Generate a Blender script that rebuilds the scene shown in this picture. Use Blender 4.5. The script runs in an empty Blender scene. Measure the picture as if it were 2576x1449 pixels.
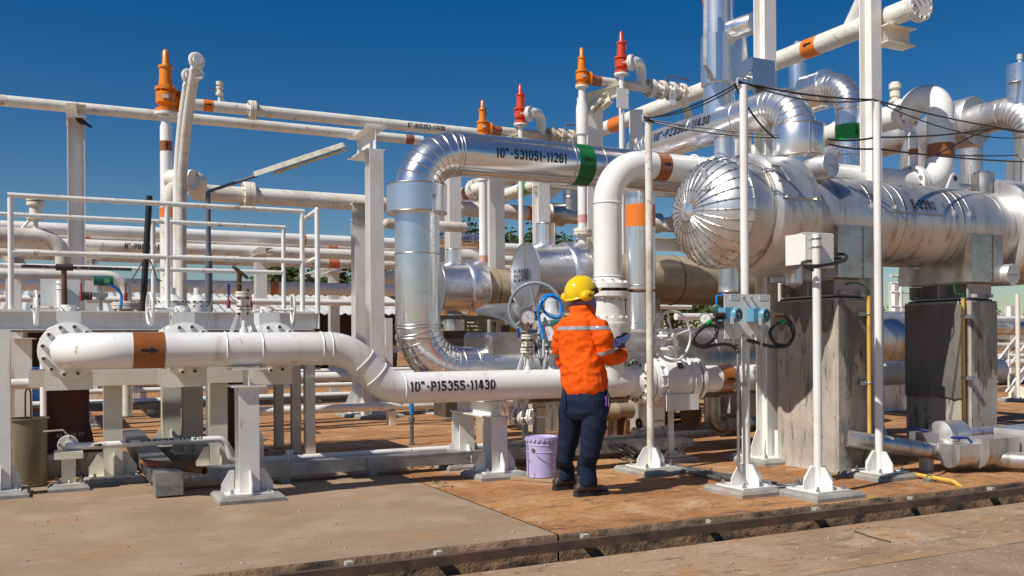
import bpy, bmesh, math, random
from math import sin, cos, pi, radians, atan2, sqrt
from mathutils import Vector as V, Matrix, noise
random.seed(7)
S = bpy.context.scene
COL = S.collection
# ------------------------------------------------------------------ camera
FPX, CX, CY, SHP, CAMZ = 2322.0, 1288.0, 724.5, 133.0, 1.24
YAW, ROLL = radians(26.3), radians(0.4)
Z3 = V((0, 0, 1))
F3 = V((sin(YAW), cos(YAW), 0)); R0 = V((cos(YAW), -sin(YAW), 0))
U3 = cos(ROLL)*Z3 + sin(ROLL)*R0
R3 = cos(ROLL)*R0 - sin(ROLL)*Z3
CAM = V((0, 0, CAMZ))
def ray(px, py): return F3 + R3*((px-CX)/FPX) + U3*((CY-py+SHP)/FPX)
def at_d(px, py, d): return CAM + ray(px, py)*d
def at_y(px, py, y): r = ray(px, py); return CAM + r*(y/r.y)
def at_x(px, py, x): r = ray(px, py); return CAM + r*(x/r.x)
def at_z(px, py, z=0.0): r = ray(px, py); return CAM + r*((z-CAMZ)/r.z)
def dep(p): return (p-CAM).dot(F3)
def m(p, px): return px*dep(p)/FPX
cd = bpy.data.cameras.new("camera"); cam = bpy.data.objects.new("camera", cd); COL.objects.link(cam)
cd.sensor_width = 36; cd.lens = FPX/2576*36; cd.shift_y = SHP/2576; cd.clip_end = 3000; cd.clip_start = 0.05
M4 = Matrix((R3, U3, -F3)).transposed().to_4x4(); M4.translation = CAM
cam.matrix_world = M4; S.camera = cam
# ------------------------------------------------------------------ mesh builder
def frame(d):
    d = d.normalized()
    a = Z3 if abs(d.z) < 0.9 else V((1, 0, 0))
    x = a.cross(d).normalized(); y = d.cross(x)
    return x, y
class MB:
    def __init__(s): s.v = []; s.f = []; s.mi = []; s.k = 0
    def add(s, vs, fs):
        b = len(s.v); s.v += [V(p) for p in vs]
        s.f += [[i+b for i in q] for q in fs]; s.mi += [s.k]*len(fs); return s
    def box(s, c, size, ax=None):
        c = V(c); ax = ax or (V((1,0,0)), V((0,1,0)), Z3)
        h = [ax[i]*(size[i]/2) for i in range(3)]
        vs = [c+h[0]*i+h[1]*j+h[2]*k for k in (-1,1) for j in (-1,1) for i in (-1,1)]
        return s.add(vs, [(0,2,3,1),(4,5,7,6),(0,1,5,4),(2,6,7,3),(0,4,6,2),(1,3,7,5)])
    def bb(s, a, b):
        a = V(a); b = V(b); return s.box((a+b)/2, [abs(b[i]-a[i]) for i in range(3)])
    def rings(s, rs, cap0=True, cap1=True, closed=True):
        n = len(rs[0]); vs = [p for r in rs for p in r]; fs = []
        for i in range(len(rs)-1):
            for j in range(n if closed else n-1):
                k = (j+1) % n; fs.append((i*n+j, i*n+k, (i+1)*n+k, (i+1)*n+j))
        if cap0: fs.append(tuple(range(n-1, -1, -1)))
        if cap1: fs.append(tuple((len(rs)-1)*n+j for j in range(n)))
        return s.add(vs, fs)
    def rev(s, o, d, prof, n=24, cap0=True, cap1=True):
        o = V(o); d = V(d).normalized(); x, y = frame(d)
        rs = [[o+d*t+(x*cos(2*pi*j/n)+y*sin(2*pi*j/n))*max(r, 1e-5) for j in range(n)] for t, r in prof]
        return s.rings(rs, cap0, cap1)
    def cyl(s, a, b, r, r1=None, n=20, cap=True):
        a = V(a); b = V(b); L = (b-a).length
        return s.rev(a, b-a, [(0, r), (L, r if r1 is None else r1)], n, cap, cap)
    def tube(s, pts, r, n=12, cap=True):
        pts = [V(p) for p in pts]; k = len(pts); rs = []
        rr = r if isinstance(r, (list, tuple)) else [r]*k
        x = None
        for i in range(k):
            d = (pts[min(i+1, k-1)]-pts[max(i-1, 0)]).normalized()
            if x is None: x, y = frame(d)
            else:
                x = (x - d*x.dot(d)).normalized(); y = d.cross(x)
            sc = 1.0
            rs.append([pts[i]+(x*cos(2*pi*j/n)+y*sin(2*pi*j/n))*rr[i]*sc for j in range(n)])
        return s.rings(rs, cap, cap)
    def torus(s, c, d, R, r, n=28, k=8, a0=0, a1=2*pi):
        c = V(c); x, y = frame(V(d)); full = abs(a1-a0-2*pi) < 1e-4
        pts = [c+(x*cos(a0+(a1-a0)*i/n)+y*sin(a0+(a1-a0)*i/n))*R for i in range(n+1)]
        if full:
            rs = []
            dd = V(d).normalized()
            for i in range(n+1):
                a = 2*pi*i/n; e = x*cos(a)+y*sin(a)
                rs.append([c+e*R+(e*cos(2*pi*j/k)+dd*sin(2*pi*j/k))*r for j in range(k)])
            return s.rings(rs, False, False)
        return s.tube(pts, r, k)
    def prism(s, poly, ext):
        ext = V(ext); poly = [V(p) for p in poly]; n = len(poly)
        return s.rings([poly, [p+ext for p in poly]])
    def sph(s, c, r, n=14, sc=(1,1,1), ax=None):
        c = V(c); ax = ax or (V((1,0,0)), V((0,1,0)), Z3); rs = []
        for i in range(1, n//2*1):
            t = pi*i/(n//2); rs.append([c+ax[0]*(sin(t)*cos(2*pi*j/n)*r*sc[0])+ax[1]*(sin(t)*sin(2*pi*j/n)*r*sc[1])-ax[2]*(cos(t)*r*sc[2]) for j in range(n)])
        return s.rings(rs)
    def ibeam(s, a, b, h, w, tf=0.012, tw=0.009, up=None):
        """I section from a to b: h along 'up' (between flanges), w flange width"""
        a = V(a); b = V(b); d = (b-a).normalized(); up = V(up) if up else (Z3 if abs(d.z) < 0.9 else V((0,1,0)))
        up = (up-d*up.dot(d)).normalized(); sd = d.cross(up)
        o = [(-w/2,-h/2),(w/2,-h/2),(w/2,-h/2+tf),(tw/2,-h/2+tf),(tw/2,h/2-tf),(w/2,h/2-tf),(w/2,h/2),(-w/2,h/2),(-w/2,h/2-tf),(-tw/2,h/2-tf),(-tw/2,-h/2+tf),(-w/2,-h/2+tf)]
        return s.rings([[p+sd*x+up*y for x, y in o] for p in (a, b)])
    def chan(s, a, b, h, w, t=0.01, up=None, side=1):
        a = V(a); b = V(b); d = (b-a).normalized(); up = V(up) if up else Z3
        up = (up-d*up.dot(d)).normalized(); sd = d.cross(up)*side
        o = [(0,-h/2),(w,-h/2),(w,-h/2+t),(t,-h/2+t),(t,h/2-t),(w,h/2-t),(w,h/2),(0,h/2)]
        return s.rings([[p+sd*x+up*y for x, y in o] for p in (a, b)])
    def build(s, name, mats, parent=None, origin=None, smooth=38, label=None):
        org = V((0,0,0))
        if parent is not None: org = worldloc(parent)
        elif origin is not None: org = V(origin)
        elif s.v:
            xs = [p.x for p in s.v]; ys = [p.y for p in s.v]; zs = [p.z for p in s.v]
            org = V(((min(xs)+max(xs))/2, (min(ys)+max(ys))/2, min(zs)))
        me = bpy.data.meshes.new(name)
        me.from_pydata([p-org for p in s.v], [], s.f)
        mats = mats if isinstance(mats, (list, tuple)) else [mats]
        for mt in mats: me.materials.append(mt if not isinstance(mt, str) else MT[mt])
        me.polygons.foreach_set('material_index', s.mi)
        bm = bmesh.new(); bm.from_mesh(me); bmesh.ops.recalc_face_normals(bm, faces=bm.faces); bm.to_mesh(me); bm.free()
        if smooth: me.shade_smooth(); me.set_sharp_from_angle(angle=radians(smooth))
        o = bpy.data.objects.new(name, me); COL.objects.link(o)
        if parent is not None: o.parent = parent
        else: o.location = org
        if label: o['label'] = label
        return o
def worldloc(o):
    p = V(o.location); q = o.parent
    while q is not None: p = p+V(q.location); q = q.parent
    return p
def tag(o, label, cat, group=None, kind=None):
    if label: o['label'] = label
    if cat: o['category'] = cat
    if group: o['group'] = group
    if kind: o['kind'] = kind
    return o
def thing(name, label, cat, loc, group=None):
    o = bpy.data.objects.new(name, None); COL.objects.link(o); o.location = V(loc); o.empty_display_size = 0.1
    return tag(o, label, cat, group)
def structure(o): o['kind'] = 'structure'; return o
def copy_tree(o, parent=None, delta=None):
    c = o.copy(); COL.objects.link(c)
    if parent is not None: c.parent = parent
    if delta is not None: c.location = V(o.location)+V(delta)
    for ch in list(o.children): copy_tree(ch, c)
    return c
def fillet(pts, R, n=10):
    pts = [V(p) for p in pts]; out = [pts[0]]
    RR = R if isinstance(R, (list, tuple)) else [R]*(len(pts)-2)
    for i in range(1, len(pts)-1):
        a, b, c = pts[i-1], pts[i], pts[i+1]
        u = (a-b).normalized(); w = (c-b).normalized(); ang = u.angle(w)
        if ang > pi-0.02: out.append(b); continue
        r = RR[i-1]; t = r/math.tan(ang/2)
        t = min(t, (a-b).length*0.999, (c-b).length*0.999); r = t*math.tan(ang/2)
        p0 = b+u*t; ctr = b+(u+w).normalized()*(r/sin(ang/2))
        e0 = (p0-ctr).normalized(); tot = pi-ang
        e1 = (-u - e0*(-u).dot(e0)).normalized()
        for k in range(n+1):
            th = tot*k/n; out.append(ctr+(e0*cos(th)+e1*sin(th))*r)
    out.append(pts[-1]); return out
def catm(pts, n=6):
    pts = [V(p) for p in pts]; q = [pts[0]]+pts+[pts[-1]]; out = []
    for i in range(1, len(q)-2):
        for k in range(n):
            t = k/n; a, b, c, d = q[i-1], q[i], q[i+1], q[i+2]
            out.append(0.5*((2*b)+(c-a)*t+(2*a-5*b+4*c-d)*t*t+(3*b-a-3*c+d)*t**3))
    out.append(pts[-1]); return out
def sag(a, b, s, n=14):
    a = V(a); b = V(b)
    return [a.lerp(b, k/n)-Z3*s*4*(k/n)*(1-k/n) for k in range(n+1)]
def elbow_rings(mb, path, r, i0, i1, rr=0.006):
    for i in range(i0, i1+1):
        d = (path[min(i+1, len(path)-1)]-path[max(i-1, 0)]); mb.torus(path[i], d, r, rr, 28, 6)
def hexnut(mb, c, d, r, h):
    mb.rev(V(c), d, [(0, r), (h, r)], 6)
def bolts(mb, c, d, R, nb, rb, th, stud=True, a0=0.2):
    c = V(c); d = V(d).normalized(); x, y = frame(d)
    for i in range(nb):
        a = 2*pi*i/nb+a0; p = c+(x*cos(a)+y*sin(a))*R
        hexnut(mb, p-d*(th/2+rb*1.1), d, rb, rb*1.1); hexnut(mb, p+d*(th/2), d, rb, rb*1.1)
def studs(mb, c, d, R, nb, rb, th, a0=0.2):
    c = V(c); d = V(d).normalized(); x, y = frame(d)
    for i in range(nb):
        a = 2*pi*i/nb+a0; p = c+(x*cos(a)+y*sin(a))*R
        mb.cyl(p-d*(th/2+rb*1.5), p+d*(th/2+rb*1.5), rb*0.64, n=8)
def flange(parent, c, d, r, th, nb=12, mat='white', gap=0.006, rb=None, name='flange', hub=None):
    """flange pair (two discs with a thin gasket gap) with nuts and dark studs, one part"""
    c = V(c); d = V(d).normalized(); mb = MB(); rb = rb or r*0.075
    h = th/2
    mb.rev(c-d*h, d, [(0, r*0.97), (0.004, r), (h-gap/2, r)], 32); mb.rev(c+d*gap/2, d, [(0, r), (h-gap/2-0.004, r), (h-gap/2, r*0.97)], 32)
    if hub:
        mb.rev(c-d*(h+hub[1]), d, [(0, hub[0]), (hub[1], hub[0]*1.2)], 24); mb.rev(c+d*h, d, [(0, hub[0]*1.2), (hub[1], hub[0])], 24)
    bolts(mb, c, d, r*0.84, nb, rb, th); mb.k = 1
    mb.rev(c-d*gap/2, d, [(0, r*0.7), (gap, r*0.7)], 24)
    studs(mb, c, d, r*0.84, nb, rb, th)
    return mb.build(name, [mat, 'bolt'], parent)
def band(parent, a, b, r, mat, name='flow_band'):
    mb = MB(); mb.cyl(a, b, r+0.003, n=32, cap=True); return mb.build(name, mat, parent)
def wrap(o, axis, up, r):
    """(u along axis, v around) -> point on the cylinder about o; v=0 at direction 'up'"""
    axis = V(axis).normalized(); up = V(up); up = (up-axis*up.dot(axis)).normalized(); sd = up.cross(axis)
    def f(u, v, h=0.0):
        a = v/r; return V(o)+axis*u+(up*cos(a)+sd*sin(a))*(r+h)
    return f
def flat(o, ux, uy):
    ux = V(ux).normalized(); uy = V(uy).normalized(); nn = ux.cross(uy)
    return lambda u, v, h=0.0: V(o)+ux*u+uy*v+nn*h
def grid_poly(mb, f, pts, h):
    mb.add([f(u, v, h) for u, v in pts], [tuple(range(len(pts)))])
def arrow(parent, f, L, W, u0=0, v0=0, ang=0, h=0.006, name='arrow'):
    mb = MB(); c, s = cos(ang), sin(ang)
    T = lambda x, y: (u0+x*c-y*s, v0+x*s+y*c)
    n = 4
    for k in range(n):
        a, b = -L/2+L*0.55*k/n, -L/2+L*0.55*(k+1)/n
        grid_poly(mb, f, [T(a,-W*.2), T(b,-W*.2), T(b,0), T(a,0)], h); grid_poly(mb, f, [T(a,0), T(b,0), T(b,W*.2), T(a,W*.2)], h)
    x0 = L*0.05
    grid_poly(mb, f, [T(x0,-W*.5), T(L/2,0), T(x0,0)], h); grid_poly(mb, f, [T(x0,0), T(L/2,0), T(x0,W*.5)], h)
    return mb.build(name, 'black', parent, smooth=0)
L_, R_, B_, T_ = .09, .51, .09, .91
GL = {'0': [[(.26,T_),(.19,T_),(L_,.78),(L_,.22),(.19,B_),(.26,B_)],[(.34,T_),(.41,T_),(R_,.78),(R_,.22),(.41,B_),(.34,B_)]],
 '1': [[(.04,.78),(.2,.9),(.2,0)]], '2': [[(L_,.72),(L_,.8),(.19,T_),(.41,T_),(R_,.78),(R_,.62),(.3,.36)],[(.22,.28),(L_,.14),(.2,.09),(.6,B_)]],
 '3': [[(L_,.74),(.19,T_),(.41,T_),(R_,.78),(R_,.62),(.42,.54),(.24,.53)],[(.46,.42),(R_,.36),(R_,.22),(.41,B_),(.19,B_),(L_,.24)]],
 '4': [[(.42,0),(.42,1)],[(.3,.98),(L_,.4),(L_,.28),(.31,.28)],[(.53,.28),(.62,.28)]],
 '5': [[(.57,T_),(L_,T_),(L_,.56),(.4,.56),(R_,.46),(R_,.22),(.41,B_),(.34,B_)],[(.27,B_),(.17,B_),(L_,.2),(L_,.26)]],
 '6': [[(R_,.76),(.41,T_),(.19,T_),(L_,.78),(L_,.22),(.19,B_),(.27,B_)],[(.34,B_),(.41,B_),(R_,.22),(R_,.42),(.41,.52),(.22,.52)]],
 '8': [[(.26,T_),(.19,T_),(L_,.78),(L_,.22),(.19,B_),(.26,B_)],[(.34,T_),(.41,T_),(R_,.78),(R_,.22),(.41,B_),(.34,B_)],[(.2,.5),(.4,.5)]],
 '-': [[(.04,.47),(.36,.47)]], '"': [[(.1,1.02),(.07,.74)],[(.3,1.02),(.27,.74)]],
 'P': [[(L_,0),(L_,1)],[(.22,T_),(.41,T_),(R_,.8),(R_,.58),(.41,.47),(.22,.47)]],
 'S': [[(R_,.74),(.41,T_),(.19,T_),(L_,.8),(L_,.62),(.19,.53),(.27,.5)],[(.33,.48),(.41,.47),(R_,.38),(R_,.22),(.41,B_),(.19,B_),(L_,.26)]],
 'E': [[(L_,0),(L_,1)],[(.22,T_),(.56,T_)],[(.22,.5),(.48,.5)],[(.22,B_),(.56,B_)]],
 'B': [[(L_,0),(L_,1)],[(.22,T_),(.4,T_),(.5,.8),(.5,.64),(.42,.54),(.22,.53)],[(.45,.43),(R_,.36),(R_,.22),(.41,B_),(.22,B_)]],
 'D': [[(L_,0),(L_,1)],[(.22,T_),(.38,T_),(R_,.75),(R_,.25),(.38,B_),(.22,B_)]],
 'L': [[(L_,1),(L_,B_),(.55,B_)]], 'T': [[(.3,0),(.3,.8)],[(0,T_),(.6,T_)]], ' ': []}
GW = {'1': .38, '-': .42, '"': .5, ' ': .3}
def stencil(parent, f, text, H, u0=0, v0=0, h=0.004, mat='black', wt=.18, name='stencil_text', sx=1.0, center=False, flip=1):
    objs = []; mb = MB(); cur = 0; tot = sum((GW.get(c, .62)+.13) for c in text)
    if center: cur = -tot/2
    for ch in text:
        if ch == '-' and mb.v: objs.append(mb.build(name, mat, parent, smooth=0)); mb = MB()
        for pi_, pl in enumerate(GL[ch]):
            pts = []
            for i in range(len(pl)-1):
                a, b = pl[i], pl[i+1]; n = max(1, int(math.dist(a, b)/0.2))
                for k in range(n): pts.append((a[0]+(b[0]-a[0])*k/n, a[1]+(b[1]-a[1])*k/n))
            pts.append(pl[-1]); L = []; Rr = []
            for i, p in enumerate(pts):
                d0 = V((p[0]-pts[i-1][0], p[1]-pts[i-1][1])).normalized() if i > 0 else None
                d1 = V((pts[i+1][0]-p[0], pts[i+1][1]-p[1])).normalized() if i < len(pts)-1 else None
                d0 = d0 or d1; d1 = d1 or d0
                t = (d0+d1).normalized(); nn = V((-t.y, t.x)); sc = wt/2/max(0.5, nn.dot(V((-d0.y, d0.x))))
                L.append((p[0]+nn.x*sc, p[1]+nn.y*sc)); Rr.append((p[0]-nn.x*sc, p[1]-nn.y*sc))
            tf = lambda q: f(u0+(cur+q[0])*H*sx, v0+flip*q[1]*H, h+pi_*0.0004)
            n = len(pts); mb.add([tf(q) for q in L]+[tf(q) for q in Rr], [(i, i+1, n+i+1, n+i) for i in range(n-1)])
        cur += GW.get(ch, .62)+.13
    objs.append(mb.build(name, mat, parent, smooth=0)); return objs[0]
def fonttext(parent, text, o, ux, uy, H, mat, name='lettering', center=True):
    c = bpy.data.curves.new('txt', 'FONT'); c.body = text; c.size = 1.0; c.align_x = 'CENTER' if center else 'LEFT'
    ob = bpy.data.objects.new('txt', c); COL.objects.link(ob)
    me = ob.to_mesh(); mb = MB(); f = flat(o, ux, uy)
    mb.add([f(v.co.x*H, v.co.y*H) for v in me.vertices], [tuple(p.vertices) for p in me.polygons])
    ob.to_mesh_clear(); bpy.data.objects.remove(ob); bpy.data.curves.remove(c)
    return mb.build(name, mat, parent, smooth=0)
XA, YA = V((1,0,0)), V((0,1,0))
# ------------------------------------------------------------------ materials
MT = {}
def mat(name, col, rough=.5, metal=0.0, var=None, specks=None, bump=None, coat=0.0, stretch=(1,1,1), roughvar=None, streak=None, spec=None):
    mt = bpy.data.materials.new(name); mt.use_nodes = True; nt = mt.node_tree; N = nt.nodes; L = nt.links
    b = N['Principled BSDF']; b.inputs['Base Color'].default_value = (*col, 1); b.inputs['Roughness'].default_value = rough
    b.inputs['Metallic'].default_value = metal; b.inputs['Coat Weight'].default_value = coat; b.inputs['Coat Roughness'].default_value = .08
    if spec is not None: b.inputs['Specular IOR Level'].default_value = spec
    MT[name] = mt
    if not (var or specks or bump or roughvar or streak): return mt
    geo = N.new('ShaderNodeNewGeometry')
    def coord(st):
        mp = N.new('ShaderNodeMapping'); mp.inputs['Scale'].default_value = st; L.new(geo.outputs['Position'], mp.inputs['Vector']); return mp.outputs['Vector']
    def noise_(sc, det=4, st=stretch, rg=.6, dist=0):
        n = N.new('ShaderNodeTexNoise'); n.inputs['Scale'].default_value = sc; n.inputs['Detail'].default_value = det; n.inputs['Roughness'].default_value = rg; n.inputs['Distortion'].default_value = dist
        L.new(coord(st), n.inputs['Vector']); return n.outputs['Fac']
    def ramp(fac, lo, hi):
        r = N.new('ShaderNodeMapRange'); r.inputs['From Min'].default_value = lo; r.inputs['From Max'].default_value = hi; L.new(fac, r.inputs['Value']); return r.outputs['Result']
    def mix(f, a, b_):
        x = N.new('ShaderNodeMix'); x.data_type = 'RGBA'; L.new(f, x.inputs['Factor'])
        for s, v in ((x.inputs[6], a), (x.inputs[7], b_)):
            if isinstance(v, tuple): s.default_value = (*v, 1)
            else: L.new(v, s)
        return x.outputs[2]
    c = tuple(col)
    for (c2, sc, lo, hi, *rest) in (var or []):
        st = rest[0] if rest else stretch
        c = mix(ramp(noise_(sc, 6, st), lo, hi), c, c2)
    for (c2, sc, lo, hi, *rest) in (specks or []):
        st = rest[0] if rest else stretch
        c = mix(ramp(noise_(sc, 5, st, .75, .3), lo, hi), c, c2)
    if not isinstance(c, tuple): L.new(c, b.inputs['Base Color'])
    if roughvar:
        sc, r0, r1, *rest = roughvar
        r = N.new('ShaderNodeMapRange'); r.inputs['From Min'].default_value = .35; r.inputs['From Max'].default_value = .65
        r.inputs['To Min'].default_value = r0; r.inputs['To Max'].default_value = r1
        L.new(noise_(sc, 5, rest[0] if rest else stretch), r.inputs['Value']); L.new(r.outputs['Result'], b.inputs['Roughness'])
    if bump:
        last = None
        for sc, stg, *rest in bump:
            bp = N.new('ShaderNodeBump'); bp.inputs['Strength'].default_value = stg; bp.inputs['Distance'].default_value = rest[1] if len(rest) > 1 else .02
            L.new(noise_(sc, 4, rest[0] if rest and rest[0] else stretch), bp.inputs['Height'])
            if last: L.new(last, bp.inputs['Normal'])
            last = bp.outputs['Normal']
        L.new(last, b.inputs['Normal'])
    return mt
RUST = (.20, .085, .03)
mat('white', (.82,.805,.765), .34, var=[((.70,.67,.60), 2.2, .45, .75), ((.62,.54,.41), 1.6, .58, .74, (5,5,.7))], specks=[((.36,.24,.13), 30, .665, .70), ((.45,.32,.18), 5, .66, .72, (3,3,.6))], bump=[(60, .05, None, .004)], coat=.25)
mat('white_clean', (.82,.805,.76), .25, var=[((.75,.72,.64), 1.5, .45, .8)], bump=[(5, .03)], coat=.35)
mat('white_spot', (.78,.75,.68), .42, var=[((.62,.55,.43), 2.6, .48, .72)], specks=[((.42,.30,.19), 8, .60, .66), ((.24,.14,.07), 22, .615, .65), ((.34,.25,.17), 70, .66, .69)], bump=[(60, .06, None, .004)])
mat('white_stain', (.74,.70,.62), .5, var=[((.42,.35,.27), 1.7, .47, .66), ((.6,.5,.38), 6, .5, .7)], specks=[((.20,.13,.08), 22, .60, .66)], bump=[(50, .08, None, .005)])
mat('cream', (.79,.745,.63), .4, var=[((.68,.60,.45), 2.0, .45, .75)], specks=[((.30,.17,.07), 40, .69, .72)], bump=[(45, .04, None, .004)])
AL = (.90, .905, .92)
mat('alum', AL, .26, .91, var=[((.74,.74,.75), 3, .45, .7)], roughvar=(2.5, .21, .33), bump=[(1.3, .018, None, .03)])
mat('alum_soft', (.84,.84,.85), .36, .88, var=[((.66,.65,.64), 3, .45, .7)], roughvar=(3, .30, .42), bump=[(1.3, .015, None, .03)])
mat('alum_pipe_x', (.86,.86,.87), .24, .93, var=[((.74,.74,.75), 1.0, .45, .7, (.3,4,4))], roughvar=(.9, .16, .31, (.4,5,5)), bump=[(2.0, .06, (.35,1.6,1.6), .03)])
mat('alum_pipe_z', (.86,.86,.87), .26, .87, var=[((.74,.74,.75), 1.0, .45, .7, (4,4,.3))], roughvar=(.9, .19, .34, (5,5,.4)), bump=[(2.6, .07, (2.0,2.0,.3), .03)])
mat('alum_face', (.62,.64,.67), .38, 1, var=[((.68,.69,.71), 2, .4, .7)], bump=[(3, .05, None, .02)])
mat('alum_dull', (.70,.68,.66), .44, .80, var=[((.54,.52,.50), 2.2, .44, .66, (1,1,.45)), ((.34,.30,.26), 5, .54, .66, (1.4,1.4,.16)), ((.78,.77,.76), 5, .58, .7, (1,1,.3))], roughvar=(4, .34, .52, (1,1,.4)), bump=[(1.6, .04, None, .03)])
mat('alum_dirt', (.62,.59,.54), .38, 1, var=[((.32,.27,.22), 3, .42, .7)], roughvar=(4, .28, .5), bump=[(3, .10, None, .03)])
mat('seam', (.70,.66,.60), .32, 1, var=[((.45,.36,.26), 6, .4, .7)])
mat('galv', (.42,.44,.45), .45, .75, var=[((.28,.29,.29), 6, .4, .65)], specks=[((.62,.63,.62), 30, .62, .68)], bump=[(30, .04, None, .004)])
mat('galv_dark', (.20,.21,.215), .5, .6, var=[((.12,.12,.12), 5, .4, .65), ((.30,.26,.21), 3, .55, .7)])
mat('steel', (.55,.54,.52), .28, 1, var=[((.40,.38,.35), 20, .4, .7)])
mat('pier', (.47,.415,.345), .92, var=[((.38,.335,.28), 2.4, .42, .62), ((.25,.225,.195), 2.2, .52, .68, (2.2,2.2,.35)), ((.54,.46,.36), 5, .56, .7)], specks=[((.17,.155,.135), 5, .56, .64, (1.9,1.9,.38)), ((.13,.115,.10), 12, .60, .66, (1.5,1.5,.5)), ((.10,.085,.07), 40, .67, .70)], bump=[(6, .25, None, .02), (50, .3, None, .006)])
mat('pier_wet_shade', (.20,.18,.155), .8, var=[((.13,.12,.105), 2.5, .4, .65, (1.5,1.5,.5)), ((.32,.28,.23), 4, .56, .75, (1.5,1.5,.35))], bump=[(6, .22, None, .02), (50, .25, None, .006)])  # wet concrete, and the painted shade on the front pier faces
mat('footing', (.34,.33,.30), .9, var=[((.22,.20,.17), 5, .42, .66), ((.34,.22,.12), 3, .55, .72)], bump=[(25, .3, None, .01)])
mat('slab_rust', (.48,.235,.085), .93, var=[((.31,.13,.042), .9, .40, .62), ((.54,.34,.19), 1.7, .52, .70), ((.40,.18,.06), 2.9, .50, .68)], specks=[((.15,.08,.038), 4.2, .53, .66, (.7,2.4,1)), ((.12,.07,.04), 11, .56, .66, (.8,1.8,1)), ((.07,.045,.03), 1.9, .58, .70, (.8,1.6,1)), ((.62,.50,.38), 15, .61, .68, (.8,1.5,1)), ((.08,.04,.022), 34, .60, .64)], bump=[(18, .25, None, .008), (120, .35, None, .004)])
mat('slab_concrete', (.33,.228,.14), .93, var=[((.265,.178,.105), .8, .42, .64), ((.38,.28,.185), 2.1, .5, .7), ((.37,.20,.085), 1.3, .57, .70)], specks=[((.21,.145,.095), 7, .57, .70, (.7,1.6,1)), ((.20,.14,.09), 18, .60, .68, (.8,1.4,1)), ((.10,.065,.045), 40, .62, .66), ((.47,.39,.30), 22, .66, .71), ((.16,.105,.065), 2.6, .64, .72, (.35,1.6,1))], bump=[(14, .2, None, .008), (110, .3, None, .004)])
mat('road', (.37,.245,.145), .95, var=[((.26,.155,.085), .7, .40, .62), ((.44,.32,.21), 1.4, .50, .68), ((.40,.215,.09), 2.2, .52, .68)], specks=[((.17,.11,.065), 3.5, .55, .68, (.6,1.8,1)), ((.16,.10,.06), 10, .57, .67, (.7,1.6,1)), ((.08,.055,.035), 36, .61, .65), ((.56,.46,.35), 11, .60, .70, (.5,1.9,1))], bump=[(12, .25, None, .01), (90, .4, None, .005)])
mat('slab_edge', (.20,.125,.07), .95, var=[((.33,.20,.11), 4, .46, .62), ((.05,.036,.026), 2.5, .50, .62, (1,1,2.5))], bump=[(14, .8, None, .03), (60, .5, None, .01)])
mat('gravel', (.34,.235,.15), .95, var=[((.24,.16,.10), 1.2, .42, .64)], specks=[((.52,.44,.35), 26, .58, .66), ((.14,.09,.06), 30, .58, .66), ((.60,.52,.42), 60, .62, .68)], bump=[(40, .6, None, .012), (110, .5, None, .006)])
mat('soil', (.18,.10,.05), .95, var=[((.08,.06,.04), 3, .4, .65)], bump=[(20, .6, None, .02)])
mat('drain_rail', (.10,.07,.055), .5, .3, var=[((.20,.11,.08), 4, .45, .7), ((.05,.04,.035), 7, .5, .7)], specks=[((.22,.05,.03), 12, .62, .68)])
mat('orange', (.82,.245,.004), .38, var=[((.66,.17,.004), 5, .45, .7)], specks=[((.45,.12,.02), 22, .64, .70)], coat=.15)
mat('redorange', (.70,.085,.010), .35, var=[((.55,.04,.01), 5, .45, .7)], coat=.2)
mat('brown_band', (.31,.105,.022), .35, var=[((.26,.08,.018), 6, .4, .7)], coat=.2)
mat('brown_band_dull', (.30,.10,.05), .5, var=[((.5,.34,.26), 8, .55, .7)])
mat('pink_band', (.62,.30,.27), .5, var=[((.72,.55,.5), 9, .5, .7)])
mat('orange_band', (.75,.19,.02), .38, specks=[((.55,.4,.3), 22, .68, .72)])
mat('coral_band', (.60,.15,.07), .45, var=[((.66,.30,.2), 7, .5, .7)])
mat('green_band', (.005,.14,.03), .35, var=[((.008,.11,.025), 5, .4, .7)])
mat('green_bright', (.01,.32,.05), .4)
mat('black', (.012,.012,.013), .5)
mat('cable', (.018,.018,.02), .42)
mat('bolt', (.09,.06,.045), .55, .5, var=[((.20,.09,.04), 30, .5, .7)])
mat('blue_hose', (.01,.24,.72), .35)
mat('blue_dark', (.01,.04,.28), .4)
mat('teal', (.02,.10,.085), .45)
mat('sky_blue', (.12,.31,.44), .38, coat=.2)
mat('yellow_pipe', (.70,.43,.07), .4, var=[((.55,.30,.05), 4, .5, .7)])
mat('rust', RUST, .75, .2, var=[((.30,.13,.05), 8, .45, .7), ((.09,.05,.03), 5, .5, .7)], bump=[(40, .3, None, .006)])
mat('rust_dark', (.085,.045,.03), .6, .3, var=[((.16,.07,.035), 9, .45, .7)])
mat('dark_red', (.115,.022,.018), .45, var=[((.08,.015,.013), 3, .4, .7)], bump=[(3, .05)])
mat('red_paint', (.25,.03,.025), .5)
mat('strainer', (.26,.21,.13), .5, .5, var=[((.15,.12,.08), 3, .4, .7, (1,1,.3)), ((.36,.31,.22), 2, .5, .7, (3,3,.2))], bump=[(170, .6, None, .004)])
mat('tan_shell', (.50,.395,.265), .42, .35, var=[((.36,.27,.17), 2.2, .42, .66), ((.60,.50,.36), 4, .55, .7)], specks=[((.16,.10,.06), 18, .66, .70)], bump=[(3, .06, None, .02)])
mat('tan_dark', (.22,.16,.10), .55, .3, var=[((.12,.085,.05), 4, .4, .7)])
mat('chalk', (.72,.68,.60), .8)
mat('grey_paint', (.23,.26,.29), .4, coat=.15)
mat('grey_light', (.50,.52,.53), .42)
mat('saddle', (.45,.44,.43), .55, var=[((.33,.32,.31), 3, .4, .7)])
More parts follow.
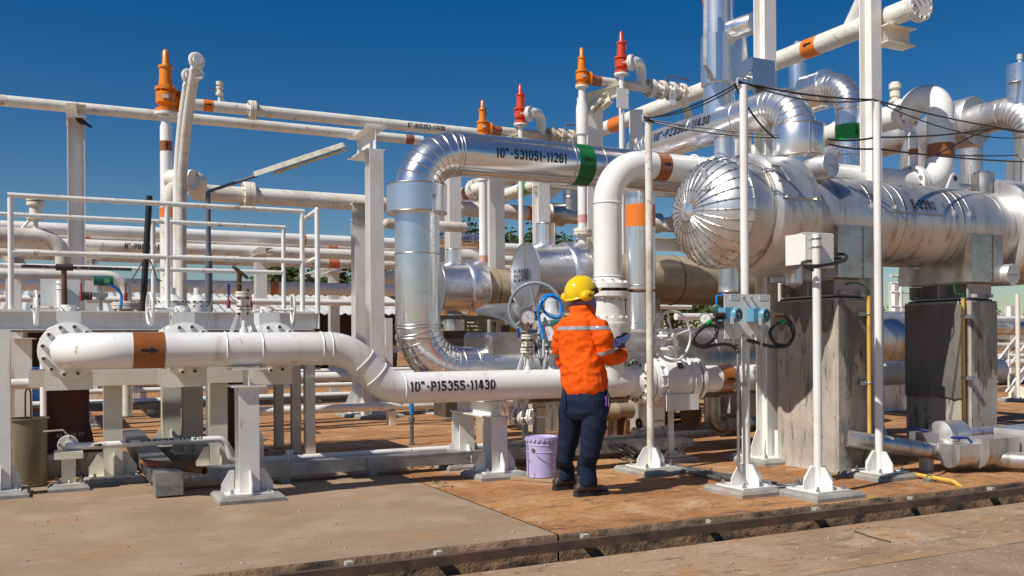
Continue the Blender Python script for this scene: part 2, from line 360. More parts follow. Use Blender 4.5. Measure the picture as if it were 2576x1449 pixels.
mat('glass_face', (.80,.81,.80), .15, coat=.6)
mat('lcd', (.10,.35,.12), .3)
mat('label', (.72,.75,.78), .5)
mat('plate_dark', (.06,.06,.06), .35, .6, var=[((.5,.5,.48), 40, .55, .7)])
mat('lamp', (.66,.62,.48), .5, var=[((.40,.36,.27), 8, .45, .7)])
mat('pole_grey', (.13,.145,.165), .5)
mat('shed_roof', (.55,.54,.51), .6, .1, var=[((.38,.34,.29), 2, .45, .7)])
mat('dark', (.03,.028,.026), .7)
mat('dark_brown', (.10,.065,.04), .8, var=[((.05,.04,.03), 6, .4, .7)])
mat('purple_scrap', (.36,.22,.25), .7)
mat('wood', (.40,.27,.16), .85, var=[((.25,.16,.09), 3, .4, .7, (1,12,12))], bump=[(10, .4, (1,12,12), .008)])
mat('bucket', (.44,.39,.66), .45, var=[((.52,.47,.72), 3, .4, .7)], specks=[((.22,.13,.11), 16, .60, .64, (1,1,.35)), ((.62,.59,.70), 24, .60, .66)], coat=.15)
mat('helmet', (.86,.56,.004), .14, coat=.7)
mat('muff', (.86,.50,.004), .25, coat=.3)
mat('jacket', (.86,.105,.003), .85, var=[((.72,.085,.004), 4, .4, .7)], spec=.2, bump=[(520, .25, None, .002), (11, .55, (1,1,.6), .03), (28, .45, (1,1,.45), .010)])
mat('reflect', (.30,.34,.36), .45, .15, bump=[(400, .2, None, .002)])
mat('navy', (.008,.016,.042), .85, var=[((.010,.018,.043), 5, .4, .7)], spec=.25, bump=[(520, .25, None, .002), (9, .35, None, .02)])
mat('hood', (.24,.17,.29), .9, bump=[(400, .2, None, .002), (12, .3, None, .015)])
mat('skin', (.36,.18,.11), .5)
mat('hair', (.02,.015,.012), .6)
mat('boot', (.05,.038,.033), .5, bump=[(60, .2, None, .004)])
mat('sole', (.02,.018,.017), .7)
mat('paper_shaded', (.62,.64,.90), .6)  # lavender of the sheet lying in shade is put into its colour
mat('paper_white', (.72,.72,.82), .7)
mat('leaf', (.075,.105,.022), .55, var=[((.12,.13,.03), .9, .4, .65), ((.045,.075,.018), 2, .5, .7)])
mat('leaf2', (.05,.085,.02), .55, var=[((.09,.115,.03), .9, .4, .65)])
mat('bark', (.10,.075,.05), .9)
mat('purple', (.22,.06,.42), .4)
mat('feather', (.015,.014,.016), .55)
# translucent leaves
for k in ('leaf', 'leaf2'):
    nt = MT[k].node_tree; b = nt.nodes['Principled BSDF']
    b.inputs['Transmission Weight'].default_value = 0.0
# ------------------------------------------------------------------ light
SUN_AZ_SHADOW = radians(50)                       # shadow direction, to the right of the view direction
sdir = F3*cos(SUN_AZ_SHADOW)+R0*sin(SUN_AZ_SHADOW)
ELEV = radians(48)
tosun = V((-sdir.x*cos(ELEV), -sdir.y*cos(ELEV), sin(ELEV)))
sl = bpy.data.lights.new('sun', 'SUN'); sl.energy = 4.3; sl.angle = radians(.53); sl.color = (1, .955, .885)
so = bpy.data.objects.new('sun', sl); COL.objects.link(so); so.rotation_euler = tosun.to_track_quat('Z', 'Y').to_euler(); so.location = (-20, 0, 30)
W = bpy.data.worlds.new('World'); S.world = W; W.use_nodes = True
nt = W.node_tree; bg = nt.nodes['Background']; sk = nt.nodes.new('ShaderNodeTexSky'); sk.sky_type = 'NISHITA'; sk.sun_disc = False
sk.sun_elevation = ELEV; sk.sun_rotation = atan2(tosun.x, tosun.y); sk.air_density = 1.0; sk.dust_density = 0.3; sk.ozone_density = 2.2; sk.altitude = 0
hs = nt.nodes.new('ShaderNodeHueSaturation'); hs.inputs['Hue'].default_value = .507; hs.inputs['Saturation'].default_value = 1.52; hs.inputs['Value'].default_value = 1.0
nt.links.new(sk.outputs[0], hs.inputs['Color']); nt.links.new(hs.outputs[0], bg.inputs[0]); bg.inputs[1].default_value = 0.058
S.view_settings.view_transform = 'Standard'; S.view_settings.look = 'None'; S.view_settings.exposure = 0.2; S.view_settings.gamma = 1
S.cycles.max_bounces = 8; S.cycles.glossy_bounces = 5; S.cycles.diffuse_bounces = 3
# ------------------------------------------------------------------ ground
YE = 5.16                                         # front edge of the plant slab
XJ = 2.87                                         # joint between the concrete pad and the rusty slab
def rough_strip(mb, x0, x1, yf, z0, z1, n, amp, seed):
    pass
random.seed(3)
g = MB(); g.bb((-400, -400, -.5), (400, YE-.13, -.14)); structure(g.build('road', 'road', smooth=0, origin=(0,0,-.14)))
g = MB(); g.add([(-60, 2.0, -.136), (120, 2.0, -.136), (120, 4.04, -.136), (-60, 4.04, -.136)], [(0,1,2,3)]); structure(g.build('gravel_road', 'gravel', smooth=0, origin=(0,3,-.136)))
g = MB(); g.bb((-60, 4.042, -.139), (120, 4.052, -.1355)); structure(g.build('road_joint', 'slab_edge', smooth=0, origin=(0,4.04,-.139)))
g = MB(); g.bb((-400, YE-.3, -.6), (400, 420, -.30)); structure(g.build('soil', 'soil', smooth=0, origin=(0,0,-.3)))
def slab(name, mt, x0, x1, y0, y1, edge=True):
    """slab whose front edge is slightly broken"""
    n = max(2, int((min(x1, 14)-max(x0, -6))/.05)); xs = [x0]+[max(x0, -6)+(min(x1, 14)-max(x0, -6))*k/n for k in range(1, n)]+[x1]
    top = []; mid = []
    for i, x in enumerate(xs):
        e = 0 if i in (0, len(xs)-1) else max(0, noise.noise(V((x*2.2, 3, 0)))*.03+noise.noise(V((x*9, 7, 0)))*.018)
        top.append((x, y0+e+.012, 0)); mid.append((x, y0+e*.4, -.016))
    mb = MB(); k = len(xs)
    mb.add(top+mid+[(x, y0, -.30) for x in xs], [(i, i+1, k+i+1, k+i) for i in range(k-1)]+[(k+i, k+i+1, 2*k+i+1, 2*k+i) for i in range(k-1)])
    mb.mi = [1]*len(mb.f); mb.k = 0
    b = len(mb.v); mb.add(top+[(x, y0+.30, 0) for x in xs], [(i, i+1, k+i+1, k+i) for i in range(k-1)])
    mb.add([(x0, y0+.30, 0), (x1, y0+.30, 0), (x1, y1, 0), (x0, y1, 0)], [(0,1,2,3)])
    return structure(mb.build(name, [mt, 'slab_edge'], smooth=60, origin=(0, 0, 0)))
slab('concrete_pavement', 'slab_concrete', -60, XJ-.006, YE, 9.05)
slab('plant_slab', 'slab_rust', XJ+.006, 80, YE, 9.05)
g = MB(); g.add([(-200,9.06,-.004),(300,9.06,-.004),(300,400,-.004),(-200,400,-.004)], [(0,1,2,3)]); structure(g.build('ground', 'slab_rust', smooth=0, origin=(0,0,0)))
# steel angle along the drain on little brackets
T = thing('drain_rail', 'long rusty brown steel angle running along the edge of the slab above the drain', 'steel rail', (5, YE-.06, -.05))
for a, b in ((-3.0, 1.6), (1.604, 5.0), (5.004, 14)):
    g = MB(); g.bb((a, YE-.105, -.082), (b, YE-.099, -.024)); g.bb((a, YE-.0985, -.030), (b, YE-.06, -.024)); g.build('angle_bar', 'drain_rail', T, smooth=0)
for px, py in ((878,1422),(1103,1391),(1472,1350),(1785,1310),(2054,1275),(2292,1247),(2495,1224)):
    p = at_y(px, py, YE-.03); g = MB(); w = .010+.006*((px*7) % 3); g.bb((p.x-w, YE-.0985, -.075), (p.x+w, YE-.001, -.032)); g.bb((p.x-w, YE-.05, -.031), (p.x+w, YE-.001, -.010)); g.build('bracket', 'pier', T, smooth=0)
# ================================================================== shared builders
def pad_base(T, x, y, s=.46, h=.05, plate=.30, gus=.15, gh=.16, col=.1, sy=None, rot=0, bolt=True, mat_='white', z0=0.0):
    """concrete footing, base plate, gussets and anchor bolts under a post"""
    sy = sy or s
    g = MB(); e = .02
    g.rings([[V((x-s/2*i[0]-0*e, y-sy/2*i[1], z0-.02)) for i in ((1,1),(-1,1),(-1,-1),(1,-1))],
             [V((x-s/2*i[0], y-sy/2*i[1], z0+h*.55)) for i in ((1,1),(-1,1),(-1,-1),(1,-1))],
             [V((x-(s/2-e)*i[0], y-(sy/2-e)*i[1], z0+h)) for i in ((1,1),(-1,1),(-1,-1),(1,-1))]])
    g.build('footing', 'footing', T, smooth=0)
    g = MB(); z = z0+h+.001; g.bb((x-plate/2, y-plate/2, z), (x+plate/2, y+plate/2, z+.012)); g.build('base_plate', mat_, T, smooth=0)
    z += .0125
    for dx, dy in ((1,0),(-1,0),(0,1),(0,-1)):
        g = MB(); d = V((dx, dy, 0)); n = V((-dy, dx, 0)); a = V((x, y, z))+d*(col+.001)-n*.005; G = gus
        g.prism([a, a+d*G, a+d*G+Z3*gh*.35, a+d*G*.35+Z3*gh, a+Z3*gh], n*.01); g.build('gusset', mat_, T, smooth=0)
    if bolt:
        g = MB(); q = plate/2*.78
        for sx, sy_ in ((1,1),(1,-1),(-1,1),(-1,-1)):
            p = V((x+sx*q, y+sy_*q, z)); hexnut(g, p, Z3, .016, .016); g.cyl(p, p+Z3*.035, .009, n=8)
        g.build('anchor_bolts', 'galv', T)
def hcol(name, label, x, y, z1, h=.2, w=.2, up=(0,1,0), group=None, pad=True, tf=.014, tw=.01, mt='white', padk={}, z0=.064):
    T = thing(name, label, 'steel column', (x, y, 0), group)
    g = MB(); g.ibeam((x, y, z0), (x, y, z1), h, w, tf, tw, up); g.build('column', mt, T, smooth=0)
    if pad: pad_base(T, x, y, mat_=mt, **dict(dict(s=.5, plate=.42, gus=.1, gh=.18, col=h/2), **padk))
    return T
def handwheel(T, c, d, R, r=.014, sp=4, mt='white', hub=.035, shaft=.2, name='handwheel', a0=.4, dish=.0):
    c = V(c); d = V(d).normalized(); x, y = frame(d); g = MB()
    g.torus(c, d, R, r, 36, 10); g.cyl(c-d*hub, c+d*hub, hub*.8, n=16)
    for k in range(sp):
        a = 2*pi*k/sp+a0; e = x*cos(a)+y*sin(a); g.tube([c+e*hub*.5, c+e*R], r*.72, 8)
    w = g.build(name, mt, T)
    if shaft:
        g = MB(); g.cyl(c-d*shaft, c-d*hub, r*.95, n=12); g.build('shaft', mt, w)
def pipe_body(T, path, r, mt, welds=(), n=32, name='pipe'):
    g = MB(); g.tube(path, r, n)
    for i in welds:
        d = path[min(i+1, len(path)-1)]-path[max(i-1, 0)]; g.torus(path[i], d, r, .0045, 32, 6)
    return g.build(name, mt, T, smooth=50)
def weldring(T, spec, mt='white', name='weld_bead'):
    g = MB()
    for p, d, r in spec: g.torus(p, d, r, .0075, 40, 6)
    g.build(name, mt, T)
def xrun(px0, py0, px1, Y):
    a = at_y(px0, py0, Y); b = at_y(px1, py0, Y); b.z = a.z; return a, b
# ================================================================== the front header pipe
Y0 = 7.53; RP = .1365; Z1 = at_y(620, 878.5, Y0).z; Z2 = at_y(1130, 973, Y0).z
VX = [at_y(px, 885, 7.95).x for px in (174, 469, 689)]; YV = 8.24
xA = at_y(874, 880, Y0).x; xB = xA+(Z1-Z2)
T = thing('header_pipe', 'long thick white pipe across the foreground with 10"-P15355-11430 in black stencil', 'pipe', (at_y(700,0,Y0).x, Y0, Z1-RP))
HDR = T
path = fillet([(VX[0], 7.93, Z1), (VX[0], Y0, Z1), (xA, Y0, Z1), (xB, Y0, Z2), (10.4, Y0, Z2)], [.38, .40, .40], 12)
pipe_body(T, path, RP, 'white')
rings = []
for px in (566, 655, 806, 829): rings.append((at_y(px, 880, Y0), XA, RP))
for q in (.33, .66):
    rings.append((V((xA, Y0, Z1)).lerp(V((xB, Y0, Z2)), q), V((xB-xA, 0, Z2-Z1)), RP))
rings.append((V((at_y(1010, 975, Y0).x, Y0, Z2)), XA, RP))
for i, (p, d, r) in enumerate(rings[:4]): p.z = Z1
weldring(T, rings)
a = at_y(333, 880, Y0); b = at_y(412, 880, Y0); a.z = b.z = Z1; bd = band(T, a, b, RP, 'brown_band')
arrow(T, wrap(((a+b)/2), XA, (0,-1,0), RP), .125, .05, 0, 0, h=.0055)
a = at_y(1800, 950, Y0); b = at_y(1836, 950, Y0); a.z = b.z = Z2; band(T, a, b, RP, 'brown_band')
arrow(T, wrap(((a+b)/2), XA, (0,-1,0), RP), .1, .045, 0, 0, h=.0055)
a = at_y(1019, 975, Y0); a.z = Z2
stencil(T, wrap(a, XA, (0,-1,.12), RP), '10"-P15355-11430', .088, 0, -.044, flip=1, sx=.87)
flange(T, (VX[0], 7.95, Z1), YA, .222, .07, 12, rb=.02)
for k in (1, 2):                                    # branch necks behind the header
    g = MB(); g.cyl((VX[k], Y0+RP*.6, Z1), (VX[k], 7.915, Z1), .125, n=28); g.build('branch', 'white', T)
    flange(T, (VX[k], 7.95, Z1), YA, .222, .07, 12, rb=.02)
# tee and valve flanges on the right half
xT = at_y(1531, 950, Y0).x
F1 = at_y(1612, 960, Y0).x; F2 = at_y(1737, 960, Y0).x
g = MB(); g.rev((xT-.23, Y0, Z2), XA, [(0, RP), (.03, RP+.012), (.40, RP+.012), (.43, RP)], 32); g.cyl((xT, Y0, Z2), (xT, Y0, Z2+.215), RP+.012, n=32); g.build('tee', 'white', T)
flange(T, (F1, Y0, Z2), XA, .222, .09, 16, rb=.02, hub=(RP+.004, .07))
flange(T, (F2, Y0, Z2), XA, .222, .11, 16, rb=.02, hub=(RP+.004, .08), gap=.03)
# ---- block valve on the header with big handwheel
T = thing('header_valve', 'big white ball valve with a large handwheel on the header pipe right of the worker', 'valve', ((F1+F2)/2, Y0, Z2-.25))
g = MB(); xm = (F1+F2)/2; h = (F2-F1)/2-.056
g.rev((xm-h, Y0, Z2), XA, [(0, .225), (.05, .235), (.06, .215), (.10, .215), (.11, .245), (h*2-.11, .245), (h*2-.10, .215), (h*2-.06, .215), (h*2-.05, .235), (h*2, .225)], 36); g.build('valve_body', 'white', T)
g = MB(); studs(g, (xm-h+.08, Y0, Z2), XA, .225, 14, .017, .05); bolts(g, (xm-h+.08, Y0, Z2), XA, .225, 14, .02, .05); g.build('bolts', 'white', T)
g = MB(); g.bb((xm-.16, Y0-.235, Z2-.285), (xm+.22, Y0-.222, Z2-.13)); g.build('support_foot', 'white', T, smooth=0); g = MB(); g.bb((xm-.16, Y0+.15, Z2-.285), (xm+.22, Y0+.165, Z2-.12)); g.build('support_foot', 'white', T, smooth=0)
p = at_y(1690, 862, Y0); g = MB(); g.cyl((xm, Y0, Z2+.2), (xm, Y0, Z2+.34), .10, .085, 24); g.rev((xm, Y0, Z2+.30), Z3, [(0,.14),(.03,.14)], 24); g.build('bonnet', 'white', T)
zc = at_y(1690, 846, Y0-.36).z
g = MB(); g.bb((xm-.10, Y0-.07, Z2+.335), (xm-.05, Y0+.07, zc-.04)); g.bb((xm+.05, Y0-.07, Z2+.335), (xm+.10, Y0+.07, zc-.04)); g.cyl((xm, Y0, Z2+.335), (xm, Y0, zc-.04), .035, n=14); g.bb((xm-.11, Y0-.09, zc-.04), (xm+.06, Y0+.08, zc+.05)); g.build('gear_box', 'white', T)
wc = at_y(1691, 845.5, Y0-.28); handwheel(T, wc, (.14,-1,0), m(wc, 63), .0145, 4, shaft=.2, hub=.035, a0=.25)
g = MB(); f = wrap((xm+.03, Y0, Z2), XA, (0,-1,.75), .245)
grid_poly(g, f, [(-.035,-.035),(.035,-.035),(.035,.035),(-.035,.035)], .006); g.build('name_plate', 'plate_dark', T, smooth=0)
# spectacle blind hanging from the second flange
T = thing('spectacle_blind', 'dark brown round blind plate hanging under the white flange right of the handwheel', 'blind plate', (F2+.02, Y0-.05, Z2-.46))
c = at_y(1729, 1043, Y0-.02); rb = .165
g = MB(); g.cyl((F2-.011, Y0, c.z), (F2+.011, Y0, c.z), rb, n=40); g.bb((F2-.011, Y0-.035, c.z+rb*.9), (F2+.011, Y0+.035, Z2-.17)); g.build('disc', 'rust_dark', T)
# ================================================================== riser with elbow (white, right of centre)
zf = at_y(1528, 730, Y0).z; zE = at_y(1705, 424, Y0).z
T = thing('riser_pipe', 'glossy white pipe rising behind the worker and bending right under a brown band', 'pipe', (xT, Y0, zf-.06))
path = fillet([(xT, Y0, zf+.05), (xT, Y0, zE), (11.0, Y0, zE)], .40, 16)
pipe_body(T, path, RP, 'white_clean'); weldring(T, [(V((xT, Y0, zE-.40)), Z3, RP), (V((xT+.40, Y0, zE)), XA, RP), (V((xT, Y0, zf+.13)), Z3, RP), (at_y(1742, 424, Y0)*1, XA, RP)], 'white_clean')
a = at_y(1642, 424, Y0); b = at_y(1672.5, 424, Y0); a.z = b.z = zE; band(T, a, b, RP, 'brown_band'); arrow(T, wrap(a.lerp(b, .62), XA, (0,-1,.02), RP), .10, .045, h=.0055)
flange(T, (xT, Y0, zf), Z3, .206, .13, 12, rb=.02, gap=.03, hub=(RP, .05))
T = thing('spectacle_blind', 'rusty blind plate sticking out sideways from the flange of the white riser', 'blind plate', (xT+.2, Y0-.1, zf))
g = MB(); q = V((xT, Y0, zf))+V((.92, -.1, 0)).normalized()*.36
g.cyl(q-Z3*.009, q+Z3*.009, .155, n=40); g.bb((xT+.14, Y0-.06, zf-.009), (xT+.24, Y0+.02, zf+.009)); g.build('disc', 'rust', T)
zb0 = Z2+.22; zb1 = zf-.07
T = thing('riser_valve', 'squat white ball valve body with a small dark plate under the white riser flange', 'valve', (xT, Y0, zb0))
g = MB(); L = zb1-zb0
g.rev((xT, Y0, zb0), Z3, [(0,.20),(.04,.20),(.05,.155),(.09,.16),(.12,.19),(.16,.205),(L*.50,.21),(L*.54,.215),(L*.58,.215),(L*.585,.205),(L*.66,.205),(L*.665,.165),(L-.03,.16),(L,.16)], 40); g.build('valve_body', 'white', T)
g = MB(); bolts(g, (xT, Y0, zb0+.02), Z3, .175, 12, .018, .045); bolts(g, (xT, Y0, zb0+L*.66), Z3, .185, 14, .016, .01); g.build('bolts', 'white', T)
g = MB(); g.bb((xT+.19, Y0-.03, zb0+L*.58), (xT+.33, Y0+.03, zb0+L*.58+.008)); g.cyl((xT+.19, Y0, zb0+L*.32), (xT+.235, Y0, zb0+L*.32), .022, n=12); g.build('stop_plate', 'white', T)
f = wrap((xT, Y0, zb0+L*.37), Z3, (.30,-1,0), .208); g = MB(); grid_poly(g, f, [(-.032,-.04),(.032,-.04),(.032,.04),(-.032,.04)], .008); g.build('name_plate', 'plate_dark', T, smooth=0)
# ================================================================== three branch valves behind the header (left)
valve_labels = ['white gate valve at the far left behind the elbow end of the header pipe', 'middle white gate valve behind the header pipe, wheel on its left', 'white gate valve with a rusty wheel on its right behind the header pipe']
for k, x in enumerate(VX):
    T = thing('gate_valve', valve_labels[k], 'valve', (x, YV, Z1-.25), 'gate valves behind the header pipe')
    g = MB(); g.rev((x, 7.99, Z1), YA, [(0,.15),(.06,.15),(.12,.2),(.40,.2),(.46,.15),(.52,.15)], 28); g.bb((x-.17, 8.03, Z1-.31), (x+.17, 8.045, Z1-.17)); g.bb((x-.17, 8.43, Z1-.31), (x+.17, 8.445, Z1-.17)); g.build('valve_body', 'white', T)
    flange(T, (x, 8.54, Z1), YA, .222, .07, 12, rb=.02)
    zt = at_y(174, 826, YV).z; z2 = at_y(174, 784, YV).z; z3 = at_y(174, 767, YV).z; zw = at_y(174, 773, YV).z
    g = MB(); g.rev((x, YV, Z1+.17), Z3, [(0,.16),(.02,.13),(zt-Z1-.19,.105),(zt-Z1-.17,.105)], 24); g.build('bonnet', 'white', T)
    g = MB(); g.rev((x, YV-.14, (zt+z2)/2), YA, [(0,.080),(.012,.086),(.27,.086),(.28,.08)], 4) if 0 else g.bb((x-.088, YV-.12, zt+.002), (x+.088, YV+.12, z2)); g.build('yoke', 'white', T)
    g = MB(); g.cyl((x, YV, z2+.001), (x, YV, z3), .058, n=20); bolts(g, (x, YV, z2+.012), Z3, .075, 6, .013, .02); g.build('gear_box', 'white', T)
    sgn, wpx = ((-1, 90), (-1, 377), (1, 737))[k]; wx = at_y(wpx, 775, YV-.02).x
    handwheel(T, (wx, YV-.02, zw-.008), (sgn, -.10, 0), .132, .0115, 3, mt=('white_stain' if k == 2 else 'white'), hub=.022, shaft=abs(wx-x)-.03, a0=.3+k)
# ================================================================== instrument stubs on the header
def stub(x, zt, name, label, top, gus=True):
    T = thing(name, label, 'instrument valve', (x, Y0, zt))
    g = MB(); g.rev((x, Y0, zt-.01), Z3, [(0,.04),(.03,.036),(.05,.025),(.16,.024)], 18); g.build('nozzle', 'white', T)
    for s in (-1, 1):
        g = MB(); y = Y0+s*.02; g.prism([(x+s*.055, y-.006, zt+.155), (x+s*.032, y-.006, zt+.155), (x+s*.095, y-.006, zt-.035+(.0 if s<0 else -.02)), (x+s*.125, y-.006, zt-.035)], (0,.012,0)); g.build('gusset', 'white', T, smooth=0)
    z = zt+.155
    g = MB(); mm = 'white'
    if top == 'valve':
        g.rev((x, Y0, z), Z3, [(0,.062),(.018,.062),(.018,.03),(.024,.03),(.024,.062),(.042,.062),(.043,.030),(.052,.03),(.053,.052),(.10,.052),(.101,.03),(.125,.03),(.126,.062),(.143,.062),(.143,.03),(.149,.03),(.149,.062),(.166,.062)], 20)
        g.build('valve_body', 'cream', T)
        g = MB()
        for zz in (.021, .146): bolts(g, (x, Y0, z+zz), Z3, .05, 4, .010, .046, a0=.5); studs(g, (x, Y0, z+zz), Z3, .05, 4, .011, .05, a0=.5)
        g.build('bolts', 'bolt', T)
        g = MB(); q = V((x-.05, Y0-.05, z+.075)); g.tube([q, q+V((-.05,-.02,.03)), q+V((-.075,-.03,.06))], .006, 8); l = g.build('lever', 'steel', T)
        g = MB(); g.tube([q+V((-.075,-.03,.055)), q+V((-.078,-.03,.15))], .011, 8); g.build('grip', 'blue_dark', l)
    else:
        g.rev((x, Y0, z), Z3, [(0,.062),(.018,.062)], 20); g.build('lower_flange', 'white', T)
        g = MB(); g.rev((x, Y0, z+.024), Z3, [(0,.068),(.016,.068),(.017,.03),(.05,.028),(.06,.018),(.16,.016)], 20); g.build('upper_flange', 'steel', T)
        g = MB(); bolts(g, (x, Y0, z+.02), Z3, .054, 4, .010, .042, a0=.5); studs(g, (x, Y0, z+.02), Z3, .054, 4, .011, .05, a0=.5); g.build('bolts', 'bolt', T)
    return T, z
def gauge(name, label, c, R, d, needle=.6, stem=None, mt='steel'):
    c = V(c); d = V(d).normalized(); T = thing(name, label, 'gauge', c-Z3*R)
    g = MB(); g.rev(c-d*.035, d, [(0, R*.92), (.008, R), (.038, R), (.04, R*.9), (.034, R*.86)], 32, True, False); g.build('case', mt, T)
    g = MB(); g.rev(c-d*.003, d, [(0, R*.87), (.002, R*.87)], 32); g.build('dial', 'glass_face', T)
    x, y = frame(d); g = MB()
    for k in range(11):
        a = -.7+k*(pi+1.4)/10; e = x*cos(a)+y*sin(a); t = d.cross(e); q = c+d*.0008; g.add([q+e*R*.70+t*R*.02, q+e*R*.82+t*R*.02, q+e*R*.82-t*R*.02, q+e*R*.70-t*R*.02], [(0,1,2,3)])
    e = x*cos(needle)+y*sin(needle); t = d.cross(e); q = c+d*.0012; g.add([q-e*R*.25+t*R*.04, q+e*R*.66, q-e*R*.25-t*R*.04], [(0,1,2)]); g.build('needle', 'black', T, smooth=0)
    if stem:
        g = MB()
        for a, b, r, mm in stem: g.cyl(a, b, r, n=12)
        g.build('stem', stem[0][3], T)
    return T
toC = lambda p: V((CAM.x-p.x, CAM.y-p.y, 0)).normalized()
x1 = at_y(613, 850, Y0).x; T, z = stub(x1, Z1+RP, 'vent_valve', 'small white vent valve with blue lever standing on the left half of the header pipe', 'valve')
g = MB(); q = V((x1, Y0, z+.17)); pts = [q, q+V((0,0,.03)), q+V((-.03,0,.06)), q+V((-.12,0,.065)), at_y(532, 736, Y0), at_y(534, 738, Y0-.02)]
g = MB(); g.tube(catm([q, q+V((0,0,.05)), q+V((-.04,0,.07)), q+V((-.12,0,.068)), at_y(536, 738, Y0), at_y(533, 752, Y0), at_y(521, 826, Y0)]), .0055, 8); g.build('drain_tube', 'steel', T)
x2 = at_y(1326, 920, Y0).x; T, z = stub(x2, Z2+RP, 'vent_valve', 'small white vent valve with blue lever on the header pipe left of the worker', 'valve')
gc = at_y(1327, 797, Y0); gauge('pressure_gauge', 'round steel pressure gauge on a brown stem above the vent valve', gc, m(gc, 21.5), V((.05,-1,.0))+toC(gc)*.6, 2.2, [((x2, Y0, z+.167), gc-Z3*.05, .012, 'rust')])
T2 = thing('valve_manifold', 'small steel needle valve across the gauge stem', 'needle valve', (x2, Y0, z+.25)); g = MB(); q = at_y(1327, 843, Y0); g.cyl(q-XA*.10, q+XA*.12, .012, n=10); g.sph(q-XA*.11, .018, 8); g.sph(q+XA*.12, .016, 8); g.box(q, (.04,.035,.05)); g.build('body', 'steel', T2)
x3 = at_y(1386, 920, Y0).x; T, z = stub(x3, Z2+RP, 'thermowell', 'white flanged thermowell with steel top on the header pipe beside the worker', 'thermo')
gc = at_y(1379.5, 838, Y0-.04); gauge('thermometer', 'white faced dial thermometer right beside the orange sleeve', gc, m(gc, 22.5), toC(gc)+V((.1,0,.03)), 1.9, [((x3, Y0-.02, z+.16), gc-Z3*.06+V((0,.03,0)), .011, 'steel')])
# blue hose coil
T = thing('blue_hose', 'bright blue hose hanging in a coil beside the grey handwheel', 'hose', at_y(1386, 800, Y0-.05))
pts = [at_y(1367.5, 853, Y0-.05)]+[at_y(x, y, Y0-.05) for x, y in ((1365, 830), (1359, 800), (1357, 770), (1368, 748), (1386, 741), (1404, 749), (1414, 770), (1412, 792), (1399, 800), (1380, 793), (1366, 772), (1367, 755), (1382, 745), (1400, 748), (1412, 765), (1416, 785))]
for i, p in enumerate(pts): p.y += .012*(i % 3)
g = MB(); g.tube(catm(pts, 6), .0135, 10); g.build('hose', 'blue_hose', T)
g = MB(); q = at_y(1367.5, 853, Y0-.05); g.cyl(q-Z3*.16, q, .013, n=10); g.build('conduit', 'grey_light', T); g = MB(); q = pts[-1]; g.cyl(q, q-Z3*.07, .017, n=10); g.build('gland', 'steel', T)
# grey gate valve with grey handwheel behind
T = thing('grey_valve', 'grey gate valve with a large grey handwheel in front of the round E-2040 cover', 'valve', at_y(1388, 900, 8.1))
c = at_y(1388, 800, 8.1); g = MB(); zb = c.z
g.rev((c.x, c.y, at_y(1388, 905, 8.1).z), Z3, [(t_*.84, r_*.95) for t_, r_ in [(0,.10),(.25,.10),(.26,.155),(.30,.155),(.305,.155),(.34,.155),(.345,.12),(.41,.165),(.46,.165),(.47,.13),(.53,.12),(.60,.075),(.70,.07),(.71,.05),(.74,.05)]], 28); g.build('valve_body', 'grey_light', T)
g = MB(); bolts(g, (c.x, c.y, at_y(1388, 905, 8.1).z+.255), Z3, .128, 10, .016, .075); g.build('bolts', 'grey_light', T)
wc = at_y(1346, 777, 7.86); handwheel(T, wc, (-.75,-1,0.0), m(wc, 66), .0165, 3, 'grey_paint', .03, .22, a0=-.35)
# teal transmitter peeping over the shoulder
T = thing('teal_transmitter', 'dark green transmitter head just over the left shoulder of the worker', 'transmitter', at_y(1404, 812, Y0-.1)); q = at_y(1402, 822, Y0-.06); g = MB(); g.rev(q-V((.06,0,-.01)), (1,-.2,.35), [(0,.035),(.01,.045),(.05,.045),(.055,.035),(.09,.035),(.1,.045),(.14,.04)], 20); g.build('housing', 'teal', T)
g = MB(); g.cyl(q+V((.05,0,.03)), q+V((.07,0,.12)), .012, n=10); g.build('gland', 'steel', T)
# ================================================================== supports under the header
def tsupport(px, Ys, ztop, label, name, pads=True):
    x = at_y(px, 1200, Ys[0]).x; T = thing(name, label, 'pipe support', (x, Ys[0], 0)); hb = .15
    g = MB(); g.ibeam((x, Ys[0]-.13, ztop-hb/2), (x, Ys[-1]+.13, ztop-hb/2), hb, .26 if len(Ys) == 1 else .18, .013, .011, Z3); g.build('cross_beam', 'white', T, smooth=0)
    for y in Ys:
        g = MB(); g.ibeam((x, y, .064), (x, y, ztop-hb-.001), .2, .155, .013, .01, YA); g.build('column', 'white', T, smooth=0)
        pad_base(T, x, y, s=.50, plate=.36, gus=.10, gh=.17, col=.10)
    return T
tsupport(622, (Y0,), Z1-RP-.012, 'white H column on a concrete footing in front under the header pipe', 'pipe_support')
tsupport(1246, (Y0+.12, Y0+.86), Z2-RP-.012, 'pair of white columns joined by a beam under the header pipe left of the bucket', 'pipe_support')
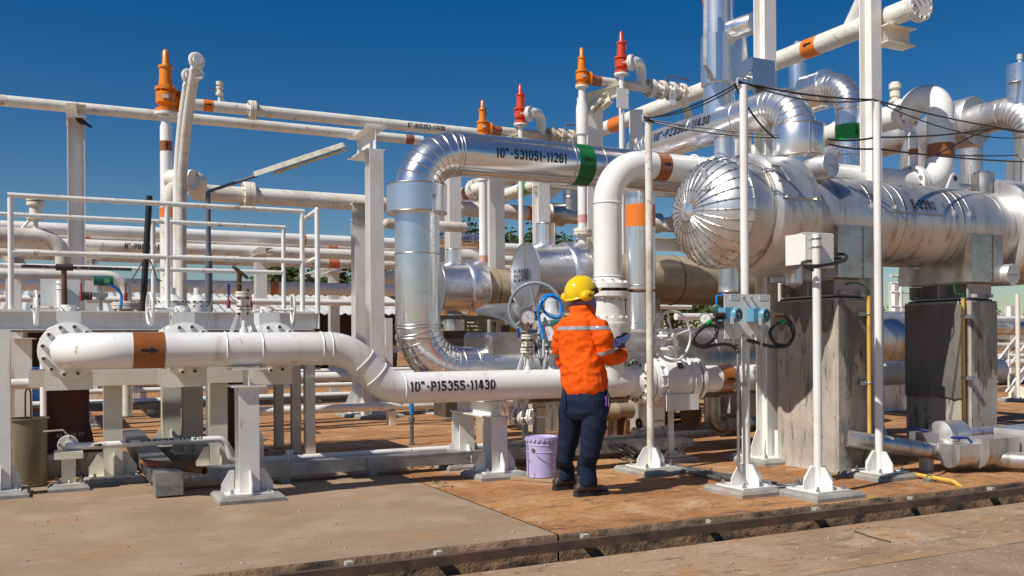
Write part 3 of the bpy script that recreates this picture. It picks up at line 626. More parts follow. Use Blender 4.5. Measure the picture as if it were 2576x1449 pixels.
# left frame under the three valves
T = thing('valve_rack', 'white channel frame on columns carrying the gate valves at far left', 'support frame', (VX[0]+.5, 8.45, 0)); zt = at_y(150, 932, 8.9).z; zb = at_y(150, 973, 8.9).z
xl = at_y(72, 950, 8.9).x; xr = at_y(644, 940, 8.9).x
g = MB(); g.chan((xl, 8.9, (zt+zb)/2), (xr, 8.9, (zt+zb)/2), zt-zb, .07, .011, side=-1); g.build('front_channel', 'cream', T, smooth=0)
g = MB(); g.chan((xl, 9.5, (zt+zb)/2), (xr, 9.5, (zt+zb)/2), zt-zb, .07, .011); g.build('rear_channel', 'cream', T, smooth=0)
for px, y in ((284, 9.06), (548, 9.06)):
    x = at_y(px, 1100, y).x; g = MB(); g.ibeam((x, y, .064), (x, y, zt-.013), .15, .155, .012, .009, YA); g.build('column', 'cream', T, smooth=0)
    pad_base(T, x, y, s=.5, plate=.40, gus=.12, gh=.2, col=.078, mat_='cream')
for px, y in ((484, 10.6), (430, 11.4)):
    x = at_y(px, 1100, y).x; T2 = hcol('rear_column', 'cream column standing in the shade behind the valve frame' if px == 484 else 'cream column set farther back behind the valve frame', x, y, zt, .2, .2, (0,1,0), 'columns behind the valve frame', mt='cream')
    T2.children[0].active_material = MT['cream']
# ================================================================== platform with railing
YB = 9.3; zP = at_y(300, 783, YB).z; xP = at_y(800, 790, YB).x; xL = -9.0
T = thing('platform', 'white beam platform with pipe railings behind the header pipe on the left', 'platform', (xP-2, YB+.8, 0))
zh = .175
for y, nm in ((YB, 'front_beam'), (YB+1.55, 'rear_beam')):
    g = MB(); g.ibeam((xL, y, zP-zh/2), (xP, y, zP-zh/2), zh, .12, .012, .009, Z3); g.build(nm, 'white', T, smooth=0)
g = MB(); g.chan((xP+.001, YB-.06, zP-zh/2), (xP+.001, YB+1.61, zP-zh/2), zh, .06, .01, side=-1); g.build('end_channel', 'white', T, smooth=0)
g = MB(); g.bb((xL, YB+.07, zP-.03), (xP-.02, YB+1.48, zP-.008)); g.build('deck', 'galv', T, smooth=0)
RR = .0245; zt = at_y(27, 491, YB).z; zm = at_y(150, 638, YB).z
def rail(T, pts, r=RR, nm='rail'): g = MB(); g.tube(pts, r, 12); g.build(nm, 'white_spot', T)
xs = [at_y(27, 600, YB).x, at_y(421, 600, YB).x, at_y(760, 600, YB).x]
RA1 = thing('railing', 'front white pipe railing of the platform on the left', 'railing', ((xs[0]+xs[2])/2, YB, zP))
rail(RA1, [(xs[0]-.024, YB, zt), (xs[2]+.024, YB, zt)], nm='top_rail'); rail(RA1, [(xs[0], YB, zm), (xs[2], YB, zm)], nm='mid_rail')
for x in xs:
    g = MB(); g.cyl((x, YB, zP+.001), (x, YB, zt-.02), RR, n=14); g.build('post', 'white', RA1)
    g = MB(); g.bb((x-.1, YB-.055, zP+.001), (x+.1, YB+.055, zP+.011)); g.build('foot_plate', 'white', RA1, smooth=0)
YR = YB+1.55; xs2 = [xL, at_y(385, 600, YR).x, at_y(713, 600, YR).x]; ztb = at_y(600, 567, YR).z; zmb = at_y(600, 683, YR).z
RA2 = thing('railing', 'rear white pipe railing of the platform, lower in view than the front one', 'railing', (xs2[2]-1.5, YR, zP))
rail(RA2, [(xL, YR, ztb), (xs2[2]+.024, YR, ztb)], nm='top_rail'); rail(RA2, [(xL, YR, zmb), (xs2[2], YR, zmb)], nm='mid_rail')
for x in xs2[1:]:
    g = MB(); g.cyl((x, YR, zP+.001), (x, YR, ztb-.02), RR, n=14); g.build('post', 'white', RA2)
ye = YB-.42; xe = at_y(798, 600, ye).x
RA3 = thing('railing', 'short end railing whose post stands rightmost on the platform', 'railing', (xe, ye, zP)); zt3 = at_y(798, 527, ye).z
g = MB(); g.cyl((xe, ye, zP-.02), (xe, ye, zt3), RR, n=14); g.sph((xe, ye, zt3), RR, 12); g.build('post', 'white', RA3)
rail(RA3, [(xe, ye, zt3-.01), (at_y(766,545,YB+.25).x, YB+.25, zt3-.01)], nm='top_rail'); rail(RA3, [(xe, ye, zm), (at_y(766,600,YB+.25).x, YB+.25, zm)], nm='mid_rail')
for px, y, lab in ((802, 9.55, 'white post nearest to view under the right end of the platform'), (766, 10.35, 'white middle ladder post under the right end of the platform'), (722, 11.0, 'white post set farthest back under the right end of the platform')):
    x = at_y(px, 1000, y).x; P = thing('platform_post', lab, 'post', (x, y, 0), 'posts under the platform end'); g = MB(); g.chan((x-.05, y, 0.005), (x-.05, y, zP-zh-.002), .10, .10, .008, up=YA); g.build('post', 'cream', P, smooth=0)
L = thing('ladder', 'white rungs between two posts under the right platform end', 'ladder', (at_y(790,1000,10).x, 10, 0))
xr_ = at_y(785, 1000, 9.95).x
for z in (.28, .62, .96, 1.25): g = MB(); g.cyl((xr_, 9.61, z), (xr_-.05, 10.28, z), .012, n=10); g.build('rung', 'cream', L)
# far-left column
x = at_y(1, 1000, 8.62).x; hcol('frame_column', 'white column cut by the left edge of the picture', x, 8.62, zP-zh-.01, .15, .15, (0,1,0), padk=dict(s=.42, plate=.3, gus=.07))
# black pole, tee wrenches
T = thing('black_pole', 'black tube standing upright and leaning slightly on the platform', 'pole', at_y(359, 780, 9.9)); g = MB(); g.tube([at_y(358, 800, 9.9), at_y(376, 493, 9.9)], [.031, .031], 16, False); g.tube([at_y(376, 493, 9.9), at_y(358, 800, 9.9)], [.027, .027], 16, False); g.build('tube', 'black', T)
g = MB(); g.tube([at_y(362, 655, 9.85), at_y(330, 705, 9.85), at_y(342, 711, 9.85)], .006, 8); g.tube([at_y(378, 655, 9.85), at_y(396, 704, 9.85), at_y(408, 707, 9.85)], .006, 8); g.build('hooks', 'rust_dark', T)
T = thing('tee_wrench', 'rusty valve key with a long dark cross bar behind the left handwheel', 'valve key', at_y(163, 800, 8.6)); g = MB(); g.tube([at_y(163, 775, 8.6), at_y(161, 676, 8.6)], .021, 12); g.build('stem', 'rust_dark', T)
g = MB(); g.tube([at_y(140, 672, 8.6), at_y(184, 673, 8.6)], .028, 12); g.build('socket', 'dark', T); g = MB(); g.tube([at_y(53, 669, 8.6), at_y(331, 678, 8.6)], .0135, 10); g.build('cross_bar', 'plate_dark', T)
T = thing('tee_wrench', 'rusty tee handled valve key behind the blue levered vent valve', 'valve key', at_y(602, 740, 9.1)); g = MB(); g.tube([at_y(602, 738, 9.1), at_y(602, 684, 9.1)], .024, 12); g.build('stem', 'rust_dark', T); g = MB(); g.tube([at_y(588, 672, 8.8), at_y(621, 698, 9.4)], .018, 10); g.build('cross_bar', 'rust_dark', T)
for px, py in ((204, 742), (316, 742), (575, 760), (631, 765)):
    q = at_y(px, py+15, 9.05); T = thing('red_bracket', 'small dark red steel prong standing on the platform beam' , 'bracket', q, 'red prongs on the platform beam'); g = MB(); g.tube([q, q+Z3*.07, q+Z3*.085, q+Z3*.16], [.018,.018,.009,.008], 10); g.build('prong', 'red_paint', T)
# junction box with round pole on platform left
T = thing('box_shield', 'white sheet box on a pipe post above the leftmost handwheel', 'junction box', at_y(150, 780, 9.8)); q = at_y(152, 742, 9.8); g = MB(); g.box(q, (.34,.02,.30)); g.build('sheet', 'white', T, smooth=0)
g = MB(); q2 = at_y(153, 780, 9.74); g.cyl((q2.x, 9.74, zP), (q2.x, 9.74, at_y(153,706,9.74).z), .036, n=14); g.build('post', 'white', T); g = MB()
for py in (713, 727): qq = at_y(153, py, 9.74); g.torus(qq, Z3, .04, .006, 18, 6)
g.build('clamps', 'white_stain', T)
T = thing('black_cable', 'black cable arcing beside the white junction box', 'cable', at_y(80, 760, 9.85)); g = MB(); g.tube(catm([at_y(x, y, 9.86) for x, y in ((118,742),(98,745),(86,760),(84,778))]), .012, 8); g.tube(catm([at_y(x, y, 9.86) for x, y in ((80,776),(84,768),(100,764),(118,770),(126,779))]), .012, 8); g.build('cable', 'cable', T)
T = thing('red_beacon', 'small black and red instrument head behind the left valve key', 'instrument', at_y(207, 752, 9.7)); g = MB(); q = at_y(200, 744, 9.7); g.cyl(q, q+XA*.11, .04, .036, 16); g.build('housing', 'dark', T); g = MB(); g.torus(q+XA*.09, XA, .037, .006); g.build('ring', 'red_paint', T)
T = thing('green_transmitter', 'dark green transmitter with blue cable standing behind the platform beam', 'transmitter', at_y(258, 770, 10.1)); q = at_y(252, 706, 10.1); g = MB(); g.cyl(q-XA*.06, q+XA*.12, .05, n=18); g.build('housing', 'teal', T); g = MB(); g.cyl(q+V((.06,-.056,0)), q+V((.06,-.04,0)), .03, n=14); g.build('display', 'lcd', T)
g = MB(); g.rev(at_y(254, 780, 10.1), Z3, [(0,.02),(.10,.02),(.12,.05),(.16,.05),(.17,.03),(.24,.03)], 14); g.box(at_y(252, 742, 10.05), (.14,.05,.04)); g.build('manifold', 'steel', T); g = MB(); g.tube(catm([at_y(x, y, 10.08) for x, y in ((268,712),(284,720),(300,732),(306,748),(303,776))]), .014, 8); g.build('cable', 'blue_hose', T)
# ================================================================== things on the ground at left
T = thing('strainer_basket', 'tall brown perforated strainer basket with strap handle at lower left', 'strainer', at_z(72, 1225, 0)); c = at_z(72, 1222, 0); r = m(c, 43); H = m(c, 171)
g = MB(); g.rev(c, Z3, [(0,r*.96),(.01,r*.98),(H-.01,r),(H,r)], 40, True, False); g.rev(c+Z3*(H-.012), Z3, [(0,r),(0,r+.02),(.012,r+.02),(.012,r*.95)], 40, False, False); g.rev(c+Z3*(H-.01), Z3, [(0, r*.97), (-.2, r*.96)], 40, False, True); g.build('basket', 'strainer', T)
g = MB(); pts = [c+Z3*(H-.02)+R0*a+Z3*b for a, b in ((-.022,0),(-.024,.10),(-.022,.24),(-.008,.275),(.008,.275),(.022,.24),(.024,.10),(.022,0))]
for i in range(len(pts)-1):
    a, b = pts[i], pts[i+1]; n = V((b-a)).cross(F3).normalized()*.002; w = F3*.016; g.add([a-w, a+w, b+w, b-w, a-w+n, a+w+n, b+w+n, b-w+n], [(0,1,2,3),(7,6,5,4),(0,4,5,1),(1,5,6,2),(2,6,7,3),(3,7,4,0)])
g.build('strap_handle', 'strainer', T, smooth=0)
T = thing('rusty_drum', 'rusty brown drum at the left edge beside the strainer basket', 'drum', at_z(8, 1218, 0)); c = at_z(10, 1215, 0); r = m(c, 37); H = m(c, 100); g = MB(); g.rev(c, Z3, [(0,r*.97),(.01,r),(H*.33,r),(H*.34,r*1.03),(H*.36,r),(H*.66,r),(H*.67,r*1.03),(H*.69,r),(H,r),(H,r*.94),(H-.03,r*.93)], 36); g.build('drum_shell', 'rust', T)
YS = 8.72; ZS = .365; q0 = at_y(172, 1108, YS)
T = thing('drain_pipe', 'thin white pipe with 2" stencil running low along the ground from a flange at left', 'pipe', (q0.x, YS, 0)); rs = .03
xe1 = at_y(566, 1106, YS).x; zlo = .15
path = fillet([(q0.x, YS+.14, ZS), (q0.x, YS, ZS), (xe1, YS, ZS), (xe1+.06, YS, zlo), (8.3, YS, zlo)], [.07, .09, .09], 8); pipe_body(T, path, rs, 'white', n=18)
flange(T, (q0.x, YS+.15, ZS), YA, .085, .04, 4, rb=.012); xf = at_y(727, 1150, YS).x; flange(T, (xf, YS, zlo), XA, .08, .045, 4, rb=.012)
a = at_y(232, 1123, YS); a.z = ZS; stencil(T, wrap((at_y(316, 1118, YS).x, YS, ZS), XA, (0,-.5,1), rs), '2"-D23502-11430', .055, 0, -.02, sx=1.15, h=.003)
aa = at_y(232, 1123, YS); aa.z = ZS; band(T, aa, aa+XA*.10, rs, 'white_stain'); arrow(T, wrap(aa+XA*.05, XA, (0,-1,.2), rs), .07, .03, h=.005)
xb = at_y(655, 1100, YS).x; pb = fillet([(xb-.10, YS+.2, .40), (xb, YS, .40), (xb, YS, zlo)], .07, 6); g = MB(); g.tube(pb, rs, 16); g.build('branch', 'white', T); flange(T, (xb-.10, YS+.2, .40), V((.45,-.9,0)), .08, .04, 4, rb=.012)
g = MB(); q = V((q0.x, YS+.2, ZS+.08)); g.tube([q, q+V((-.04,-.02,.05)), q+V((-.19,-.05,.045))], .007, 8); g.build('lever', 'white_stain', T)
for px in (1032, 1195):
    x = at_y(px, 1130, YS).x; g = MB(); g.torus((x, YS, zlo), XA, rs+.004, .005, 16, 6); g.build('clamp', 'galv', T); g = MB(); g.bb((x-.06, YS-.06, 0.0), (x+.06, YS+.06, zlo-rs-.002)); g.build('rest', 'cream', T, smooth=0)
T = thing('pipe_stand', 'short stained white stand under the flanged end of the thin 2" pipe', 'pipe stand', (q0.x, YS, 0)); g = MB(); g.ibeam((q0.x, YS, .06), (q0.x, YS, .27), .12, .11, .009, .008, YA); g.build('post', 'cream', T, smooth=0); g = MB(); g.bb((q0.x-.11, YS-.10, .271), (q0.x+.11, YS+.1, .33)); g.build('saddle_plate', 'cream', T, smooth=0)
pad_base(T, q0.x, YS, s=.32, sy=.3, plate=.24, gus=.0301, gh=.03, col=.058, mat_='cream')
# cable trays
T = thing('cable_tray', 'long galvanised steel cable duct lying low along the ground behind the supports', 'cable duct', (3, 8.25, 0)); yT = 8.2
xt0 = at_y(462, 1190, yT).x; xt1 = 6.15
for k, (a, b) in enumerate(((xt0, 2.55), (2.556, 5.02), (5.026, xt1))):
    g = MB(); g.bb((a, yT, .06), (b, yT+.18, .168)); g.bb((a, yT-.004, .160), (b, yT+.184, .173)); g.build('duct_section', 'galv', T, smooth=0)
for px in (495, 1200, 1720):
    x = at_y(px, 1170, yT).x; g = MB(); g.bb((x-.13, yT-.006, .068), (x+.13, yT-.001, .155)); pl = g.build('joint_plate', 'galv', T, smooth=0); g = MB()
    for k in range(4): hexnut(g, (x-.09+.06*k, yT-.006, .112), (0,-1,0), .011, .009)
    g.build('bolts', 'steel', pl)
for x in [at_y(px, 1190, yT).x for px in (940, 1715, 720)]: g = MB(); g.bb((x-.04, yT+.01, 0), (x+.04, yT+.05, .06)); g.build('leg', 'galv', T, smooth=0)
T = thing('cable_tray', 'wide galvanised duct running towards the viewer with a blunt boxed end at lower left', 'cable duct', at_z(425, 1250, 0)); xa = at_y(391, 1220, 7.85).x; xb_ = at_y(461, 1220, 7.85).x
g = MB(); g.bb((xa, 7.85, .10), (xb_, 8.19, .205)); g.bb((xa+.003, 7.87, .015), (xb_+.003, 8.1, .099)); g.build('end_box', 'galv', T, smooth=0)
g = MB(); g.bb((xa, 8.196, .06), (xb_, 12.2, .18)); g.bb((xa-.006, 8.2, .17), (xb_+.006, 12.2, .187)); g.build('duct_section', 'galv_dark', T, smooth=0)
T = thing('rusty_tube', 'short rusty pipe lying across the galvanised duct', 'scrap pipe', at_z(437, 1180, .2)); g = MB(); pa, pb_ = at_z(357, 1163, .225), at_z(515, 1184, .205); g.tube([pa, pb_], .03, 16, False); g.tube([pb_, pa], .024, 16, False); g.build('tube', 'rust', T)
# plinths with red skirts
for (xa_, xb2, y, lab, t0, t1) in ((112, 232, 9.9, 'dark red tapered steel leg behind the strainer basket', 975, 1130), (566, 655, 10.4, 'dark red tapered steel leg behind the front white column', 955, 1118)):
    c = at_y((xa_+xb2)/2, 1130, y); w = m(c, (xb2-xa_)); zb = c.z; zt = at_y(170, t0-60, y).z
    T = thing('equipment_pedestal', lab, 'pedestal', (c.x, y, 0), 'dark red legs'); g = MB(); w0 = w*.36; w1 = w*.52
    g.prism([(c.x-w1, y, zb), (c.x+w1, y, zb), (c.x+w0, y, zb+(zt-zb)*.45), (c.x+w0, y, zt), (c.x-w0, y, zt), (c.x-w0, y, zb+(zt-zb)*.45)], (0,.02,0)); g.bb((c.x-w0-.02, y-.06, zb), (c.x-w0, y+.16, zt)); g.bb((c.x+w0, y-.06, zb), (c.x+w0+.02, y+.16, zt)); g.build('leg_plate', 'dark_red', T, smooth=0)
    g = MB(); g.bb((c.x-w*.62, y-.14, zb-.02), (c.x+w*.62, y+.3, zb-.001)); g.build('sole_plate', 'dark_red', T, smooth=0)
    g = MB(); g.bb((c.x-w*.75, y-.25, 0), (c.x+w*.85, y+.5, zb-.021)); g.build('plinth', 'pier', T, smooth=0)
    if xa_ == 112: fonttext(T, '63.19-03 PT', (c.x+.02, y-.001-.003, zb+.12), XA, Z3, .05, 'chalk', 'chalk_mark')
# ================================================================== clad (aluminium) pipe helper
def clad(T, pts, r, R, mt='alum', n=36, nf=9, rr=.006, joints=(), name='cladding'):
    """insulated pipe: tube with swaged rings on every elbow and at the given joints"""
    path = fillet(pts, R, nf); g = MB(); g.tube(path, r, n); g.k = 1
    i = 1; npts = len(pts)
    for k in range(1, npts-1):
        for j in range(nf+1):
            d = path[min(i+1, len(path)-1)]-path[i-1]; g.torus(path[i], d, r+.001, rr, 32, 6); i += 1
    for a, d in joints: g.torus(a, d, r+.001, rr, 32, 6)
    return g.build(name, [mt, 'seam'], T, smooth=50), path
def lseam(g, a, b, off, w=.012, n=None):
    """a raised lap along a pipe"""
    a = V(a)+V(off); b = V(b)+V(off); g.tube([a, b], w*.4, 6)
# ------------------------------------------------------------------ S31051
YS1 = 8.25; RS = .212
za = at_y(1195, 392, YS1).z; zl = at_y(1250, 925, YS1).z; xv = at_y(1050, 700, YS1).x; xe = 7.6
T = thing('steam_pipe', 'shiny aluminium clad pipe bending down at centre, lettered 10"-S31051-11261', 'insulated pipe', (xv, YS1, zl-RS))
jn = [(at_y(px, 400, YS1), XA) for px in (1143, 1426, 1500, 1620)]
for p, d in jn: p.z = za
jn += [((xv, YS1, at_y(1050, y, YS1).z), Z3) for y in (640, 826, 852)]+[(V((at_y(1190, 900, YS1).x, YS1, zl)), XA)]
xr_end = at_y(1331, 900, YS1).x
clad(T, [(xr_end+.3, YS1, zl), (xv, YS1, zl), (xv, YS1, za), (xe, YS1, za)], RS, [.42, .42], 'alum_pipe_x', joints=jn)
g = MB(); cz1, cz0 = at_y(1044, 466, YS1).z, at_y(1044, 538, YS1).z
g.rev((xv, YS1, cz0), Z3, [(0,RS+.002),(.0,.272),(.012,.285),(cz1-cz0-.012,.285),(cz1-cz0,.272),(cz1-cz0,RS)], 44, False, False); g.k = 1
g.torus((xv, YS1, cz0+.004), Z3, .283, .006, 40, 6); g.torus((xv, YS1, cz1-.004), Z3, .283, .006, 40, 6)
e = V((.20,-.98,0)).normalized()*.286; g.tube([V((xv, YS1, cz0))+e, V((xv, YS1, cz1))+e], .006, 6); g.box(V((xv, YS1, (cz0+cz1)/2))+e*1.02, (.04,.02,.03))
g.build('flange_cover', ['alum_pipe_z', 'seam'], T, smooth=40)
g = MB(); e = V((.20,-.98,0)).normalized()*RS; g.tube([V((xv, YS1, cz0-.02))+e, V((xv, YS1, at_y(1050, 640, YS1).z))+e], .005, 6); e2 = V((0,-.78,.62)).normalized()*RS
p0 = at_y(1150, 0, YS1); p1 = at_y(1426, 0, YS1); p0.z = p1.z = za; g.tube([p0+e2, p1+e2], .005, 6)
p0 = V((at_y(1190,0,YS1).x, YS1, zl)); g.tube([p0+e2, V((xr_end, YS1, zl))+e2], .005, 6); g.build('lap_seam', 'seam', T)
a = at_y(1434, 400, YS1); b = at_y(1474, 400, YS1); a.z = b.z = za; band(T, a, b, RS, 'green_band'); arrow(T, wrap(a.lerp(b, .5), -XA, (0,-1,.12), RS), .12, .055, h=.006)
a = at_y(1226, 400, YS1); a.z = za; stencil(T, wrap(a, XA, (0,-1,.04), RS), '10"-S31051-11261', .10, 0, -.05, sx=.79)
# ------------------------------------------------------------------ long insulated drum behind the header (kettle)
T = thing('insulated_drum', 'long dull aluminium clad drum lying behind the header pipe', 'vessel', (6, 8.42, .4)); yd = 8.42; zd = zl; rd = .385; xd0 = xr_end-.35; xd1 = at_y(1925, 900, yd).x+.4
g = MB(); g.rev((xd0+.36, yd, zd), XA, [(0, rd*.98), (.01, rd), (xd1-xd0-.37, rd), (xd1-xd0-.36, rd*.96)], 48); g.k = 1
for px in (1500, 1655, 1760, 1860): g.torus((at_y(px, 900, yd).x, yd, zd), XA, rd, .005, 44, 6)
g.build('shell_cladding', ['alum_dirt', 'seam'], T)
g = MB(); g.bb((xd0-.18, yd-.33, zd-.32), (xd0+.355, yd+.30, zd+.35)); o = g.build('box_cover', 'alum_dirt', T, smooth=0); bv = o.modifiers.new('b', 'BEVEL'); bv.width = .05; bv.segments = 2
xdn = at_y(1793, 1040, yd).x
T = thing('drain_elbow', 'dull clad drain pipe dropping below the long drum and turning right near the ground', 'insulated pipe', (xdn, yd, .1)); zdl = at_y(1850, 1068, yd).z
clad(T, [(xdn, yd, zd-rd-.002), (xdn, yd, zdl), (8.6, yd, zdl)], .085, .12, 'alum_dirt', 20, 5, .004); g = MB(); g.cyl((xdn+.12, yd, zdl), (xdn+.42, yd, zdl), .135, n=28); g.cyl((xdn+.42, yd, zdl), (xdn+.52, yd, zdl), .135, .09, 28); g.build('valve_cover', 'alum_dirt', T)
a = at_y(1905, 1068, yd); g = MB(); g.cyl((a.x+.02, yd, zdl), (a.x+.16, yd, zdl), .092, n=24); g.build('flow_band', 'green_bright', T)
# ------------------------------------------------------------------ vessel E-2350
YV2 = 6.69; ZV = at_y(2207, 565, YV2).z
T = thing('heat_exchanger', 'large aluminium clad horizontal vessel lettered E-2350 with a ribbed dome end', 'vessel', (7.3, YV2, ZV-.42))
VES = T
xap, xeq, xB0, xB1, xC0, xC1 = 5.06, 5.40, 5.635, 6.12, 9.02, 9.6; rA, rB, rN = .505, .565, .42
g = MB(); g.rev((0, YV2, ZV), XA, [(xeq+.001, .495), (xeq+.002, rA), (xB0-.002, rA)], 64, False, False)
g.rev((0, YV2, ZV), XA, [(xB1+.002, rN), (xC0-.002, rN)], 64, False, False)
g.k = 1
g.torus((xB0-.02, YV2, ZV), XA, rA, .008, 60, 6)
for px in (2100, 2172, 2230, 2417, 2500): x = at_y(px, 560, YV2-.3).x; g.torus((x, YV2, ZV), XA, rN, .005, 56, 6)
for px in (2255, 2378, 2400): x = at_y(px, 560, YV2-.3).x; g.rev((x-.012, YV2, ZV), XA, [(0,rN),(.0,rN+.004),(.024,rN+.004),(.024,rN)], 56, False, False)
g.build('shell_cladding', ['alum_dull', 'seam'], T, smooth=30)
g = MB()
for x0, x1 in ((xB0, xB1), (xC0, xC1)):
    g.rev((x0, YV2, ZV), XA, [(0,rN-.01),(0,rB-.03),(.04,rB),(x1-x0-.01,rB),(x1-x0,rB-.01),(x1-x0,rN-.01)], 64, False, False)
    g.build('flange_cover', ['alum_dull', 'seam'], T, smooth=30); g = MB()
g = MB(); prof = [(0, .0)]; nD = 20
prof = []
for i in range(nD+1):
    t = pi/2*i/nD; prof.append((xeq-(xeq-xap)*cos(t), max(.012, .495*sin(t))))
g.rev((0, YV2, ZV), XA, prof, 96, True, False); ribs = 30
g.build('dome_end', 'alum_soft', T, smooth=60)
g = MB(); gs = MB()
for k in range(ribs):
    a = 2*pi*k/ribs+.05; pts = []
    for i in range(1, nD+1):
        t = pi/2*i/nD; pts.append(V((xeq-(xeq-xap)*cos(t)-.002, YV2+sin(a)*(.495*sin(t)+.002), ZV+cos(a)*(.495*sin(t)+.002))))
    g.tube(pts, .0055, 6)
    for i in (4, 8, 10, 14, 16): gs.sph(pts[i]*1+ (pts[i]-V((xeq, YV2, ZV))).normalized()*.006, .0085, 6)
g.build('dome_ribs', 'seam', T); gs.build('rivets', 'bolt', T)
g = MB(); g.rev((xap-.006, YV2, ZV), -XA, [(-.03,.085),(0,.082),(.035,.0)], 24); g.build('dome_cap', 'alum', T, smooth=20)
g = MB(); f = wrap((0, YV2, ZV), XA, (0,-1,0), rB)
xs_ = at_y(2112, 520, YV2-.5).x
def rtube(g, f, pts, r=.006): g.tube([f(u, v, .003) for u, v in pts], r, 6)
xm1, xm2 = xB0+.02, xB1-.005
rtube(g, f, [(xm1, .09), (xm2, .09)], .007)
for u in (xm1+.06, xm2-.07): g.box(f(u, .09, .012), (.03,.03,.045))
rtube(g, f, [(xm1+.0, .25), (xm1+.0, .42), (xm1+.11, .42), (xm1+.13, .25), (xm1, .25)], .006)
f2 = wrap((0, YV2, ZV), XA, (0,-1,0), rN); u0 = at_y(2222, 560, YV2-.4).x; u1 = at_y(2366, 560, YV2-.4).x; rtube(g, f2, [(u0, .07), (u1, .07)], .005)
for px in (2172, 2230, 2378, 2417): u = at_y(px, 560, YV2-.3).x; g.box(f2(u, .10, .008), (.022,.02,.05))
g.build('cover_seams', 'seam', T)
u = at_y(2298, 540, YV2-.42).x; stencil(T, wrap((u, YV2, ZV), XA, (0,-1,.0), rN), 'E-2350', .10, 0, .11, h=.010, sx=.78)
g = MB(); aa = .55; q = V((xap+.10, YV2-.14, ZV+.28)); g.prism([q+V((0,0,-.07)), q+V((.0,-.055,-.06)), q+V((-.05,-.05,.06)), q+V((-.06,0,.09)), q+V((-.03,.03,.06))], (.02,.012,.01)); g.build('lifting_lug', 'grey_light', T, smooth=0)
g = MB(); q = V((xap+.15, YV2-.15, ZV+.30))
for d0, d1, hh in (((-.13,-.10,-.17),(.11,-.10,.14),.03), ((-.13,.10,-.15),(.10,.10,.16),.03), ((.10,-.10,.14),(.10,.10,.16),.03), ((-.13,-.10,-.17),(-.13,.10,-.15),.03)):
    g.tube([q+V(d0)*.8, q+V(d1)*.8], .016, 4)
g.build('lug_frame', 'alum', T, smooth=0)
# nozzles
def nozzle(T, x, y, z0, z1, r, nm='nozzle', mt='alum_pipe_z', cone=0, ring=True):
    g = MB(); g.rev((x, y, z0), Z3, ([(-cone, .004)] if cone else [])+[(0, r), (z1-z0, r)], 28); g.k = 1
    if ring: g.torus((x, y, z1-.006 if z1 > ZV else z0+.006), Z3, r+.001, .006, 26, 6); g.tube([V((x+r*.9, y-r*.43, z0)), V((x+r*.9, y-r*.43, z1))], .005, 6)
    return g.build(nm, [mt, 'seam'], T)
xn = at_y(1823, 400, YV2).x; zt = at_y(1823, 346, YV2).z; nozzle(T, xn, YV2, ZV+.42, zt, .092)
zb = at_y(1836, 736, YV2).z; xn2 = at_y(1834, 700, YV2).x; nozzle(T, xn2, YV2, zb, ZV-.44, .098)
xn3 = at_y(1990, 700, YV2-.05).x; nozzle(T, xn3, YV2-.1, at_y(1990, 718, YV2).z, ZV-.35, .088, cone=.04)
c = at_y(2090, 415, YV2-.42); g = MB(); dirn = V((.12,-1,.10)).normalized(); rr_ = m(c, 32); g.rev(c-dirn*.26, dirn, [(0,rr_*.8),(.02,rr_*.8),(.021,rr_),(.255,rr_),(.262,rr_*.97),(.262,0)], 36, True, False); g.k = 1; g.torus(c-dirn*.03, dirn, rr_+.001, .005, 32, 6); x_, y_ = frame(dirn); g.tube([c+dirn*.003+XA*rr_*.95, c+dirn*.003-XA*rr_*.95], .0045, 6); g.build('handhole_cover', ['alum_dull', 'seam'], T)
c = at_y(2549, 691, YV2-.52); rr_ = m(c, 27.5); g = MB(); dirn = V((.05,-1,-.02)).normalized(); g.rev(c-dirn*.3, dirn, [(0,rr_),(.295,rr_),(.302,rr_*.97),(.302,0)], 36, True, False); g.k = 1; g.tube([c+dirn*.004+XA*rr_*.95, c+dirn*.004-XA*rr_*.95], .0045, 6); g.build('handhole_cover', ['alum_dull', 'seam'], T)
xl = at_y(2400, 460, YV2).x; zl_ = ZV+rN; g = MB(); poly = [(xl-.13, 0, zl_-.02), (xl-.11, 0, zl_+.04), (xl-.04, 0, zl_+.16), (xl, 0, zl_+.185), (xl+.04, 0, zl_+.16), (xl+.07, 0, zl_+.04), (xl+.09, 0, zl_-.02)]; g.prism([(a, YV2-.015, b) for a, _, b in poly], (0,.03,0)); g.build('lifting_lug', 'grey_light', T, smooth=0)
g = MB(); g.cyl((xl, YV2-.017, zl_+.125), (xl, YV2-.0155, zl_+.125), .028, n=16); g.build('lug_hole', 'dark', T)
xw = at_y(2472, 460, YV2).x; g = MB(); g.rev((xw, YV2, zl_-.05), Z3, [(0,.112),(at_y(2472,438,YV2).z-zl_+.05,.112),(at_y(2472,436,YV2).z-zl_+.06,.09)], 30); g.build('nozzle', 'alum_dirt', T)
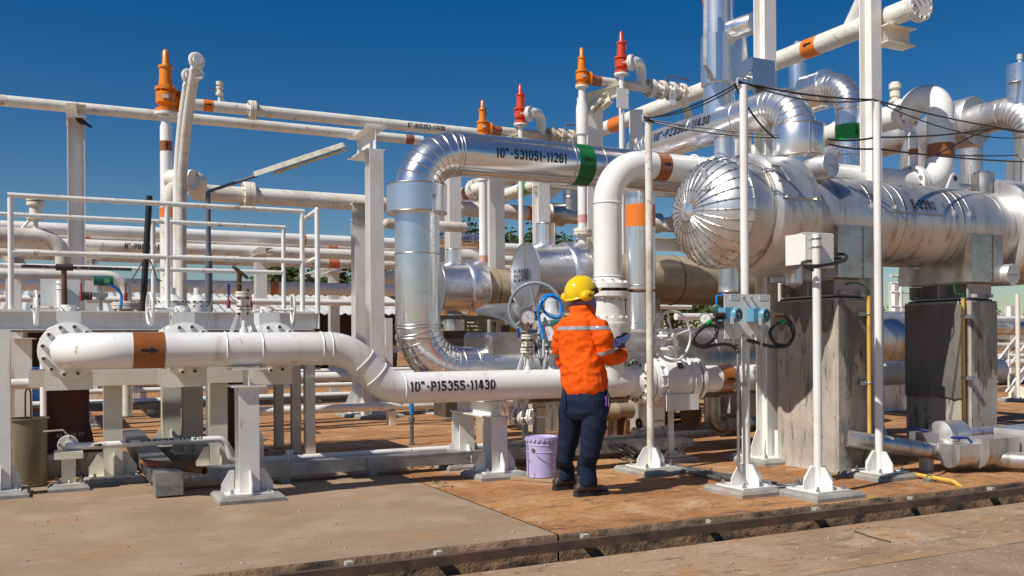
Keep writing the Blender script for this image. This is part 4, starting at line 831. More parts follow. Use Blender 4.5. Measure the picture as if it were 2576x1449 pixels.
# saddles
for i, (x, w0, w1) in enumerate(((6.65, at_y(2062,640,6.22).x, at_y(2160,640,6.22).x), (8.46, at_y(2290,640,6.30).x, at_y(2476,640,6.30).x))):
    zb = at_y((2108, 2380)[i], (697, 706)[i], 6.25).z; hw = .235
    g = MB(); g.prism([(x-hw, 6.24, zb), (x+hw, 6.24, zb), (x+hw, 6.24, ZV-.10), (x-hw, 6.24, ZV-.10)], (0,.9,0)); g.k = 1
    for xx in (x-hw+.001, x+hw-.001): pass
    for zz in [zb+.02+k*(ZV-.15-zb)/6 for k in range(7)]: g.sph((x+hw*.25, 6.238, zz), .008, 6)
    g.tube([(x+hw*.25+.02, 6.238, zb), (x+hw*.25+.02, 6.238, ZV-.1)], .004, 6); g.build('saddle_cover', ['alum_dirt', 'bolt'], T, smooth=0)
    g = MB(); zp = 1.635; g.ibeam((x, 6.36, (zp+zb)/2), (x, 7.02, (zp+zb)/2), zb-zp-.002, .36, .014, .014, Z3)
    for yy in (6.34, 6.68, 7.04): g.bb((x-.178, yy-.008, zp+.015), (x+.178, yy+.008, zb-.016))
    for yy in (6.36, 7.0): hexnut(g, (x-.12, yy-.06 if yy < 6.5 else yy, zp+.013), Z3, .03, .035); hexnut(g, (x+.12, yy-.06 if yy < 6.5 else yy, zp+.013), Z3, .03, .035)
    g.build('saddle', 'saddle', T, smooth=0)
# piers
for i, (x0, x1, lab) in enumerate(((6.44, 6.86, 'stained concrete pier with dark drips under the dome end of the big vessel'), (8.25, 8.68, 'concrete pier with a large dark wet patch under the right part of the big vessel'))):
    P = thing('concrete_pier', lab, 'pier', ((x0+x1)/2, 6.69, 0)); g = MB(); n = 10; zt = 1.615; y0, y1 = 6.29, 7.09; c_ = .022
    cs = [(x0+c_,y0),(x1-c_,y0),(x1,y0+c_),(x1,y1-c_),(x1-c_,y1),(x0+c_,y1),(x0,y1-c_),(x0,y0+c_)]
    zs = [0, .03]+[zt*k/14 for k in range(1, 14)]+[zt-.015, zt]
    rs_ = []
    for z in zs:
        ring = []
        for a, (x, y) in enumerate(cs):
            k = noise.noise(V((x*3, y*3, z*4)))*.009+(.012 if z < .02 else 0); ring.append(V((x+(k if x > (x0+x1)/2 else -k), y+(k if y > 6.69 else -k), z)))
        rs_.append(ring)
    g.rings(rs_); g.build('pier_body', 'pier', P, smooth=25)
    g = MB(); zz = [.62, .645, .66][i] if i < 3 else 0
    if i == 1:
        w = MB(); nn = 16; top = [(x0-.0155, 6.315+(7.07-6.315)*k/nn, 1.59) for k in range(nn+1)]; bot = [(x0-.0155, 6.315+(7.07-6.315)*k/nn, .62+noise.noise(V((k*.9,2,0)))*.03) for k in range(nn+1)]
        w.add(top+bot, [(k, k+1, nn+2+k, nn+1+k) for k in range(nn)]); w.build('wet_patch', 'pier_wet_shade', P, smooth=0)
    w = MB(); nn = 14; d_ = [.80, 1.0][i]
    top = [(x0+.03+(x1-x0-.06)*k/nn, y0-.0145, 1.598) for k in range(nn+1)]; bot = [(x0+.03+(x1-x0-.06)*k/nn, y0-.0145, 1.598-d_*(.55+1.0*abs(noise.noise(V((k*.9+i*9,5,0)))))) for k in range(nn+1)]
    w.add(top+bot, [(k, k+1, nn+2+k, nn+1+k) for k in range(nn)])  # front face: streaky stain and the shade of that face, painted dark together
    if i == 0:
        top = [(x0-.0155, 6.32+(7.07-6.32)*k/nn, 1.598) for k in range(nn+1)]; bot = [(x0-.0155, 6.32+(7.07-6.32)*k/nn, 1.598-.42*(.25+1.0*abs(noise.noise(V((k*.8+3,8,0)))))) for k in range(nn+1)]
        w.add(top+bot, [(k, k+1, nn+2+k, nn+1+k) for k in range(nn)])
    w.build('stain_and_shade', 'pier_wet_shade', P, smooth=0)
    g = MB(); g.bb((x0+.03, 6.33, zt+.001), (x1-.03, 7.06, zt+.018)); g.build('bearing_plate', 'dark', P, smooth=0)
    # yellow earth conduit on the pier
    Y = thing('yellow_conduit', ('yellow earthing conduit clamped to the front right edge of the left pier' , 'yellow earthing conduit clamped to the lit face of the right pier')[i], 'conduit', (x1, y0-.05, 0))
    px = (2186, 2434)[i]
    if i == 0: qx, qy = at_y(px, 900, y0-.05).x, y0-.05
    else: qx, qy = x0-.045, 6.33
    zt_ = at_y(px, (744, 752)[i], qy).z; g = MB()
    if i == 0:
        e = at_z(2232, 1186, .03); e2 = at_z(2398, 1212, .03); path = fillet([(qx, qy, zt_), (qx, qy, .10), (qx+.04, qy-.12, .035), (e2.x, e2.y, .035), (e2.x+.03, e2.y-.07, -.02), (e2.x+.03, e2.y-.075, -.09)], [.05,.05,.06,.03], 6); g.tube(path, .0185, 14); qc = at_z(2338, 1201, .035); gq = MB(); gq.box(V((qc.x, qc.y, .012)), (.10,.07,.022)); gq.torus(V((qc.x, qc.y, .037)), XA, .025, .007, 16, 6); gq.build('clamp', 'galv', Y, smooth=0)
    else: g.tube([(qx, qy, zt_), (qx, qy, .02)], .0185, 14)
    g.build('conduit', 'yellow_pipe', Y)
    g = MB(); q = V((qx, qy, zt_)); g.tube(catm([q, q+V((0,0,.04)), q+V((-.05,.02,.10)), q+V((-.15,.05,.12)), q+V((-.22,.12,.10))] if i == 0 else [q, q+V((0,0,.04)), q+V((-.05,.03,.05)), q+V((-.06,.05,.10)), q+V((-.05,.06,.16))]), .0075, 8); g.build('earth_wire', 'green_band', Y)
    for py in ((790, 963, 1128) if i == 0 else (797, 950)):
        z = at_y(px, py, qy).z; g = MB(); g.torus((qx, qy, z), Z3, .0235, .006, 16, 6)
        if i == 0: g.bb((qx-.10, qy-.002, z-.018), (qx+.03, qy+.04, z+.018))
        else: g.bb((qx-.01, qy-.10, z-.018), (qx+.04, qy+.02, z+.018))
        g.build('clamp', 'galv', Y, smooth=0)
# ------------------------------------------------------------------ P23502 and its riser
XP = 6.37; zP2 = 3.53; rP = .18; yv2 = 9.35
T = thing('process_pipe', 'shiny aluminium clad pipe lettered 10"-P23502-11430 coming off the top of the big vessel', 'insulated pipe', (XP, 7.5, 2.9))
zc0 = at_y(2010, 398, YV2).z; zc1 = at_y(2010, 318, YV2).z
jn = [((XP, at_x(px, 300, XP).y, zP2), YA) for px in (1868, 1760)]
jn += [((XP, yv2, 1.9), Z3)]
clad(T, [(XP, YV2, ZV+.38), (XP, YV2, zP2), (XP, yv2, zP2), (XP, yv2, .95)], rP, [.36, .36], 'alum_pipe_z', joints=jn)
g = MB(); g.rev((XP, YV2, zc0), Z3, [(0,rP),(0,.235),(.01,.24),(zc1-zc0-.01,.24),(zc1-zc0,.235),(zc1-zc0,rP)], 44, False, False); g.k = 1; g.torus((XP, YV2, zc0+.004), Z3, .24, .006, 40, 6); g.torus((XP, YV2, zc1-.004), Z3, .24, .006, 40, 6); e = V((-.3,-.95,0)).normalized()*.241; g.tube([V((XP, YV2, zc0))+e, V((XP, YV2, zc1))+e], .006, 6); g.build('flange_cover', ['alum_pipe_z', 'seam'], T, smooth=40)
zg1 = at_y(1628, 478, yv2).z; g = MB(); g.rev((XP, yv2, zg1-.02), Z3, [(0,rP),(-.01,.26),(0,.27),(.09,.27),(.10,.26),(.10,rP)], 40, False, False); g.build('flange_cover', 'alum_pipe_z', T, smooth=40)
zb0, zb1 = at_y(1628, 573, yv2).z, at_y(1628, 518, yv2).z; band(T, (XP, yv2, zb0), (XP, yv2, zb1), rP, 'orange_band'); f = wrap((XP, yv2, (zb0+zb1)/2), -Z3, (.15,-1,0), rP); arrow(T, f, .15, .06, h=.006)
a = at_x(1683, 335, XP); a.z = zP2; stencil(T, wrap((XP, at_x(1676, 330, XP).y, zP2), -YA, (-1,0,.22), rP), '10"-P23502-11430', .10, 0, -.05, sx=.95)
# stack rising from it
ys = at_x(1809, 280, XP).y
T = thing('clad_riser', 'tall shiny aluminium clad vertical pipe leaving the top edge of the picture', 'insulated pipe', (XP, ys, zP2)); r1 = .165; z1 = at_y(1812, 215, ys).z; z2 = at_y(1812, 95, ys).z
g = MB(); g.rev((XP, ys, zP2+.05), Z3, [(0,r1),(5-zP2,r1),(2.6,r1)], 36); g.build('cladding', 'alum_pipe_z', T)
g = MB(); xo = XP+.07; g.rings([[V((XP-.155*1.0, ys, z)) if 0 else V((x, y, z)) for x, y in [(XP+.19*cos(t), ys+.19*sin(t)) for t in [pi/2+pi*k/12 for k in range(13)]]+[(XP+.14+.19*cos(t), ys+.19*sin(t)) for t in [-pi/2+pi*k/12 for k in range(13)]]] for z in (z1, z2)]); g.build('valve_cover', 'alum_pipe_z', T, smooth=40)
zb = at_y(1812, 8, ys).z; band(T, (XP, ys, zb), (XP, ys, zb+.5), r1, 'orange_band')
c = at_x(1897, 57, XP+.12); dirn = (at_x(1897, 57, XP+.12)-V((XP+.02, ys, at_y(1820, 88, ys).z))).normalized(); rr_ = m(c, 26); g = MB(); g.rev(c, -dirn, [(0,0),(0,rr_*.97),(.006,rr_),(.38,rr_),(.52,rr_*.8)], 32, False, True); g.k = 1; g.torus(c-dirn*.01, dirn, rr_, .005, 30, 6); g.tube([c+dirn*.003+Z3*rr_*.95, c+dirn*.003-Z3*rr_*.95], .004, 6); g.build('handhole_cover', ['alum', 'seam'], T)
T = thing('valve_lever', 'long bluish galvanised lever bar standing beside the clad vertical pipe', 'lever', at_y(1778, 190, ys-.2)); g = MB(); g.tube([at_y(1776, -30, ys-.2), at_y(1774, 165, ys-.2), at_y(1786, 186, ys-.2)], [.028,.028,.028], 4); g.cyl(at_y(1786, 192, ys-.25), at_y(1786, 192, ys-.1), .035, n=12); g.build('bar', 'galv', T, smooth=0)
T = thing('valve_box', 'small square aluminium box standing on the clad pipe beside the white column', 'valve cover', at_x(1890, 215, XP-.02)); q0 = at_x(1872, 218, XP-.17); zt = at_x(1872, 152, XP-.17).z; y0 = at_x(1872, 180, XP-.17).y; y1 = at_x(1893, 180, XP-.17).y
g = MB(); g.bb((XP-.17, y1, q0.z), (XP+.12, y0+.08, zt)); g.build('cover', 'alum_face', T, smooth=0); g = MB(); q = at_x(1883, 196, XP-.175); g.cyl(q, q-XA*.06, .018, n=10); g.tube([q-XA*.06, q-XA*.07+V((0,-.13,.03))], .012, 8); g.build('handle', 'steel', T)
# ------------------------------------------------------------------ tall columns right of centre
hcol('rack_column', 'tall white steel column rising behind the ribbed dome past the top of the picture', at_y(1929, 800, 7.27).x, 7.27, 6.2, .165, .15, (0,1,0), padk=dict(s=.62, plate=.5, gus=.11, gh=.26, col=.105))
T = hcol('rack_column', 'tall white steel column with bracket holding the flanged pipe at upper right', 7.86, 7.17, 6.2, .165, .15, (0,1,0), padk=dict(s=.62, plate=.5, gus=.11, gh=.26, col=.105))
zbk = at_y(2240, 99, 7.17).z; g = MB(); xb1 = at_y(2306, 100, 7.0).x; g.ibeam((7.86+.08, 7.1, zbk), (xb1, 7.1, zbk), .19, .19, .012, .009, Z3); g.build('bracket', 'cream', T, smooth=0)
# ------------------------------------------------------------------ white rack pipe with orange band
XR = 8.08; zR = zbk+.10+.112; rR = .112
T = thing('rack_pipe', 'high white pipe with an orange band and a bolted blind flange at upper right', 'pipe', (XR, 8, zR)); yf = at_x(2312, 40, XR).y
g = MB(); g.tube([(XR, 14.6, zR), (XR, yf+.05, zR)], rR, 32); g.build('pipe', 'white_spot', T)
flange(T, (XR, yf, zR), YA, .17, .075, 12, rb=.016, mat='white'); a = at_x(2029, 140, XR); b = at_x(2064, 120, XR); band(T, (XR, a.y, zR), (XR, b.y, zR), rR, 'orange_band'); arrow(T, wrap((XR, (a.y+b.y)/2, zR), YA, (-1,0,.1), rR), .14, .06, h=.006)
yb = at_x(2150, 80, XR).y; g = MB(); g.cyl((XR, yb+.1, zR), (XR-.02, yb-.75, zR+1.1), .085, n=24); g.build('branch', 'white', T)
for px in (1480,): a = at_x(1572, 330, XR); g = MB(); g.cyl((XR, a.y, zR), (XR, a.y+.35, zR), rR+.003, n=28); g.build('flow_band', 'orange_band', T)
# ------------------------------------------------------------------ second clad pipe with green band
X2, Y2 = 8.95, 8.5; z2 = at_y(2120, 216, Y2+.2).z; r2 = .175
T = thing('steam_riser', 'shiny aluminium clad elbow pipe with a green band behind the tall column', 'insulated pipe', (X2, Y2, 2.5)); clad(T, [(X2, 11.6, z2), (X2, Y2, z2), (X2, Y2, 2.55)], r2, .36, 'alum', joints=[((X2, Y2, at_y(2148, 330, Y2).z+.25), Z3), ((X2, Y2, at_y(2148, 375, Y2).z), Z3), ((X2, Y2, at_y(2148, 395, Y2).z), Z3)])
zb0, zb1 = at_y(2148, 357, Y2).z, at_y(2148, 318, Y2).z; band(T, (X2, Y2, zb0), (X2, Y2, zb1), r2, 'green_bright'); arrow(T, wrap((X2, Y2, (zb0+zb1)/2), -Z3, (-.35,-1,0), r2), .14, .05, h=.006)
a = at_x(2085, 190, X2); g = MB(); g.rev((X2, a.y, z2), YA, [(0,r2),(0,.24),(.01,.25),(.36,.25),(.37,.24),(.37,r2)], 40, False, False); g.build('flange_cover', 'alum', T, smooth=40)
g = MB(); g.cyl((X2, a.y+.55, z2), (X2, a.y+.55, z2+.45), .12, n=28); g.cyl((X2, a.y+.55, z2+.45), (X2, a.y+.55, z2+.75), .055, n=16); g.build('nozzle', 'alum', T)
# lower clad elbow hiding behind P23502 elbow
T = thing('clad_elbow', 'dull clad elbow tucked between the two shiny pipes above the vessel', 'insulated pipe', (7.6, 8.2, 3.2)); clad(T, [(7.75, 11.5, 4.05), (7.75, 9.2, 4.05), (7.75, 9.2, 2.9)], .17, .30, 'alum_dull')
# ------------------------------------------------------------------ white U bend pipe
XU, YU = at_y(2367, 400, 7.32).x, 7.32; rU = m(at_y(2367, 400, 7.32), 32.5); zU = at_y(2367, 255, YU).z
T = thing('swan_neck_pipe', 'fat glossy white swan neck pipe with a brown band above the vessel', 'pipe', (XU, YU, 2.7)); yfl = at_x(2276, 287, XU).y; zfl = at_x(2276, 287, XU).z; zlo_ = at_y(2360, 468, YU).z
path = fillet([(XU, 12.5, zfl), (XU, YU+.46, zfl), (XU, YU, zfl+.46), (XU, YU, zlo_), (XU-2.2, YU+.1, zlo_)], [.16,.235,.36], 12); pipe_body(T, path, rU, 'white_clean')
flange(T, (XU, yfl, zfl), YA, rU+.035, .10, 12, rb=.018); zb0, zb1 = at_y(2367, 401, YU).z, at_y(2367, 364, YU).z; band(T, (XU, YU, zb0), (XU, YU, zb1), rU, 'brown_band')
weldring(T, [((XU, YU, at_y(2367, 315, YU).z), Z3, rU)], 'white_clean')
xf_ = at_y(2300, 460, YU).x; flange(T, (xf_, YU+.03, zlo_), XA, rU+.06, .09, 12, rb=.02); xz = at_y(2297, 400, 7.5).x; g = MB(); g.tube(fillet([at_x(2288, 320, XU)*1, (xz, 7.9, at_y(2297, 330, 7.9).z), (xz, 7.9, zlo_)], .08, 5), .055, 18) if 0 else g.tube(fillet([V((XU, at_x(2285, 300, XU).y, zfl-.12)), V((XU, at_x(2285, 300, XU).y-.02, zfl-.30)), V((xz, 7.5, zfl-.34)), V((xz, 7.5, zlo_))], [.05,.05], 5), .052, 18); g.build('drop_leg', 'white', T); zz0, zz1 = at_y(2297,391,7.5).z, at_y(2297,376,7.5).z; band(T, (xz,7.5,zz0), (xz,7.5,zz1), .052, 'brown_band')
T = thing('vent_valve', 'small cream flanged vent valve on the white pipe left of the swan neck bolted flange', 'instrument valve', at_x(2252, 270, XU)); q = at_x(2252, 278, XU); k = m(q, 1)/.0045
g = MB(); g.rev(q, Z3, [(0,.03),(.10,.03),(.10,.07),(.13,.07),(.135,.045),(.16,.045),(.17,.06),(.23,.06),(.235,.04),(.26,.04),(.265,.07),(.32,.07),(.325,.05),(.34,.05)], 20); g.build('valve_body', 'cream', T); g = MB()
for s in (-1, 1): g.tube([q+V((0,s*.06,.12)), q+V((0,s*.16,-.03))], .014, 6)
g.build('gusset', 'white', T)
# ------------------------------------------------------------------ far right clad pipe
X3, Y3 = 10.44, 7.1; z3 = 3.98; r3 = .19
T = thing('clad_pipe', 'big dull aluminium clad pipe bending down at the right edge of the picture', 'insulated pipe', (X3, Y3, 2.9)); clad(T, [(X3, 10.6, z3), (X3, Y3, z3), (X3, Y3, 2.75)], r3, .36, 'alum_dull')
zk0, zk1 = at_y(2600, 470, Y3).z, at_y(2600, 405, Y3).z; g = MB(); g.rev((X3, Y3, zk0), Z3, [(0,r3),(0,.28),(zk1-zk0,.28),(zk1-zk0,r3)], 40, False, False); g.build('flange_cover', 'alum_dull', T, smooth=40)
T = thing('clad_pipe', 'dull clad bend and drop standing just right of the white swan neck', 'insulated pipe', (X3-.3, 9.7, 2.9)); xq, yq = at_y(2442, 380, 9.7).x, 9.7; clad(T, [(xq, yq+1.2, at_y(2450, 335, yq).z), (xq, yq, at_y(2450, 335, yq).z), (xq, yq, 2.9)], .17, .25, 'alum_dull', joints=[((xq, yq, at_y(2442,395,yq).z), Z3)])
g = MB(); qy = at_x(2440, 315, X3).y; g.rev((X3, qy-.1, z3), YA, [(0,.19),(0,.30),(.02,.31),(.30,.31),(.32,.30),(.32,.19)], 40, False, False); g.build('flange_cover', 'alum_dull', T, smooth=40); g = MB(); g.tube(fillet([(X3, qy+.2, z3), (X3, qy+.75, z3), (X3, qy+.75, 2.9)], .36, 8), .26, 28); g.build('bend', 'alum_dull', T)
T = thing('clad_valve', 'clad valve cover with a lever and thin stem on the right edge pipe', 'valve', (X3, at_x(2566, 240, X3).y, z3+.1)); q = at_x(2566, 240, X3); q.x = X3; q.z = z3+.12; g = MB(); h = .42; g.cyl(q-Z3*.1, q+Z3*h, .15, n=28); g.build('cover', 'alum', T); g = MB(); g.tube([q+Z3*(h*.45)+V((-.12,-.08,0)), q+Z3*(h*.40)+V((-.32,-.1,-.03))], .018, 8); g.build('lever', 'steel', T); g = MB(); g.tube([q+Z3*h, q+Z3*(h+.07), q+Z3*(h+.071), q+Z3*(h+.13)], [.02,.02,.032,.032], 12); g.build('stem', 'grey_light', T)
# ------------------------------------------------------------------ light poles with cables
POLES = [(1637, 305, 7.2, 'thin white pipe pole just right of the worker, spotted with rust at its foot'), (1877, 215, 5.87, 'white pipe pole carrying the panel with two blue transmitters'), (2212, 258, 5.94, 'white pipe pole in front of the gap between the two concrete piers')]
ptop = []
for px, pt, y, lab in POLES:
    x = at_y(px, 1180, y).x; zt = at_y(px-4, pt, y).z; T = thing('pipe_pole', lab, 'pole', (x, y, 0), 'white pipe poles')
    g = MB(); g.cyl((x, y, .064), (x, y, zt), .0335, n=20); g.build('pole', 'white_stain' if px == 1637 else 'white', T)
    pad_base(T, x, y, s=.50, plate=.34, gus=.12, gh=.17, col=.033); g = MB(); g.tube(catm([V((x-.03,y,zt-.03)), V((x-.06,y,zt)), V((x-.06,y,zt+.05)), V((x-.01,y,zt+.05))]), .005, 6); g.build('cable_hook', 'white', T)
    ptop.append(V((x, y, zt)))
x, y = at_y(2058, 1200, 5.46).x, 5.46; T = thing('shield_post', 'short white post in front of the left pier carrying a white sheet box', 'post', (x, y, 0)); zt = at_y(2050, 588, y).z
g = MB(); g.cyl((x, y, .064), (x, y, zt), .0335, n=20); g.build('pole', 'white', T); pad_base(T, x, y, s=.50, plate=.34, gus=.12, gh=.17, col=.033)
a = at_y(2024, 585, y+.045); b = at_y(2096, 675, y+.045); g = MB(); g.bb((a.x, y+.038, b.z), (b.x, y+.044, a.z)); g.bb((b.x-.006, y+.045, b.z+.04), (b.x, y+.30, a.z)) if 0 else None
g.prism([(a.x, y+.045, a.z), (b.x, y+.045, a.z), (b.x+.22, y+.30, a.z), (a.x+.10, y+.30, a.z)], (0,0,.006)); g.bb((a.x+.02, y+.045, b.z+.03), (a.x+.026, y+.28, a.z-.001)); g.build('sheet_box', 'white_clean', T, smooth=0)
g = MB()
for py in (600, 621, 672): q = at_y(2050, py, y); g = MB(); g.torus((x, y, q.z), Z3, .038, .005, 20, 6); g.build('u_bolt', 'steel', T)
T = thing('cable_coil', 'black cable wound around the sheet box post', 'cable', at_y(2070, 665, y)); pts = [at_y(px, py, yy) for px, py, yy in ((2106,640,y+.1),(2124,640,y+.1),(2130,650,y+.02),(2110,660,y-.08),(2060,668,y-.09),(2024,668,y-.04),(2020,660,y+.02),(2050,655,y+.05),(2110,650,y+.05),(2126,655,y-.02),(2090,664,y-.10),(2040,672,y-.07),(2026,671,y-.02),(2046,680,y-.04))]; g = MB(); g.tube(catm(pts), .013, 8); g.build('cable', 'cable', T)
T = thing('red_horn', 'small dark round instrument peeping out behind the left edge of the sheet box', 'instrument', at_y(2022, 650, y+.2)); g = MB(); q = at_y(2024, 655, y+.12); g.cyl(q, q+XA*.1, .036, n=16); g.build('housing', 'dark', T); g = MB(); g.torus(q, XA, .036, .006); g.build('ring', 'red_paint', T)
x, y = at_y(2562, 1080, 11.8).x, 11.8; T = thing('pipe_pole', 'thin cream pole at the right edge behind the right pier', 'pole', (x, y, 0), 'white pipe poles'); g = MB(); g.cyl((x, y, .064), (x, y, at_y(2554, 740, y).z), .042, n=16); g.build('pole', 'cream', T); pad_base(T, x, y, s=.6, plate=.42, gus=.16, gh=.22, col=.042, mat_='cream')
# cables between poles
def wires(lab, pts_list, nm='overhead_cable'):
    T = thing(nm, lab, 'cable', pts_list[0][0][0]); g = MB()
    for pts, r in pts_list: g.tube(pts, r, 8); 
    g.build('cable', 'cable', T); return T
p0, p1, p2 = [p+Z3*.02+V((-.045,-.0,0)) for p in ptop]; far = at_y(2640, 338, 7.0); far2 = at_y(2640, 382, 8.5); far3 = at_y(2640, 420, 8.5)
wires('black cable strung from the pole beside the worker up to the tallest pole', [(sag(p0, p1, .05), .007), (sag(p0+Z3*.01, p1-V((.0,.02,.02)), .07), .006)])
wires('black cable strung from the panel pole to the pole before the piers and beyond', [(sag(p1, p2, .03)+sag(p2, far, .04)[1:], .008), (sag(p1+Z3*.01, p2, .08)+sag(p2, far, .16)[1:], .006)])
pb = at_y(1960, 345, 6.0); wires('black cable drooping across the aluminium elbow from the leftmost pole', [(sag(p0-Z3*.01, pb, .04), .009), (sag(p0, pb+Z3*.02, .02), .006)])
wires('black cable dropping from the panel pole top past the pipe lettering', [(sag(p1-Z3*.02+V((-.05,0,0)), pb+V((0,.05,.0)), .05), .008)])
pk = at_y(2082, 350, 6.3); wires('upper black cable running right from behind the panel pole to the white swan neck', [(sag(pk, at_y(2205, 345, 6.1), .02)+sag(at_y(2205, 345, 6.1), at_y(2500, 322, 6.9), .03)[1:]+[at_y(2640, 344, 7.2)], .009)])
wires('lower black cable crossing the brown band of the swan neck', [(sag(at_y(2084, 362, 6.3), at_y(2205, 374, 6.1), .02)+sag(at_y(2205, 374, 6.1), at_y(2640, 408, 7.2), .03)[1:], .009), (sag(at_y(2360, 388, 6.7), at_y(2640, 383, 7.4), .03), .008), ([at_y(2355, 390, 6.7), at_y(2440, 345, 6.8), at_y(2500, 322, 6.9)], .008)])
# ------------------------------------------------------------------ instrument panel
yq = POLES[1][2]-.06; a = at_y(1822, 739, yq); b = at_y(1938, 851, yq); xm = (a.x+b.x)/2
T = thing('instrument_panel', 'white square panel on the pole with two small printed labels', 'panel', (xm, yq, b.z)); g = MB(); g.bb((a.x, yq, b.z), (b.x, yq+.006, a.z)); o = g.build('plate', 'white', T, smooth=0)
g = MB()
for px, py in ((1870,745),(1889,745),(1871,840),(1892,840)): hexnut(g, at_y(px, py+4, yq), (0,-1,0), .010, .018)
g.build('bolts', 'steel', T)
for px, py in ((1847.5, 746.5), (1921, 748)):
    c = at_y(px, py, yq-.002); g = MB(); w = m(c, 14); g.box(c, (w*2, .003, w*.95)); l = g.build('name_label', 'label', T, smooth=0)
    fonttext(l, 'FUSIBLE LOOP '+('A' if px < 1900 else 'B'), c+V((0,-.0026,.006)), XA, Z3, .0115, 'black'); fonttext(l, 'SD-PSL-0220'+('A' if px < 1900 else 'B'), c+V((0,-.0026,-.010)), XA, Z3, .0115, 'black')
for k, (px, py) in enumerate(((1861, 791), (1931, 793))):
    c = at_y(px, py, yq-.12); T = thing('pressure_transmitter', ('light blue round transmitter at the left of the white panel', 'light blue round transmitter at the right of the white panel, cable to the right')[k], 'transmitter', c-Z3*.08); d = V((.28,-1,.03)).normalized(); R = m(c, 19)
    g = MB(); g.rev(c-d*.12, d, [(0,R*.75),(.02,R*.82),(.05,R*.80),(.052,R*.98),(.10,R),(.11,R*.93),(.115,R*.78),(.112,R*.75)], 28, True, False); g.bb(c+V((-.115,.03,-.05)), c+V((-.03,.12,.055))); g.build('housing', 'sky_blue', T); g = MB(); g.rev(c-d*.009, d, [(0,R*.77),(.002,R*.77)], 28); dl = g.build('dial', 'plate_dark', T); g = MB(); g.torus(c-d*.005, d, R*.15, .004, 16, 6); g.build('eye', 'sky_blue', dl)
    g = MB(); g.cyl(c-d*.06-Z3*R*.7, c-d*.06-Z3*(R+.045), .022, n=14); q = c-d*.06-Z3*(R+.045); g.tube([q, q-Z3*.02, q-Z3*.021, q-Z3*.05, q-Z3*.051, q-Z3*.07, q-Z3*.071, q-Z3*.10, q-Z3*.101, q-Z3*.12, q-Z3*.121, q-Z3*.16], [.015,.015,.010,.010,.013,.013,.006,.006,.012,.012,.009,.009], 10); g.build('stem', 'steel', T)
    g = MB(); q2 = q-Z3*.135; g.tube([q2, q2+XA*.045], .007, 8); g.build('tap', 'black', T)
    g = MB(); g.box(c+V((-.085,-.012,-.045)), (.03,.003,.062)); g.build('tag_plate', 'label', T, smooth=0)
    g = MB(); sgn = (-1, 1)[k]; q = c+V((sgn*.10-.02*(k==0), .04, .0)); g.cyl(q, q+XA*sgn*.10, .017, n=12); g.build('gland', 'rust_dark', T)
yq2 = yq-.06; L = [(1822,799),(1800,803),(1782,812),(1760,832),(1745,845),(1743,860),(1756,870),(1778,866),(1796,852),(1804,836),(1800,822),(1785,818),(1766,826),(1748,845),(1748,862),(1770,874),(1800,868),(1830,866),(1850,876),(1856,885)]
T = thing('black_cable', 'thick black cable looped in the air left of the panel', 'cable', at_y(1770, 850, yq2)); g = MB(); g.tube(catm([at_y(a_, b_, yq2-.015*(i % 2)) for i, (a_, b_) in enumerate(L)], 5), .014, 10); g.build('cable', 'cable', T); g = MB(); q = at_y(1782, 812, yq2); g.cyl(at_y(1776, 816, yq2-.012), at_y(1788, 808, yq2-.012), .016, n=10); g.build('tape', 'green_bright', T)
L = [(1964,790),(1975,795),(1990,812),(1997,830),(1994,852),(1978,868),(1955,866),(1940,848),(1938,832),(1952,815),(1970,810),(1988,820),(1995,845),(1980,870),(1940,872),(1905,862),(1880,856)]
T = thing('black_cable', 'thick black cable looped in front of the pier right of the panel', 'cable', at_y(1965, 850, yq2)); g = MB(); g.tube(catm([at_y(a_, b_, yq2+.03-.015*(i % 2)) for i, (a_, b_) in enumerate(L)], 5), .014, 10); g.build('cable', 'cable', T); g = MB(); g.cyl(at_y(1964, 811, yq2), at_y(1972, 808, yq2), .016, n=10); g.build('tape', 'green_bright', T)
# conduit on the panel pole
x = at_y(1857, 1000, yq+.03).x; T = thing('conduit', 'galvanised conduit clamped upright left of the panel pole', 'conduit', (x, yq, 0)); g = MB(); g.tube(fillet([(x, yq+.03, at_y(1857, 890, yq).z), (x, yq+.03, .2), (x+.10, yq+.03, .035), (x+.5, yq-.1, .035)], [.08,.08], 6), .0125, 12); g.build('tube', 'galv', T); g = MB(); zz = at_y(1857, 968, yq).z; g.bb((x-.03, yq+.012, zz-.016), (x+.075, yq+.048, zz+.016)); g.build('clamp', 'galv', T, smooth=0)
# conduits on the ground
T = thing('ground_conduits', 'bundle of three dark cables and galvanised conduits running over the ground between the posts', 'conduit', at_z(1720, 1170, 0))
cs = [[(1530,1122,.13),(1560,1132,.12),(1595,1150,.05),(1630,1165,.03),(1690,1178,.03),(1760,1193,.03),(1815,1205,.03)], [(1548,1121,.13),(1580,1130,.12),(1612,1152,.05),(1645,1167,.03),(1700,1176,.03),(1770,1190,.03),(1850,1206,.03)], [(1566,1120,.13),(1598,1131,.11),(1628,1154,.05),(1660,1168,.03),(1720,1176,.03),(1790,1189,.03),(1990,1222,.03),(2020,1215,.03)]]
for i, L in enumerate(cs):
    P = [at_z(a_, b_, c_) for a_, b_, c_ in L]; g = MB(); pts = catm(P, 5); k = 14; g.tube(pts[:k+1], .019, 10); g.build('cable', 'cable', T); g = MB(); g.tube(pts[k:], .0165, 10); g.build('conduit_tube', 'galv_dark', T)
for px, py in ((1590,1150),(1690,1172),(1790,1195),(2010,1222)):
    q = at_z(px, py, .02); g = MB(); g.box(q, (.09,.14,.03)); g.torus(q+Z3*.03, XA, .026, .006, 14, 6); g.build('clamp', 'galv', T, smooth=0)
